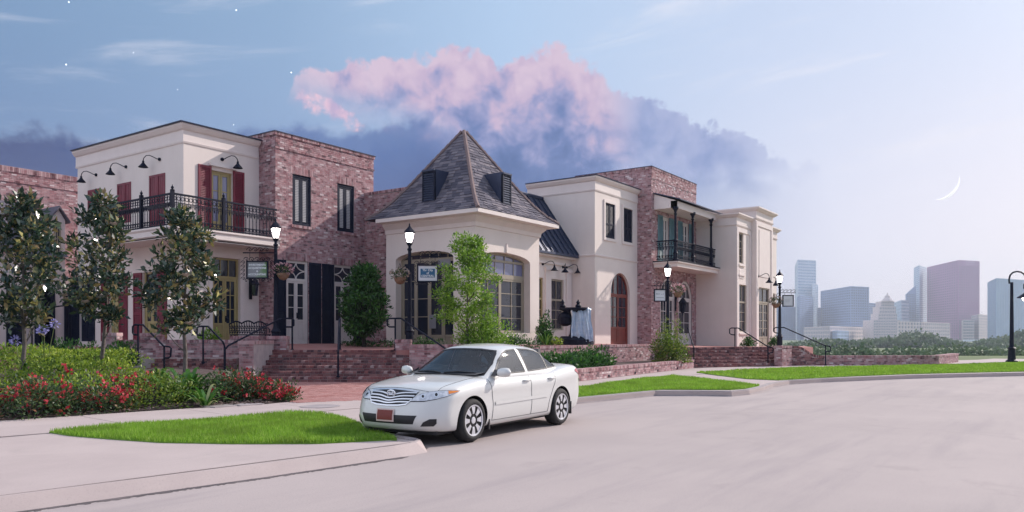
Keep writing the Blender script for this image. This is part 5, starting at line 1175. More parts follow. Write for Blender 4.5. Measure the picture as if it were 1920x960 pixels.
shr = [(300, 757, .7, .7, 'low yellow green shrub at the mulch edge'), (350, 751, .6, .62, 'small olive shrub before the strap leaf lily'), (290, 738, .8, .8, 'olive shrub with brownish leaf tips')]
for i, (px, py, r, h, lb) in enumerate(shr): p = gp(px, py); bush('spirea_shrub', lb, p, r * 1.2, r, h, 'olive_leaf', 1300, .07, 80 + i, 'olive shrubs in the bed')
# the hedge-like mass behind them
rng = np.random.default_rng(99); n = 42000
X = rng.uniform(0, 15.5, n); Y = rng.uniform(16.6, 24.8, n); kk = inside(poly, np.stack([X, Y], 1)) & (Y < 24.5)
for t_ in (46, 190, 346):
    pass
lt = X * RT.x + Y * RT.y; dd_ = X * FW.x + Y * FW.y; kk &= (lt / dd_ < -.425 - .02 * np.sin(dd_ * 3) - .004 * (dd_ - 18) ** 2 * (dd_ > 18)) | (dd_ < 17.6 + .5 * np.sin(lt * 2))
for q_ in (gp(352, 742), gp(320, 715), gp(300, 705)): kk &= (X - q_.x) ** 2 + (Y - q_.y) ** 2 > .5
X, Y = X[kk], Y[kk]; lt, dd_ = lt[kk], dd_[kk]; n = len(X)
hgt = (.36 + .14 * np.sin(X * 1.7 + 1) * np.sin(Y * 1.3) + .10 * np.sin(X * 4.1) * np.sin(Y * 3.7 + 2) + .26 * np.clip((Y - 18) / 4, 0, 1)) * np.clip(1 - (lt / dd_ + .47) / .12, .55, 1)
zz = np.array([bed_z(x, y) for x, y in zip(X, Y)]) + hgt * (1 - rng.uniform(0, 1, n) ** 2.2 * .8)
P = np.stack([X, Y, zz], 1); D = rng.normal(size=(n, 3)) * .7 + np.array([0, 0, .7])
tt = np.clip(rng.beta(2, 2, n) + .25 * np.sin(X * 2.3) * np.sin(Y * 1.9) - .05, 0, 1)
o = leaf_mesh('ground_cover', P, D, .085 * rng.uniform(.6, 1.3, n), 'lime_leaf', None, tt, rng, kind='stuff'); tag(o, 'yellow green jasmine ground cover filling the bed', 'ground cover')
def lily(label, base, n, ln, seed, flowers=0, h=1.1, wid=.035, group='strap leaf lilies'):
    rr = random.Random(seed); base = Vector(base); t = thing('lily_plant', label, 'lily', base, group); b = MB()
    for i in range(n):
        a = rr.uniform(0, 6.283); l = ln * rr.uniform(.6, 1.15); dr = Vector((math.cos(a), math.sin(a), 0)); s = Vector((-dr.y, dr.x, 0)) * wid * rr.uniform(.7, 1.2); tt = rr.random(); o = base + dr * rr.uniform(0, .12)
        up = rr.uniform(.55, 1.25); pts = []
        for k in range(6):
            f = k / 5; pts.append(o + dr * l * (f * .75 + .0) * (1.3 - up * .5) + UP * l * (1.25 * up * f - (.72 * up + .12) * f * f))
        ws = [.6, 1, 1, .85, .6, .05]
        vs = [q for p_, w_ in zip(pts, ws) for q in (p_ - s * w_ + UP * .0, p_ + s * w_)]
        b.add(vs, [(2 * k, 2 * k + 1, 2 * k + 3, 2 * k + 2) for k in range(5)], tt)
    b.build('leaves', MATS['strap_leaf'], t, smooth=True)
    for k in range(flowers):
        a = rr.uniform(0, 6.28); e = base + Vector((math.cos(a) * .25, math.sin(a) * .25, h * rr.uniform(.85, 1.15))); sb = MB(); sb.tube([base, base.lerp(e, .6) + UP * .05, e], .009, 5); so_ = sb.build('flower_stalk', MATS['stalk'], t)
        fb = MB()
        for q in range(40):
            v = Vector((rr.gauss(0, 1), rr.gauss(0, 1), rr.gauss(0, 1))).normalized(); s = v.orthogonal().normalized() * .022; c = e + v * .06; fb.add([c, c + v * .05 + s, c + v * .09, c + v * .05 - s], [(0, 1, 2, 3)], rr.random())
        fb.build('flower_head', MATS['blue_petal'], so_)
lily('large strap leaf lily with arching leaves at the mulch edge', gp(352, 742), 74, 1.25, 1, wid=.05)
lily('strap leaf lily at the foot of the yellow tipped magnolia', gp(322, 718), 50, 1.1, 2, wid=.042)
for i, (px, py, fl, lb) in enumerate(((40, 712, 1, 'blue flowering lily at the first magnolia trunk'), (85, 703, 3, 'blue flowering lily before the dark hedge'), (130, 722, 0, 'pale strap leaf clump behind the rose bushes'), (185, 716, 0, 'strap leaf clump below the slim magnolia'), (250, 718, 0, 'strap leaf clump between slim magnolia and brick pier'), (300, 705, 0, 'strap leaf clump beside the squat brick pier'), (405, 712, 0, 'strap leaf clump before the bench handrail'), (385, 722, 0, 'strap leaf clump between the large lily and the rose bushes'))):
    lily(lb, gp(px, py), 30, .75, 10 + i, fl, 1.0 if i == 0 else 1.2)
# shrubs on the terrace and by the walls
def tb(px, d): p = atd(px, d, 0); p.z = ZT(p.x, p.y); return p
for i, (nm, lb, p, rx, ry, h, m, n, sz) in enumerate((
    ('viburnum_bush', 'loose light green bush under the slender bright tree', tb(905, 27.9), 1.2, .9, 1.45, 'bright_leaf', 4200, .105),
    ('box_hedge', 'clipped dark hedge before the pavilion door', tb(800, 28.4), .95, .35, .45, 'dark_leaf', 900, .09),
    ('box_hedge', 'clipped green hedge along the arched pavilion window', tb(968, 28.6), .95, .35, .55, 'dark_leaf', 1000, .09),
    ('bench_planter_shrub', 'small bright shrub between bench and brick block', tb(392, 28.2), .6, .4, .75, 'bright_leaf', 800, .10),
    ('terrace_hedge', 'low dark planting around the foot of the holly tree', tb(690, 30.4), 1.4, .5, .35, 'dark_leaf', 700, .1),
    ('round_bush', 'round olive bush beside the wide brick stair', Vector((*atd(1257, 35.8, 0).xy, .46)), .88, .88, 2.15, 'olive_leaf', 3600, .11),
    ('juniper_bush', 'upright dark conifer beside the pavilion wall', tb(1020, 33.0), .38, .38, 1.55, 'dark_leaf', 1500, .12),
    ('fern_clump', 'light green clump at the foot of the fountain', tb(1034, 33.2), .5, .4, .5, 'lime_leaf', 500, .1),
    ('tub_shrub', 'clipped round shrub below the tall window of the cream house', Vector((*atd(1400, 43.5, 0).xy, 1.0)), .55, .55, .75, 'dark_leaf', 900, .1),
    ('tub_shrub', 'clipped round shrub beside the panelled house door', Vector((*atd(1452, 44.5, 0).xy, 1.0)), .42, .42, .7, 'dark_leaf', 700, .1),
    ('dark_shrub', 'dark shrub mass behind the blue lilies', Vector((*atd(120, 25.5, 0).xy, .7)), 1.5, .7, .95, 'dark_leaf', 2400, .12),
    ('dark_shrub', 'dark shrub behind the slim magnolia trunk', Vector((*atd(222, 25.6, 0).xy, .7)), .7, .5, .85, 'dark_leaf', 1200, .12))):
    bush(nm, lb, p, rx, ry, h, m, n, sz, 120 + i, rot=A - math.pi / 2, cat='hedge' if 'hedge' in nm else 'shrub')
for i, (x, y, lb) in enumerate(((23.6, 14.6, 'leafy groundcover shrub behind the car roof'), (25.2, 14.7, 'spreading shrub in the low brick planter below the fountain'), (26.9, 14.9, 'glossy shrub in the low planter below the red door'))):
    bush('planter_shrub', lb, (x, y, .46), 1.15, .8, .78, 'dark_leaf', 1700, .14, 150 + i, 'shrubs in the low planter')
# arching grass leaves at the conifer
lily('spiky strap leaf plant beside the upright conifer', tb(1024, 32.5), 40, 1.15, 33, wid=.02)
# ---------------------------------------------------------------- lamp posts, hanging signs, baskets
CAMM = Matrix((( RT.x, UP.x, -FW.x), (RT.y, UP.y, -FW.y), (RT.z, UP.z, -FW.z))).to_4x4()
def text(body, parent, P, size, m, align='CENTER', line=.9, M3=CAMM, bold=0.0):
    c = bpy.data.curves.new('lettering', 'FONT'); c.body = body; c.size = size; c.align_x = align; c.align_y = 'CENTER'; c.extrude = .002; c.space_line = line; c.offset = bold
    o = bpy.data.objects.new('lettering', c); COL.objects.link(o); me = bpy.data.meshes.new_from_object(o.evaluated_get(bpy.context.evaluated_depsgraph_get())); bpy.data.objects.remove(o)
    me.materials.clear(); me.materials.append(MATS[m]); return link(bpy.data.objects.new('lettering', me), parent, Matrix.Translation(P) @ M3)
def lamp_post(label, px, d, y_top, zb):
    p = atd(px, d, zb); zt = at(px, y_top, d).z; h = zt - zb
    t = thing('lamp_post', label, 'lamp post', p, 'lamp posts on the terrace')
    b = MB(); b.lathe([(.19, 0), (.19, .12), (.15, .16), (.14, .55), (.17, .60), (.12, .68), (.085, .80), (.075, 1.6), (.06, h - .95), (.085, h - .93), (.085, h - .88), (.05, h - .85), (.05, h - .78)], p, 12); b.build('post', MATS['iron'], t, smooth=False)
    q = p + UP * (h - .78); b = MB()
    b.lathe([(.05, 0), (.10, .06), (.11, .12)], q, 8); b.lathe([(.18, .47), (.205, .50), (.16, .57), (.08, .66), (.05, .69), (.025, .74), (.03, .77), (.004, .84)], q, 8)
    for k in range(8):
        a = 2 * math.pi * (k + .0) / 8; b.tube([q + Vector((.11 * math.cos(a), .11 * math.sin(a), .11)), q + Vector((.175 * math.cos(a), .175 * math.sin(a), .48))], .010, 4)
    ln = b.build('lantern', MATS['iron'], t); b = MB(); b.lathe([(.09, .125), (.155, .46)], q, 8); b.build('lantern_glass', MATS['lamp_glow'], ln)
    return p, h, t
def basket(label, c, fm, seed):
    rr = random.Random(seed); c = Vector(c); t = thing('hanging_basket', label, 'flower basket', c)
    b = MB(); b.lathe([(.02, -.22), (.12, -.19), (.2, -.08), (.23, .03), (.2, .03)], c, 12); b.build('basket', MATS['coir'], t, smooth=True)
    b = MB()
    for k in range(3): a = k * 2.09; b.tube([c + Vector((.22 * math.cos(a), .22 * math.sin(a), .02)), c + UP * .55], .006, 4)
    b.build('hanger', MATS['iron'], t)
    rng = np.random.default_rng(seed); n = 160; P = sph(rng, n) * rng.uniform(.4, 1, (n, 1)) * np.array([.32, .32, .2]) + np.array(c) + np.array([0, 0, .12]); leaf_mesh('foliage', P, P - np.array(c), .11 * rng.uniform(.6, 1.2, n), 'rose_leaf', t, rng.random(n) * .9, rng)
    n = 130; P = sph(rng, n) * np.array([.33, .33, .2]) + np.array(c) + np.array([0, 0, .17]); leaf_mesh('blossoms', P, P - np.array(c), .085 * rng.uniform(.6, 1.2, n), fm, t, rng.random(n), rng, wid=.9, kind='stuff')
def hang_sign(label, px0, px1, y0, y1, d, post_px, y_arm, scrolls=True):
    """framed board hung from an iron arm that reaches out from the lamp post"""
    a, c = at(px0, y1, d), at(px1, y0, d); w, h = (c - a).dot(RT), c.z - a.z; fc = Face(Vector((a.x, a.y, 0)), RT, -FW); z0 = a.z
    t = thing('hanging_sign', label, 'sign', a)
    b = MB(); e = .045
    for q in ((0, w, z0, z0 + e), (0, w, z0 + h - e, z0 + h), (0, e, z0 + e, z0 + h - e), (w - e, w, z0 + e, z0 + h - e)): b.fbox(fc, *q, -.04, .04)
    b.build('frame', MATS['iron'], t)
    p = at(post_px, y_arm, d); up = (p - fc.P(0, 0, 0)).dot(RT); b = MB(); za = p.z
    lo, hi = (min(up, -.12), max(up, w + .12)); b.fbox(fc, lo, hi, za - .018, za + .018, -.018, .018)
    for u in (.12, w - .12): b.tube([fc.P(u, z0 + h, 0), fc.P(u, za, 0)], .008, 4)
    if scrolls:
        for k in range(5):
            f = k / 4
            scroll(b, fc, -.20, z0 + h * (f * .9), 0, .19, .012, 1); scroll(b, fc, w + .20, z0 + h * (f * .9), 0, .19, .012, -1); scroll(b, fc, w * f - .1, z0 + h + .05, 0, .22, .012, 1)
            scroll(b, fc, w * f + .1, z0 - .07, 0, .2, .012, -1)
    for k in range(4): scroll(b, fc, lo + (.12 + .2 * k if up > w / 2 else 0) + (hi - lo - .2 - .2 * k if up <= w / 2 else 0), za + .10, 0, .24, .012, 1)
    b.build('bracket', MATS['iron'], t)
    return t, fc, w, h, z0
pos, h1, _ = lamp_post('lamp post before the brick house with the green office sign', 517, 28.3, 412, 1.18)
t, fc, w, h, z0 = hang_sign('grey and green sign reading Investments Acquisitions and Accounting', 462, 503, 489, 522.5, 28.1, 517, 474)
b = MB(); b.fbox(fc, .045, w - .045, z0 + .045, z0 + h - .045, -.02, .012); bd = b.build('board', MATS['sign_grey'], t)
b = MB(); b.ext(fc, [(w * .42, z0 + .046), (w - .046, z0 + .046), (w - .046, z0 + h - .046), (w * .86, z0 + h - .046), (w * .66, z0 + h * .5)], .0125, .015); b.build('green_panel', MATS['sign_green'], bd)
text('INVESTMENTS\nACQUISITIONS\n&\nACCOUNTING', bd, fc.P(w / 2, z0 + h / 2, .018), .094, 'letter', line=1.2, bold=.003)
basket('flower basket with pink petunias beside the green office sign', at(531, 514, 28.3), 'pink_petal', 71)
p = at(517, 495, 28.3); q = at(531, 499, 28.3); b = MB(); b.tube([p, p.lerp(q, .5) + UP * .08, q], .014, 5); b.build('basket_arm', MATS['iron'], bpy.data.objects['lamp_post'])
pos, h2, lt = lamp_post('lamp post before the arched pavilion door', 768, 28.6, 421, 1.2)
t, fc, w, h, z0 = hang_sign('white and blue sign reading The City of Central', 782, 822, 496, 529, 28.4, 768, 481)
b = MB(); b.fbox(fc, .045, w - .045, z0 + .045, z0 + h - .045, -.02, .012); bd = b.build('board', MATS['sign_white'], t)
b = MB(); b.fbox(fc, w * .16, w * .84, z0 + h * .26, z0 + h * .76, .0125, .016); b.build('blue_panel', MATS['sign_blue'], bd)
text('The City\nof\nCENTRAL', bd, fc.P(w / 2, z0 + h * .51, .019), .105, 'letter', line=1.0, bold=.003)
basket('flower basket with pale petunias before the pavilion', at(750, 522, 28.6), 'white_petal', 72)
p = at(768, 500, 28.6); q = at(750, 506, 28.6); b = MB(); b.tube([p, p.lerp(q, .5) + UP * .08, q], .014, 5); b.build('basket_arm', MATS['iron'], lt)
pos, h3, lt = lamp_post('lamp post below the columned gallery', 1252, 36.6, 491, 1.12)
t, fc, w, h, z0 = hang_sign('small white hanging sign below the columned gallery', 1226, 1249, 542, 565.5, 36.4, 1252, 536, False)
b = MB(); b.fbox(fc, .045, w - .045, z0 + .045, z0 + h - .045, -.02, .012); bd = b.build('board', MATS['sign_white'], t)
for q0, q1, zz, hh in ((.20, .26, .56, .10), (.29, .33, .56, .10), (.37, .42, .56, .08), (.46, .50, .56, .10), (.58, .70, .57, .04), (.76, .79, .56, .08), (.2, .8, .30, .035)): b = MB(); b.fbox(fc, w * q0, w * q1, z0 + h * zz, z0 + h * (zz + hh), .0125, .015); b.build('worn_mark', MATS['sign_grey'], bd)
basket('flower basket with trailing pink flowers below the gallery', at(1271, 549, 36.6), 'pink_petal', 73)
p = at(1252, 528, 36.6); q = at(1271, 536, 36.6); b = MB(); b.tube([p, p.lerp(q, .5) + UP * .08, q], .014, 5); b.build('basket_arm', MATS['iron'], lt)
pos, h4, lt = lamp_post('corner lamp post at the end of the wide brick stair', 1462, 42.5, 507, .98)
t, fc, w, h, z0 = hang_sign('blank pale sign in black frame on the corner lamp post', 1467, 1488, 553, 575, 42.4, 1462, 549, False)
b = MB(); b.fbox(fc, .045, w - .045, z0 + .045, z0 + h - .045, -.02, .012); bd = b.build('board', MATS['sign_white'], t)
for k, q in enumerate((.62, .5, .4)): b = MB(); b.fbox(fc, w * .25, w * (.75 - .06 * k), z0 + h * q, z0 + h * (q + .022), .0125, .015); b.build('faint_line', MATS['sign_grey'], bd)
basket('dry brown flower basket on the corner lamp post', at(1455, 570, 42.5), 'white_petal', 74)
p = at(1462, 550, 42.5); q = at(1455, 555, 42.5); b = MB(); b.tube([p, p.lerp(q, .5) + UP * .08, q], .014, 5); b.build('basket_arm', MATS['iron'], lt)
# shepherd's crook street lamp on the lawn
p = G(1897, 680.5); p.z = .14; d = 44.6; t = thing('street_lamp', 'tall black street lamp with crook arm on the lawn', 'street lamp', p)
b = MB(); zt = at(1897, 530, d).z - p.z; b.lathe([(.30, 0), (.30, .10), (.20, .18), (.17, .75), (.24, .80), (.14, .88), (.11, 1.0), (.075, zt)], p, 12); b.build('post', MATS['iron'], t)
b = MB(); b.tube([at(x, y, d) for x, y in ((1892.5, 532), (1892, 524), (1894, 516), (1899, 511), (1906, 509), (1914, 510), (1920, 514), (1924, 522), (1925, 530))], .045, 8); b.build('crook_arm', MATS['iron'], t, smooth=True)
c = at(1925, 531, d); b = MB(); b.lathe([(.06, 0), (.16, -.03), (.17, -.30), (.10, -.34), (.10, -.52), (.2, -.6), (.46, -.78), (.48, -.83), (.40, -.82), (.1, -.6)], c, 14); b.build('lamp_head', MATS['iron'], t)
b = MB(); b.lathe([(.05, -.70), (.2, -.78), (.22, -.9), (.12, -1.0), (.02, -1.02)], c, 12); b.build('lamp_globe', MATS['lamp_glow'], t, smooth=True)

# ---------------------------------------------------------------- bench
def bench():
    d = 28.6; a, c = at(434, 630, d), at(489, 630, d); zf = ZT(*a.xy) ; w = 1.35
    t = thing('garden_bench', 'black cast iron bench with pointed lattice back', 'bench', (a.x, a.y, zf)); fc = Face((a.x, a.y, 0), Vector((.94, -.34, 0)), Vector((-.34, -.94, 0)))
    b = MB(); b.fbox(fc, 0, w, zf + .40, zf + .44, -.25, .28); b.build('seat', MATS['iron'], t)
    b = MB(); n = 15
    peaks = lambda u: .80 + .09 * abs(math.sin(math.pi * 3 * u / w)) + .05 * math.sin(math.pi * u / w)
    for i in range(n + 1):
        u = w * i / n; b.tube([fc.P(u, zf + .46, -.22), fc.P(u, zf + peaks(u), -.30)], .014, 4)
        if i < n:
            u2 = w * (i + 1) / n; b.tube([fc.P(u, zf + peaks(u), -.30), fc.P(u2, zf + peaks(u2), -.30)], .028, 5)
            for zz in (.50, .58, .66, .74): b.tube([fc.P(u, zf + zz, -.235 - (zz - .46) * .2), fc.P(u2, zf + zz + .0, -.235 - (zz - .46) * .2)], .012, 4)
            b.tube([fc.P(u, zf + .46, -.23), fc.P(u2, zf + .62, -.26), fc.P(u, zf + .78, -.29)], .012, 4)
    b.build('backrest', MATS['iron'], t)
    for u in (.05, w - .05):
        b = MB(); b.tube([fc.P(u, zf + .66, -.26), fc.P(u, zf + .68, .1), fc.P(u, zf + .62, .27), fc.P(u, zf + .5, .24)], .022, 5); b.build('armrest', MATS['iron'], t)
        for nn in (-.22, .24): b = MB(); b.tube([fc.P(u, zf - .01, nn * 1.15), fc.P(u, zf + .2, nn * .9), fc.P(u, zf + .42, nn)], .025, 5); b.build('leg', MATS['iron'], t)
bench()

# ---------------------------------------------------------------- fountain
def fountain():
    d = 35.6; c = at(1078, 645, d); zf = ZT(*c.xy); c.z = zf; t = thing('fountain', 'black iron urn fountain with a white veil of falling water', 'fountain', c)
    b = MB(); b.lathe([(.85, 0), (.85, .25), (.7, .32), (.62, .4)], c, 20); b.build('basin', MATS['iron'], t)
    b = MB(); b.lathe([(.35, .3), (.25, .5), (.2, .9), (.3, 1.15), (.22, 1.3), (.5, 1.5), (.72, 1.62), (.72, 1.68), (.6, 1.64), (.1, 1.55)], c, 16); b.build('urn', MATS['iron'], t)
    for s in (-.55, .15):
        q = c + RT * s + UP * 1.66; b = MB(); b.lathe([(.10, 0), (.15, .1), (.07, .2), (.10, .26), (.05, .34), (.01, .40)], q, 10); b.build('finial', MATS['iron'], t)
    b = MB(); q = c - RT * .45 + UP * 1.2 - FW * .1; b.lathe([(.1, -.35), (.32, -.25), (.38, .05), (.28, .2), (.1, .3)], q, 12); b.build('spout_mask', MATS['iron'], t)
    b = MB(); n, m_ = 26, 22; rr = random.Random(5); vs = []
    for j in range(m_ + 1):
        f = j / m_
        for i in range(n + 1):
            s = i / n; wd = .78 - .10 * math.sin(math.pi * min(1, f * 1.5)); sh = .06 * math.sin(s * 17 + f * 3) + .03 * math.sin(s * 41 - f * 7)
            p = c + RT * (.22 + (s - .5) * wd * 1.25 + .06 * f) + UP * (1.66 - 1.5 * f ** 1.15 + .03 * rr.uniform(-1, 1) * (j in (0, m_))) - FW * (.42 + .22 * math.sqrt(f) + sh); vs.append(p)
    k = n + 1; b.add(vs + [p + FW * .05 for p in vs], [(j * k + i, j * k + i + 1, (j + 1) * k + i + 1, (j + 1) * k + i) for j in range(m_) for i in range(n)] + [((m_ + 1) * k + j * k + i, (m_ + 1) * k + (j + 1) * k + i, (m_ + 1) * k + (j + 1) * k + i + 1, (m_ + 1) * k + j * k + i + 1) for j in range(m_) for i in range(n)])
    b.build('water', MATS['water'], t, smooth=True)
fountain()
# ---------------------------------------------------------------- parked saloon car
mat('car_paint', L(.66, .655, .63), None, .42, coat=1.0, spec=.5); MATS['car_paint'].node_tree.nodes['Principled BSDF'].inputs['Coat Roughness'].default_value = .09
def clear_glass(name, tint, ior):
    m = bpy.data.materials.new(name); m.use_nodes = True; n = NT(m.node_tree); MATS[name] = m
    o = n.n('ShaderNodeOutputMaterial'); t = n.n('ShaderNodeBsdfTransparent'); t.inputs[0].default_value = tint; g = n.n('ShaderNodeBsdfGlossy'); g.inputs['Roughness'].default_value = .02
    f = n.n('ShaderNodeFresnel'); f.inputs[0].default_value = ior; x = n.n('ShaderNodeMixShader'); n.l(f.outputs[0], x.inputs[0]); n.l(t.outputs[0], x.inputs[1]); n.l(g.outputs[0], x.inputs[2]); n.l(x.outputs[0], o.inputs[0])
clear_glass('car_glass', L(.50, .66, .78), 1.75); clear_glass('side_glass', L(.34, .46, .60), 1.95)
mat('car_interior', L(.06, .062, .07), L(.045, .046, .052), .8, 6); mat('seat_cloth', L(.16, .155, .15), L(.13, .125, .12), .9, 9)
mat('black_plastic', L(.012, .012, .016), None, .55)
mat('rubber', L(.014, .014, .016), L(.022, .021, .022), .8, 20)
mat('rim_metal', L(.62, .62, .65), None, .3, metal=.25, coat=.5)
mat('chrome', L(.72, .73, .76), None, .12, metal=1.0)
mat('lamp_lens', L(.42, .45, .50), L(.72, .74, .78), .08, 14, spec=.9, coat=1.0)
mat('amber', L(.75, .22, .02), None, .2, coat=1.0)
mat('tail_red', L(.45, .02, .03), None, .15, coat=1.0)
mat('plate_red', L(.18, .022, .016), None, .5)
mat('plate_rim', L(.66, .50, .46), None, .5)
def car():
    sw_ = 1.0
    def cube_surface(fn, na, nb, nc):
        """surface of the unit box mapped through fn(a in -1..1, b in -1..1, c in 0..1)"""
        idx = {}; vs = []; fs = []
        def V(i, j, k):
            if (i, j, k) not in idx: idx[i, j, k] = len(vs); vs.append(fn(2 * i / na - 1, 2 * j / nb - 1, k / nc))
            return idx[i, j, k]
        for i in range(na):
            for j in range(nb): fs += [(V(i, j, nc), V(i + 1, j, nc), V(i + 1, j + 1, nc), V(i, j + 1, nc)), (V(i, j, 0), V(i, j + 1, 0), V(i + 1, j + 1, 0), V(i + 1, j, 0))]
            for k in range(nc): fs += [(V(i, 0, k), V(i + 1, 0, k), V(i + 1, 0, k + 1), V(i, 0, k + 1)), (V(i, nb, k), V(i, nb, k + 1), V(i + 1, nb, k + 1), V(i + 1, nb, k))]
        for j in range(nb):
            for k in range(nc): fs += [(V(0, j, k), V(0, j, k + 1), V(0, j + 1, k + 1), V(0, j + 1, k)), (V(na, j, k), V(na, j + 1, k), V(na, j + 1, k + 1), V(na, j, k + 1))]
        return vs, fs
    ip = lambda x, t: float(np.interp(x, [p for p, _ in t], [q for _, q in t]))
    WX = [(-2.5, .74), (-2.3, .835), (-2.0, .885), (-1.4, .905), (0, .91), (1.2, .908), (1.7, .895), (2.0, .865), (2.2, .82), (2.4, .76)]
    ZTP = [(-2.5, 1.03), (-2.3, 1.085), (-1.9, 1.105), (-1.5, 1.07), (-1, 1.0), (0, .97), (.9, .985), (1.15, .985), (1.4, .955), (1.7, .915), (2.0, .865), (2.2, .815), (2.4, .77)]
    SD = [(0, .925), (.12, .968), (.3, .985), (.45, .99), (.6, .988), (.72, .990), (.80, 1.0), (.88, .985), (.95, .962), (1, .935)]
    ZB = [(-2.5, .30), (-2.1, .24), (-1.8, .20), (1.7, .19), (2.1, .21), (2.4, .24)]
    CF = [(0, 2.29), (.12, 2.36), (.3, 2.38), (.5, 2.36), (.7, 2.315), (.86, 2.25), (1, 2.13)]
    CR = [(0, -2.36), (.2, -2.44), (.45, -2.47), (.6, -2.46), (.8, -2.43), (1, -2.36)]
    def body(a, b, c):
        xf = ip(c, CF) - .13 * b * b - .25 * b ** 6; xr = ip(c, CR) + .07 * b * b + .20 * b ** 6
        x = xr + (xf - xr) * (a + 1) / 2
        drop = (.032 * b * b + .022 * b ** 6) if abs(x) > .9 else (.03 + .02 * (abs(x) / .9)) * b * b
        zt = ip(x, ZTP) - drop; zb = ip(x, ZB)
        w = ip(x, WX)
        return (x, b * w * ip(c, SD), zb + c * (zt - zb))
    def ev(o, mods):
        for f in mods: f(o)
        dg = bpy.context.evaluated_depsgraph_get(); m = bpy.data.meshes.new_from_object(o.evaluated_get(dg)); return m
    vs, fs = cube_surface(body, 44, 14, 10)
    m0 = bpy.data.meshes.new('car_cage'); m0.from_pydata(vs, [], fs); m0.materials.append(MATS['car_paint']); m0.update(); o0 = bpy.data.objects.new('car_cage', m0); COL.objects.link(o0)
    cut = MB()
    for sx in (1.388, -1.388):
        n = 40
        for sy in (-1, 1):
            pts = [(sx + .385 * math.cos(2 * math.pi * k / n), .33 + .375 * math.sin(2 * math.pi * k / n)) for k in range(n)]
            cut.add([(x, sy * .55, z) for x, z in pts] + [(x, sy * 1.2, z) for x, z in pts], [tuple(range(n)), tuple(range(2 * n - 1, n - 1, -1))] + [(k, k + n, (k + 1) % n + n, (k + 1) % n) for k in range(n)])
    mc = bpy.data.meshes.new('cut'); mc.from_pydata(cut.v, [], cut.f); mc.materials.append(MATS['black_plastic']); bmc = bmesh.new(); bmc.from_mesh(mc); bmesh.ops.recalc_face_normals(bmc, faces=bmc.faces); bmc.to_mesh(mc); bmc.free()
    bm0 = bmesh.new(); bm0.from_mesh(m0); bmesh.ops.recalc_face_normals(bm0, faces=bm0.faces); bm0.to_mesh(m0); bm0.free()
    oc = bpy.data.objects.new('cut', mc); COL.objects.link(oc)
    s = o0.modifiers.new('s', 'SUBSURF'); s.levels = 1; s.render_levels = 1
    dg = bpy.context.evaluated_depsgraph_get(); full = bpy.data.meshes.new_from_object(o0.evaluated_get(dg))
    bl = o0.modifiers.new('b', 'BOOLEAN'); bl.operation = 'DIFFERENCE'; bl.object = oc; bl.solver = 'EXACT'
    try: bl.material_mode = 'TRANSFER'
    except Exception: pass
    dg = bpy.context.evaluated_depsgraph_get(); bodym = bpy.data.meshes.new_from_object(o0.evaluated_get(dg)); bodym.name = 'car_body'
    bpy.data.objects.remove(o0); bpy.data.objects.remove(oc)
    def house(a, b, c):
        xf = 1.20 - .86 * c ** 1.02 - .17 * b * b; xr = -2.02 + .92 * c ** .95 + .13 * b * b
        x = xr + (xf - xr) * (a + 1) / 2
        zr = 1.48 - .085 * ((x + .30) / .78) ** 2 * (1 if x > -.30 else .72) - .05 * b * b - .03 * b ** 6
        z = .90 + c * (zr - .90); w = (.845 - .235 * c ** 1.25) * (1 - .045 * ((x + .2) / 1.2) ** 2)
        return (x, b * w, z)
    vs, fs = cube_surface(house, 18, 8, 6)
    m1 = bpy.data.meshes.new('g'); m1.from_pydata(vs, [], fs); m1.materials.append(MATS['car_paint']); m1.update(); o1 = bpy.data.objects.new('g', m1); COL.objects.link(o1); s = o1.modifiers.new('s', 'SUBSURF'); s.levels = 3; s.render_levels = 3
    dg = bpy.context.evaluated_depsgraph_get(); cabin = bpy.data.meshes.new_from_object(o1.evaluated_get(dg)); cabin.name = 'cabin'; bpy.data.objects.remove(o1)
    for m in (bodym, cabin):
        bm = bmesh.new(); bm.from_mesh(m); bmesh.ops.recalc_face_normals(bm, faces=bm.faces); bm.to_mesh(m); bm.free(); m.polygons.foreach_set('use_smooth', np.ones(len(m.polygons), bool))
        try: m.set_sharp_from_angle(angle=math.radians(38))
        except Exception: pass
    def bvh(m): return BVHTree.FromPolygons([v.co.copy() for v in m.vertices], [tuple(p.vertices) for p in m.polygons])
    TB, TC = bvh(full), bvh(cabin)
    # place: heading along the kerb, near side towards the street
    yaw = math.radians(183.0); ORG = Vector((10.86, 8.18, 0.004)) - RT * .15; MC = Matrix.Translation(ORG) @ Matrix.Rotation(yaw, 4, 'Z')
    t = thing('car', 'white four door saloon car parked along the kerb', 'car', ORG)
    def put(m, name, parent=None, mm=None):
        o = bpy.data.objects.new(name, m)
        if mm is not None: m.materials.append(mm)
        return link(o, parent or t, MC)
    WOFF_T = t
    def child(m, name, par, matn):
        """sub-part that shares the car frame"""
        o = bpy.data.objects.new(name, m)
        if matn: m.materials.append(MATS[matn])
        COL.objects.link(o); o.parent = par; return o
    bo = put(bodym, 'body'); ca = put(cabin, 'cabin')
    def patch(tree, poly, view, off, thick=.004, res=.035, smooth=True):
        """project a flat outline on to the car skin. view: 'L' side (x,z), 'F' front (y,z), 'T' top (x,y), or an angle in degrees for a front-quarter view (h,z)"""
        bm = bmesh.new(); f = bm.faces.new([bm.verts.new((p[0], p[1], 0)) for p in poly]); bmesh.ops.triangulate(bm, faces=[f])
        for _ in range(6):
            es = [e for e in bm.edges if e.calc_length() > res * 2]
            if not es: break
            bmesh.ops.subdivide_edges(bm, edges=es, cuts=1); bmesh.ops.triangulate(bm, faces=[q for q in bm.faces if len(q.verts) > 3])
        bad = []
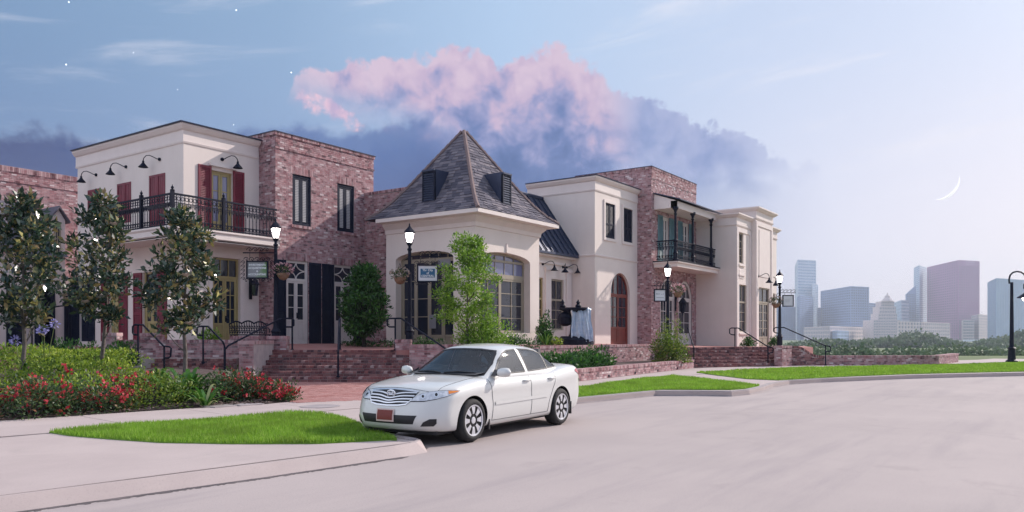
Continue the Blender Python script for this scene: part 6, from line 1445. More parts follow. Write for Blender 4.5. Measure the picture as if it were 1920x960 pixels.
        for v in bm.verts:
            h, z = v.co.x, v.co.y
            if view == 'L': o, d_ = Vector((h, 3, z)), Vector((0, -1, 0))
            elif view == 'R': o, d_ = Vector((h, -3, z)), Vector((0, 1, 0))
            elif view == 'F': o, d_ = Vector((4, h, z)), Vector((-1, 0, 0))
            elif view == 'B': o, d_ = Vector((-4, h, z)), Vector((1, 0, 0))
            elif view == 'T': o, d_ = Vector((h, z, 3)), Vector((0, 0, -1))
            else:
                a = math.radians(view); n = Vector((math.cos(a), math.sin(a), 0)); u = Vector((-n.y, n.x, 0)); o, d_ = n * 4 + u * h + Vector((0, 0, z)), -n
            loc, nor, _, _ = tree.ray_cast(o, d_)
            if loc is None: bad.append(v); continue
            if nor.dot(d_) > 0: nor = -nor
            v.co = loc + nor * off
        if bad: bmesh.ops.delete(bm, geom=bad, context='VERTS')
        for q in bm.faces: q.smooth = smooth
        bm.normal_update()
        for q in bm.faces:
            if q.normal.dot(d_) > 0: q.normal_flip()
        m = bpy.data.meshes.new('patch'); bm.to_mesh(m); bm.free(); return m
    def mir(p): return [(-x, z) for x, z in p][::-1]
    # glass
    fr = [(.66, .99), (.585, 1.06), (.38, 1.215), (.18, 1.325), (.04, 1.362), (-.20, 1.378), (-.245, 1.005)]
    re = [(-.35, 1.008), (-.305, 1.384), (-.62, 1.374), (-.86, 1.344), (-1.03, 1.295), (-1.045, 1.03)]
    qu = [(-1.085, 1.036), (-1.07, 1.285), (-1.22, 1.215), (-1.40, 1.11), (-1.485, 1.055)]
    trim = [(.90, .968), (.70, 1.085), (.43, 1.255), (.20, 1.372), (.04, 1.402), (-.28, 1.415), (-.62, 1.403), (-.83, 1.366), (-1.0, 1.295), (-1.17, 1.205), (-1.34, 1.095), (-1.44, 1.025), (-.3, .985)]
    ws = [(-.70, .985), (.70, .985), (.655, 1.15), (.575, 1.31), (.545, 1.355), (.3, 1.385), (0, 1.392), (-.3, 1.385), (-.545, 1.355), (-.575, 1.31), (-.655, 1.15)]
    bs = [(-.60, 1.10), (.60, 1.10), (.50, 1.32), (0, 1.36), (-.50, 1.32)]
    def grow(pl, s):                                   # offset an outline outwards by s metres
        n = len(pl); ar = sum(pl[i][0] * pl[(i + 1) % n][1] - pl[(i + 1) % n][0] * pl[i][1] for i in range(n)); sg = 1 if ar > 0 else -1; o = []
        for i in range(n):
            a, b, c = Vector(pl[i - 1]), Vector(pl[i]), Vector(pl[(i + 1) % n]); d0, d1 = (b - a).normalized(), (c - b).normalized(); n0, n1 = Vector((d0.y, -d0.x)) * sg, Vector((d1.y, -d1.x)) * sg; m = (n0 + n1); m.normalize(); o.append(tuple(b + m * s / max(.5, m.dot(n0))))
        return o
    def ring(tree, pl, view, off, win, wout):
        """thin seal round a window outline"""
        A_, B_ = grow(pl, -win), grow(pl, wout); bmj = bmesh.new(); n = len(pl)
        for i in range(n):
            me_ = patch(tree, [A_[i], A_[(i + 1) % n], B_[(i + 1) % n], B_[i]], view, off, res=.03); bmj.from_mesh(me_); bpy.data.meshes.remove(me_)
        m = bpy.data.meshes.new('ring'); bmj.to_mesh(m); bmj.free(); return m
    # open the cabin shell where the glass sits
    kill = []
    for p in cabin.polygons:
        c, nn_ = p.center, p.normal
        if abs(nn_.y) > .45 and any(inside(grow(q, .006), [(c.x, c.z)])[0] for q in (fr, re, qu)): kill.append(p.index)
        elif nn_.x > .3 and abs(nn_.y) < .5 and inside(grow(ws, .006), [(c.y, c.z)])[0]: kill.append(p.index)
        elif nn_.x < -.3 and abs(nn_.y) < .5 and inside(grow(bs, .006), [(c.y, c.z)])[0]: kill.append(p.index)
    bm = bmesh.new(); bm.from_mesh(cabin); bm.faces.ensure_lookup_table(); bmesh.ops.delete(bm, geom=[bm.faces[i] for i in kill], context='FACES'); bm.to_mesh(cabin)
    bm.normal_update()
    for vtx in bm.verts: vtx.co -= vtx.normal * .014
    liner = bpy.data.meshes.new('headliner'); bm.to_mesh(liner); bm.free(); liner.materials.clear(); put(liner, 'headliner', None, MATS['car_interior'])
    for v in 'LR':
        for nm, pl in (('front_window', fr), ('rear_window', re), ('quarter_window', qu)):
            o = put(patch(TC, pl, v, .003), nm, None, MATS['side_glass']); child(ring(TC, pl, v, .006, .013, .006), 'window_seal', o, 'black_plastic')
    o = put(patch(TC, ws, 'F', .003), 'windscreen', None, MATS['car_glass']); child(ring(TC, ws, 'F', .006, .018, .008), 'windscreen_seal', o, 'black_plastic')
    o = put(patch(TC, bs, 'B', .003), 'rear_screen', None, MATS['car_glass']); child(ring(TC, bs, 'B', .006, .03, .016), 'rear_screen_seal', o, 'black_plastic')
    b = MB(); b.box((-1.60, -.70, .99), (.52, .70, 1.002)); b.add([(.52, -.72, 1.0), (.52, .72, 1.0), (.60, .72, 1.05), (.60, -.72, 1.05), (1.0, .66, .995), (1.0, -.66, .995)], [(0, 1, 2, 3), (3, 2, 4, 5)]); put(b.mesh('dashboard', MATS['car_interior']), 'dashboard')
    for sx, sy in ((-.22, .36), (-.22, -.36), (-1.18, .36), (-1.18, -.36), (-1.18, 0)):
        b = MB(); b.hexa([(sx + .06, sy - .23, .95), (sx + .06, sy + .23, .95), (sx - .08, sy + .18, 1.24), (sx - .08, sy - .18, 1.24), (sx - .07, sy - .23, .95), (sx - .07, sy + .23, .95), (sx - .17, sy + .18, 1.24), (sx - .17, sy - .18, 1.24)]); so_ = put(b.mesh('seat_back', MATS['seat_cloth']), 'seat_back')
        b = MB(); b.hexa([(sx - .09, sy - .12, 1.25), (sx - .09, sy + .12, 1.25), (sx - .12, sy + .10, 1.37), (sx - .12, sy - .10, 1.37), (sx - .17, sy - .12, 1.25), (sx - .17, sy + .12, 1.25), (sx - .19, sy + .10, 1.37), (sx - .19, sy - .10, 1.37)]); child(b.mesh('headrest', MATS['seat_cloth']), 'headrest', so_, None)
    b = MB(); b.tube([Vector((.40 + .10 * math.sin(q) * .5, .36 + .18 * math.cos(q), 1.02 + .15 * math.sin(q))) for q in [2 * math.pi * k / 18 for k in range(19)]], .016, 6); put(b.mesh('steering_wheel', MATS['black_plastic']), 'steering_wheel')
    b = MB(); b.box((.40, -.12, 1.30), (.42, .12, 1.36)); put(b.mesh('rear_view_mirror', MATS['black_plastic']), 'rear_view_mirror')
    # cabin furniture seen through the screen is left to the dark glass; wipers lie at its foot
    for y0, y1 in ((.58, .02), (-.05, -.6)):
        pts = []
        for k in range(8):
            y = y0 + (y1 - y0) * k / 7; z = 1.005 + .02 * math.sin(k / 7 * 3.1); l_, n_, _, _ = TC.ray_cast(Vector((4, y, z)), Vector((-1, 0, 0)))
            if l_: pts.append(l_ + Vector((.02, 0, .008)))
        b = MB(); b.tube(pts, .011, 5); put(b.mesh('wiper', MATS['black_plastic']), 'wiper')
    # grille
    gr = [(-.44, .785), (-.25, .80), (0, .812), (.25, .80), (.44, .785), (.40, .68), (.33, .61), (.2, .592), (0, .585), (-.2, .592), (-.33, .61), (-.40, .68)]
    g = put(patch(TB, gr, 'F', .004, res=.025), 'grille', None, MATS['black_plastic'])
    def strip(tree, line, w, view, off, nm, par, mt): 
        up = [(x, z + w / 2) for x, z in line]; lo = [(x, z - w / 2) for x, z in line][::-1]; return child(patch(tree, up + lo, view, off, res=.03), nm, par, mt)
    for zc, hw, sg in ((.765, .43, .035), (.722, .415, .035), (.680, .40, .028), (.640, .37, .02)):
        ln = [(y, zc - sg * math.exp(-(y / .14) ** 2)) for y in np.linspace(-hw, hw, 15)]; strip(TB, ln, .017, 'F', .016, 'grille_bar', g, 'chrome')
    n = len(gr)
    for i in range(n):
        a, c = gr[i], gr[(i + 1) % n]; strip(TB, [a, c], .018, 'F', .012, 'grille_surround', g, 'chrome') if abs(a[0] - c[0]) > .06 else None
    l_, nn, _, _ = TB.ray_cast(Vector((4, 0, .755)), Vector((-1, 0, 0)))
    b = MB(); c0 = l_ + Vector((.03, 0, 0)); ov = lambda rx, rz, ph=0, cz=0: [c0 + Vector((0, rx * math.cos(a), cz + rz * math.sin(a))) for a in [2 * math.pi * k / 20 for k in range(21)]]
    b.tube(ov(.075, .052), .009, 6); b.tube(ov(.028, .050), .006, 6); b.tube(ov(.062, .018, 0, .022), .006, 6); put(b.mesh('emblem', MATS['chrome']), 'emblem')
    # headlights: front-quarter projection, mirrored
    for sgn in (1, -1):
        vw = 38 * sgn; a = math.radians(vw); hh = lambda x, y: -x * math.sin(a) + y * math.cos(a)
        base = [(2.30, .42, .655), (2.27, .45, .70), (2.20, .53, .755), (2.10, .64, .785), (1.98, .76, .80), (1.83, .86, .80), (1.72, .875, .79), (1.84, .862, .755), (1.98, .80, .715), (2.10, .71, .685), (2.2, .59, .66)]
        pl = [(hh(x, y * sgn), z) for x, y, z in base]
        cx = sum(p[0] for p in pl) / len(pl); cz = sum(p[1] for p in pl) / len(pl)
        h0 = put(patch(TB, pl, vw, .010, res=.03), 'headlight', None, MATS['lamp_lens']); child(patch(TB, [(cx + (p[0] - cx) * 1.04, cz + (p[1] - cz) * 1.12) for p in pl], vw, .005, res=.03), 'headlight_rim', h0, 'black_plastic')
        am = [(hh(x, y * sgn), z) for x, y, z in ((1.92, .81, .795), (1.83, .86, .793), (1.74, .874, .788), (1.84, .862, .765), (1.93, .825, .75))]; child(patch(TB, am, vw, .014, res=.03), 'indicator', h0, 'amber')
        for (x, y, z, r) in ((2.06, .70, .745, .042), (2.19, .56, .72, .036)):
            c = hh(x, y * sgn); pc = [(c + r * math.cos(q), z + r * math.sin(q)) for q in [2 * math.pi * k / 14 for k in range(14)]]; child(patch(TB, pc, vw, .014, res=.03), 'reflector', h0, 'chrome'); pc = [(c + r * .5 * math.cos(q), z + r * .5 * math.sin(q)) for q in [2 * math.pi * k / 12 for k in range(12)]]; child(patch(TB, pc, vw, .017, res=.03), 'bulb', h0, 'black_plastic')
        fg = [(hh(2.28, .58 * sgn), .30), (hh(2.2, .76 * sgn), .30), (hh(2.17, .79 * sgn), .34), (hh(2.17, .79 * sgn), .405), (hh(2.22, .70 * sgn), .405), (hh(2.27, .62 * sgn), .36)]; put(patch(TB, fg, vw, .006, res=.03), 'fog_lamp_recess', None, MATS['black_plastic'])
        tl = [(hh(-2.44, .5 * sgn), .80), (hh(-2.3, .85 * sgn), .83), (hh(-2.2, .88 * sgn), .90), (hh(-2.3, .84 * sgn), .93), (hh(-2.42, .55 * sgn), .93)]
        vb = (180 - 60) * sgn; ab = math.radians(vb); hb = lambda x, y: -x * math.sin(ab) + y * math.cos(ab)
        tl = [(hb(x, y * sgn), z) for x, y, z in ((-2.46, .55, .83), (-2.46, .55, .95), (-2.36, .76, .965), (-2.16, .86, .955), (-2.22, .87, .87), (-2.34, .80, .82))]
        tl_o = put(patch(TB, tl, vb, .006, res=.03), 'tail_light', None, MATS['tail_red']); child(patch(TB, [(-1.95, .955), (-2.12, .875), (-2.30, .87), (-2.30, .995), (-2.12, 1.005), (-1.98, .99)], 'L' if sgn > 0 else 'R', .008, res=.03), 'tail_lens', tl_o, 'tail_red')
    lo = [(-.46, .33), (.46, .33), (.50, .42), (.52, .455), (-.52, .455), (-.50, .42)]; put(patch(TB, lo, 'F', .004, res=.03), 'lower_grille', None, MATS['black_plastic'])
    lp = put(patch(TB, [(-.165, .36), (.165, .36), (.165, .535), (-.165, .535)], 'F', .020, res=.05), 'number_plate', None, MATS['plate_rim']); child(patch(TB, [(-.143, .383), (.143, .383), (.143, .515), (-.143, .515)], 'F', .025, res=.05), 'plate_face', lp, 'plate_red')
    # panel gaps, rub strip, sill line
    def seam(tree, pts, view, nm='panel_gap', r=.0045, mt='black_plastic', off=.001):
        P = []
        for (p, q) in pts:
            if view in 'LR': o_, d_ = Vector((p, 3 if view == 'L' else -3, q)), Vector((0, -1 if view == 'L' else 1, 0))
            elif view == 'T': o_, d_ = Vector((p, q, 3)), Vector((0, 0, -1))
            else: o_, d_ = Vector((4, p, q)), Vector((-1, 0, 0))
            l_, n_, _, _ = tree.ray_cast(o_, d_)
            if l_: P.append(l_ + n_ * off)
        if len(P) > 1: b = MB(); b.tube(P, r, 4); put(b.mesh(nm, MATS[mt]), nm)
    lin = lambda a, c, n=10: [(a[0] + (c[0] - a[0]) * k / n, a[1] + (c[1] - a[1]) * k / n) for k in range(n + 1)]
    for v in 'LR':
        seam(TB, lin((.93, .92), (.86, .55)) + lin((.86, .55), (.87, .285)), v); seam(TB, lin((-.30, .93), (-.33, .5)) + lin((-.33, .5), (-.32, .285)), v)
        seam(TB, lin((-1.17, .95), (-1.13, .78), 4) + lin((-1.13, .78), (-.93, .46)) + lin((-.93, .46), (-.90, .285), 4), v); seam(TB, lin((.87, .285), (-.90, .285), 20), v)
        strip_ = [(x, .56 + .012 * (-x)) for x in np.linspace(.80, -.86, 14)]; put(patch(TB, [(x, z + .028) for x, z in strip_] + [(x, z - .028) for x, z in strip_[::-1]], v, .012, res=.06), 'rub_strip', None, MATS['car_paint'])
        for x in (-.15, -1.0):
            y0 = TB.ray_cast(Vector((x, 3 if v == 'L' else -3, .86)), Vector((0, -1 if v == 'L' else 1, 0)))[0]; sg = 1 if v == 'L' else -1
            b = MB(); b.tube([y0 + Vector((-.10, 0, 0)), y0 + Vector((-.07, sg * .035, .004)), y0 + Vector((.07, sg * .035, .004)), y0 + Vector((.10, 0, 0))], .016, 7); put(b.mesh('door_handle', MATS['car_paint'], True), 'door_handle')
        # mirror
        sg = 1 if v == 'L' else -1; b = MB(); n = 12; prof = []
        for k in range(7):
            f = k / 6; r = math.sqrt(max(0, 1 - (2 * f - 1) ** 2)) ** .55; prof.append((f, r))
        vs_ = []
        for f, r in prof:
            for q in range(n): a_ = 2 * math.pi * q / n; vs_.append((.70 + .075 * r * math.cos(a_) - .03 * f, sg * (.86 + .25 * f), 1.02 + .075 * r * math.sin(a_) + .012 * f))
        b.add(vs_, [(i * n + q, i * n + (q + 1) % n, (i + 1) * n + (q + 1) % n, (i + 1) * n + q) for i in range(6) for q in range(n)]); put(b.mesh('wing_mirror', MATS['car_paint'], True), 'wing_mirror')
        b = MB(); b.add([(.60, sg * .80, .985), (.80, sg * .815, .975), (.63, sg * .775, 1.08), (.64, sg * .93, .99), (.74, sg * .93, .975)], [(0, 1, 2), (0, 1, 4, 3), (0, 3, 2), (1, 4, 3, 2)]); put(b.mesh('mirror_foot', MATS['black_plastic']), 'mirror_foot')
        b = MB(); b.box((.92, sg * .78 - .10, .15), (.955, sg * .78 + .10, .40)); put(b.mesh('mud_flap', MATS['black_plastic']), 'mud_flap')
        b = MB(); b.box((-1.80, sg * .78 - .10, .17), (-1.775, sg * .78 + .10, .40)); put(b.mesh('mud_flap', MATS['black_plastic']), 'mud_flap')
    seam(TB, [(x, .70 - .02 * (x - 1.1) if x < 2.0 else .68 - .55 * (x - 2.0)) for x in np.linspace(1.12, 2.16, 14)], 'T', 'bonnet_gap', .004); seam(TB, [(x, -.70 + .02 * (x - 1.1) if x < 2.0 else -.68 + .55 * (x - 2.0)) for x in np.linspace(1.12, 2.16, 14)], 'T', 'bonnet_gap', .004)
    seam(TB, [(y, .835 - .05 * (y / .6) ** 2) for y in np.linspace(-.58, .58, 15)], 'F', 'bonnet_gap', .004)
    # wheels
    for sx in (1.388, -1.388):
        for sg in (1, -1):
            Mw = MC @ Matrix.Translation((sx, sg * .79, .33)) @ Matrix.Rotation(-sg * math.pi / 2, 4, 'X')       # local z points outward
            wl = bpy.data.objects.new('wheel', None); COL.objects.link(wl); wl.parent = t; wl.matrix_basis = Matrix.Translation(-WOFF[t.name]) @ Mw
            def wp(b, nm, mt, sm=True): o = bpy.data.objects.new(nm, b.mesh(nm, MATS[mt], sm)); COL.objects.link(o); o.parent = wl
            b = MB(); b.lathe([(.232, .10), (.24, .115), (.275, .118), (.31, .105), (.327, .075), (.33, .03), (.33, -.06), (.32, -.10), (.232, -.10)], (0, 0, 0), 36); wp(b, 'tyre', 'rubber')
            b = MB(); b.lathe([(.02, .02), (.21, .02), (.228, .06), (.228, .10)], (0, 0, 0), 30); wp(b, 'brake_shadow', 'black_plastic')
            b = MB()
            for k in range(30):
                a0, a1 = 2 * math.pi * k / 30, 2 * math.pi * (k + 1) / 30; c = lambda r, a, z: (r * math.cos(a), r * math.sin(a), z)
                b.add([c(.238, a0, .114), c(.238, a1, .114), c(.218, a1, .110), c(.218, a0, .110), c(.214, a1, .07), c(.214, a0, .07)], [(0, 1, 2, 3), (3, 2, 4, 5)])
            for k in range(8):
                a0 = 2 * math.pi * k / 8; c = lambda r, da, z: (r * math.cos(a0) - da * math.sin(a0), r * math.sin(a0) + da * math.cos(a0), z)
                b.add([c(.045, -.016, .092), c(.045, .016, .092), c(.13, .027, .105), c(.219, .050, .100), c(.219, -.050, .100), c(.13, -.027, .105), c(.045, -.016, .05), c(.045, .016, .05), c(.13, .027, .06), c(.219, .05, .05), c(.219, -.05, .05), c(.13, -.027, .06)], [(0, 1, 2, 5), (5, 2, 3, 4), (0, 5, 11, 6), (5, 4, 10, 11), (1, 7, 8, 2), (2, 8, 9, 3)])
            b.lathe([(.058, .06), (.058, .096), (.05, .104), (.025, .106)], (0, 0, 0), 16); wp(b, 'rim', 'rim_metal', False)
            b = MB()
            for k in range(5):
                a0 = 2 * math.pi * k / 5; b.lathe([(.011, .098), (.011, .108)], (.075 * math.cos(a0), .075 * math.sin(a0), 0), 6)
            wp(b, 'wheel_nut', 'black_plastic')
    # underside
    b = MB(); b.box((-2.1, -.7, .16), (2.05, .7, .235)); put(b.mesh('underbody', MATS['black_plastic']), 'underbody')
car()
# ---------------------------------------------------------------- far skyline, treeline, haze, moon and stars
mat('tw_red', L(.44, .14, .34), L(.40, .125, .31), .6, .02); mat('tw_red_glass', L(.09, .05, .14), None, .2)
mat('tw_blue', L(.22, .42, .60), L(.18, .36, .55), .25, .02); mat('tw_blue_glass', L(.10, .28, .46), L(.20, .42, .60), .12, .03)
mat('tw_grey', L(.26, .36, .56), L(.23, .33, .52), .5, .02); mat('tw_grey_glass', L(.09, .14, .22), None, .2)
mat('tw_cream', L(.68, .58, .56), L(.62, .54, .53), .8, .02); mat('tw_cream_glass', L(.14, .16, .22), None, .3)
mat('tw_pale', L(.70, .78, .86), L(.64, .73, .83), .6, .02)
mat('far_leaf', None, None, .7, tint=[(0, L(.03, .07, .03)), (.5, L(.075, .135, .055)), (1, L(.15, .21, .09))], sub=.2)
def tower(label, l, c, r, d, mw, mg, floors, cols, z0=-25.0, group='towers of the far skyline', crown=None, deep=.35, band=.42, name='office_tower', pier=.35):
    """l, c, r: pixel (x, y) of the roof line at the far edge, near corner and other edge; c is at depth d"""
    hc = HY - c[1]; C_ = at(c[0], HY, d); top = at(c[0], c[1], d).z
    dl, dr = (d * hc / max(1, HY - l[1]), d * hc / max(1, HY - r[1])) if hc > 10 else (d * 1.03, d * 1.01); Lp, Rp = at(l[0], HY, dl), at(r[0], HY, dr); Bp = Lp + Rp - C_
    t = thing(name, label, 'tower' if name == 'office_tower' else 'building', (C_.x, C_.y, z0), group)
    b = MB(); b.prism([(p.x, p.y) for p in (C_, Rp, Bp, Lp)], z0, top - .5); b.build('glass_core', MATS[mg], t)
    g = MB(); h = (top - z0) / max(1, floors)
    for p, q in ((Lp, C_), (C_, Rp)):
        u = (q - p); u.z = 0; ln = u.length; u.normalize(); fc = Face((p.x, p.y, 0), u, Vector((u.y, -u.x, 0)))
        for i in range(floors + 1): g.fbox(fc, -deep, ln + deep, z0 + i * h - h * band * .5, min(top, z0 + i * h + h * band * .5), .02, deep)
        n = cols if q is Rp else int(cols * max(1, ln / max(1, (Rp - C_).length)) * .6)
        for i in range(n + 1): x = ln * i / n; w = ln / n * pier * .5; g.fbox(fc, x - w, x + w, z0, top, .02, deep * 1.15)
    g.build('facade_grid', MATS[mw], t, kind='stuff')
    b = MB(); b.prism([(p.x, p.y) for p in (C_, Rp, Bp, Lp)], top - .49, top + .6); b.build('roof', MATS[mw], t)
    return t, C_, Rp, Lp, Bp, top
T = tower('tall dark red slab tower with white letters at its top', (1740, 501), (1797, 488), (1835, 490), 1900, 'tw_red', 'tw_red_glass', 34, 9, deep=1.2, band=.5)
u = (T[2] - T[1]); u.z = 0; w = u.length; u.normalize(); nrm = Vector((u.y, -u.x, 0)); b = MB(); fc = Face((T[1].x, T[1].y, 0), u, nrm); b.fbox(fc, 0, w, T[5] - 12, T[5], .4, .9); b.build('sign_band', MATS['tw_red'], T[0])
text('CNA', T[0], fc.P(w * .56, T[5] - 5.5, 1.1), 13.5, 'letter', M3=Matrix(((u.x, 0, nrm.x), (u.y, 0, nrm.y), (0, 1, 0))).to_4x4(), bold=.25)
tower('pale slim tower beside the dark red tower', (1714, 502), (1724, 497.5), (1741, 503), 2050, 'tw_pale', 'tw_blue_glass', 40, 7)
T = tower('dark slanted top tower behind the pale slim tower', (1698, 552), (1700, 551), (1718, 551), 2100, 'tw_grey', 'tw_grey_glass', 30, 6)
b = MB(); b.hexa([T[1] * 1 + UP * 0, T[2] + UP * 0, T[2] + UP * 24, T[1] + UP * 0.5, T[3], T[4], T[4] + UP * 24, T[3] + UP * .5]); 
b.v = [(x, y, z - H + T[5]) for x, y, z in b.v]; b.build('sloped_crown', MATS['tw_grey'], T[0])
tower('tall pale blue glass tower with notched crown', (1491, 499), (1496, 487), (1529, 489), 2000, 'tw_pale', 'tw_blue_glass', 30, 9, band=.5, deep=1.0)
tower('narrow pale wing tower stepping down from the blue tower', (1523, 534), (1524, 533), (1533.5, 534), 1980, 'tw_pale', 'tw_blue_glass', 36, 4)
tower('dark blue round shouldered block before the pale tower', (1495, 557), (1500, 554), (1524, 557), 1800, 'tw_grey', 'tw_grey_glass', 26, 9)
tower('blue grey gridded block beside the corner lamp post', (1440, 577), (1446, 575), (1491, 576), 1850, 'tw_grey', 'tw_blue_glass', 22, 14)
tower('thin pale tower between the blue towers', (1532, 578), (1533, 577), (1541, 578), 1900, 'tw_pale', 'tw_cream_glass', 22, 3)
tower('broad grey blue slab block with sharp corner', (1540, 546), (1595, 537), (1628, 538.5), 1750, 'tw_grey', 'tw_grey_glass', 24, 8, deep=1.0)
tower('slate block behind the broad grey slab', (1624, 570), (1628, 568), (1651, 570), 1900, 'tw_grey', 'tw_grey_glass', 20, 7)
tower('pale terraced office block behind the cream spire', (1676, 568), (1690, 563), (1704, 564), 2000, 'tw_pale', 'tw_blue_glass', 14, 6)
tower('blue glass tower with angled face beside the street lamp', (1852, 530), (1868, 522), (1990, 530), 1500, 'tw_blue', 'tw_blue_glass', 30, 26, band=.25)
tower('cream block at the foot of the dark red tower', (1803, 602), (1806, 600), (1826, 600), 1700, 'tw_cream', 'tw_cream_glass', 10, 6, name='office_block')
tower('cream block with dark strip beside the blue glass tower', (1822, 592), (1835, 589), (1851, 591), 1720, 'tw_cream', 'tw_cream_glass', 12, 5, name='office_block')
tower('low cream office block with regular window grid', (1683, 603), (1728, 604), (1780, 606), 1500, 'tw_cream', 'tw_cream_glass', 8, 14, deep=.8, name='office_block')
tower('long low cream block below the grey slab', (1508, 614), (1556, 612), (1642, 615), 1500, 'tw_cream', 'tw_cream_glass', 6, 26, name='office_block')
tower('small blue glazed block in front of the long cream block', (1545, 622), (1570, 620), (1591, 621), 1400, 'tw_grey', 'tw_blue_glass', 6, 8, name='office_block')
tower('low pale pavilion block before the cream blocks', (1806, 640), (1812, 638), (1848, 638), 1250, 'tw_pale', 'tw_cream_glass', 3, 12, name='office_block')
# cream stepped tower with cupola
d = 1600; t = thing('spire_tower', 'cream stepped tower with small cupola and statue on top', 'tower', tuple(atd(1662, d, -25)), 'towers of the far skyline')
def tier(px0, px1, y0, y1, nm='tier', mg='tw_cream'):
    a, c = at(px0, y1, d), at(px1, y0, d); w = (c - a).dot(RT); fc = Face((a.x, a.y, 0), RT, -FW); b = MB(); b.fbox(fc, 0, w, a.z, c.z, -w * .9, 0); o = b.build(nm, MATS[mg], t)
    k = max(3, int((px1 - px0) / 3)); r = max(1, int((y1 - y0) / 5)); q = MB(); cw, rh = w / k, (c.z - a.z) / r
    for i in range(k):
        for j in range(r): q.fbox(fc, (i + .3) * cw, (i + .7) * cw, a.z + (j + .25) * rh, a.z + (j + .75) * rh, -.05, .06)
    q.build('window_grid', MATS['tw_cream_glass'], o, kind='stuff')
for q in ((1638, 1688, 600, 660), (1647, 1682, 588, 600), (1649, 1680, 575, 588), (1652, 1677, 565, 575)): tier(*q)
c = atd(1664, d, 0); b = MB(); z = lambda y: at(1664, y, d).z; b.lathe([(12, z(565)), (8, z(560)), (5.5, z(558)), (5, z(555)), (2, z(553)), (1.2, z(551)), (.8, z(549))], (c.x, c.y, 0), 10); b.build('cupola', MATS['tw_cream'], t)

# far wood
rng = np.random.default_rng(7); P = []; TT = []
def clump(px, ytop, d, r, n):
    zt = at(px, ytop, d).z; zb = terrain_z(d) - .3; c = atd(px, d, 0); k = 9
    cc = sph(rng, k) * .75; cc[:, 2] = np.abs(cc[:, 2]) * 1.0; q = cc[rng.integers(0, k, n)] + sph(rng, n) * rng.uniform(.15, .5, (n, 1)); z = np.clip(q[:, 2] / 1.1, -.1, 1); low = rng.random(n) < .25; z[low] = rng.uniform(-.1, .5, low.sum())
    P.append(np.stack([c.x + q[:, 0] * r, c.y + q[:, 1] * r, zb + (zt - zb) * (.12 + .88 * z)], 1)); TT.append(np.clip(rng.beta(2, 2, n) * .6 + z * .4 + rng.uniform(-.1, .1), 0, 1))
for i in range(58):
    px = 1490 + 520 * i / 57 + rng.uniform(-6, 6); yt = float(np.interp(px, [1490, 1540, 1600, 1650, 1690, 1720, 1745, 1770, 1800, 1840, 1880, 1920, 2020], [636, 638, 642, 637, 628, 620, 630, 643, 648, 650, 630, 622, 616])) + rng.uniform(-5, 9)
    clump(px, yt, rng.uniform(560, 660), rng.uniform(9, 17), 800)
for i in range(46):
    px = 1480 + 520 * i / 45 + rng.uniform(-6, 6); clump(px, 647 + rng.uniform(-5, 8), rng.uniform(190, 280), rng.uniform(4, 6), 380)
nbig = sum(len(q) for q in P[:58]); P = np.concatenate(P); n = len(P); sz = np.where(np.arange(n) < nbig, 2.1, 1.0); o = leaf_mesh('treeline', P, rng.normal(size=(n, 3)) + np.array([0, 0, .4]), sz * rng.uniform(.6, 1.3, n), 'far_leaf', None, np.concatenate(TT), rng, wid=.8, kind='stuff'); tag(o, 'hazy green wood beyond the long low brick wall', 'trees')

# haze: one box of thin air around everything that stands on the ground
hz = bpy.data.materials.new('haze'); hz.use_nodes = True; n_ = NT(hz.node_tree); pvn = n_.n('ShaderNodeVolumePrincipled'); pvn.inputs['Color'].default_value = L(.80, .88, 1.0); pvn.inputs['Density'].default_value = .00023; pvn.inputs['Anisotropy'].default_value = .2; pvn.inputs['Density Attribute'].default_value = ''
oo = n_.n('ShaderNodeOutputMaterial'); n_.l(pvn.outputs[0], oo.inputs['Volume'])
b = MB(); c = [FW * dd + RT * ll for dd, ll in ((-130, -2300), (-130, 2300), (2450, 2300), (2450, -2300))]; b.prism([(p.x, p.y) for p in c], -27, 212); o = b.build('haze', hz, kind='stuff'); tag(o, 'thin pale haze over the far city', 'haze')
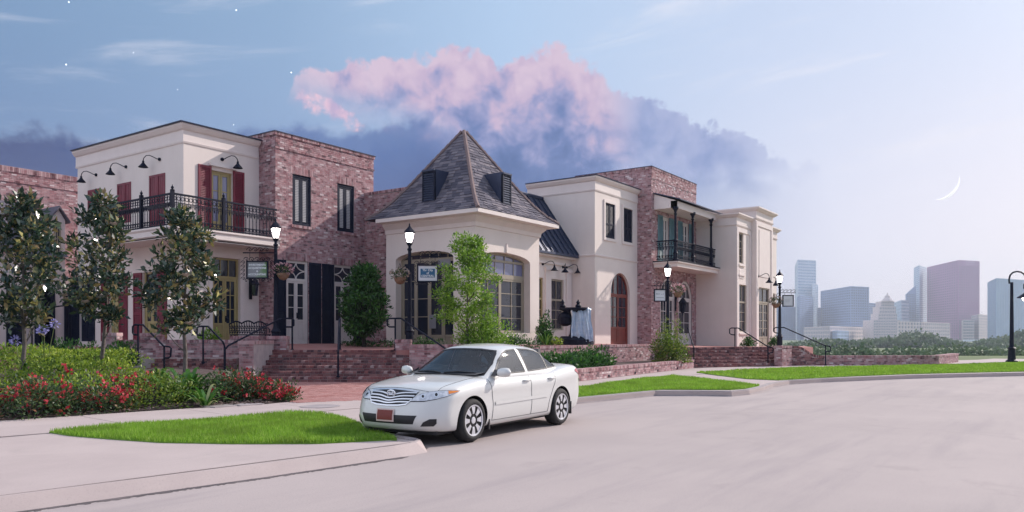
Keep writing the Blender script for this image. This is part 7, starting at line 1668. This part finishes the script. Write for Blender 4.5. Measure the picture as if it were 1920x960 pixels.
# crescent moon
mat('moon', L(.9, .9, .9), emit=L(1, .98, .97), estr=.6); mat('star', L(.9, .9, .9), emit=L(.95, .97, 1), estr=1.6)
d = 4200; c0 = Vector((1766, 339)); R0 = 37.0; m = MB(); N = 22; out = []; inn = []
tip0, tip1 = Vector((1796, 324)), Vector((1748, 371)); mid = (tip0 + tip1) / 2; ax = (tip1 - tip0).normalized(); nx = Vector((-ax.y, ax.x)); nx = nx if nx.x > 0 else -nx
for k in range(N + 1):
    s = -1 + 2 * k / N; hl = (tip1 - tip0).length / 2; base = mid + ax * s * hl; bulge = (1 - s * s) ** .62
    out.append(base + nx * 22 * bulge); inn.append(base + nx * (22 - 4.6 * bulge ** .8) * bulge)
def w3(p, dd): return at(p.x, p.y, dd)
vs = [w3(p, d) for p in out] + [w3(p, d) for p in inn] + [w3((a + c) / 2, d - 14) for a, c in zip(out, inn)]
k = N + 1; m.add(vs, [(i, i + 1, 2 * k + i + 1, 2 * k + i) for i in range(N)] + [(2 * k + i, 2 * k + i + 1, k + i + 1, k + i) for i in range(N)] + [(k + i, k + i + 1, i + 1, i) for i in range(N)])
o = m.build('moon', MATS['moon'], None, smooth=True); tag(o, 'thin white crescent moon in the pale sky', 'moon')
sm = MB(); r_ = 1.0
for a in (UP, RT): sm.add([a * 5.5 * s_ + q for s_, q in ((1, Vector()), (-1, Vector()))] + [q * .55 for q in (UP, -UP, RT, -RT, FW, -FW)], [(0, 4, 6), (0, 6, 5), (0, 5, 7), (0, 7, 4), (1, 6, 4), (1, 5, 6), (1, 7, 5), (1, 4, 7)] if a is RT else [(0, 4, 2), (0, 2, 5), (0, 5, 3), (0, 3, 4), (1, 4, 5), (0, 4, 6), (1, 6, 4)])
ico = bmesh.new(); bmesh.ops.create_icosphere(ico, subdivisions=1, radius=2.6); ms = bpy.data.meshes.new('star'); ico.to_mesh(ms); ico.free(); ms.materials.append(MATS['star'])
for px, py, s_ in ((129, 4, 1.5), (443, 19, 1.5), (124, 121, 1.5), (250, 99, .8), (333, 168, .8), (546, 136, 1.4), (438, 234, .9)):
    o = bpy.data.objects.new('star', ms); link(o, None, Matrix.Translation(at(px, py, 4000)) @ Matrix.Scale(s_, 4)); tag(o, 'small bright star in the blue evening sky', 'star', 'stars in the blue sky')
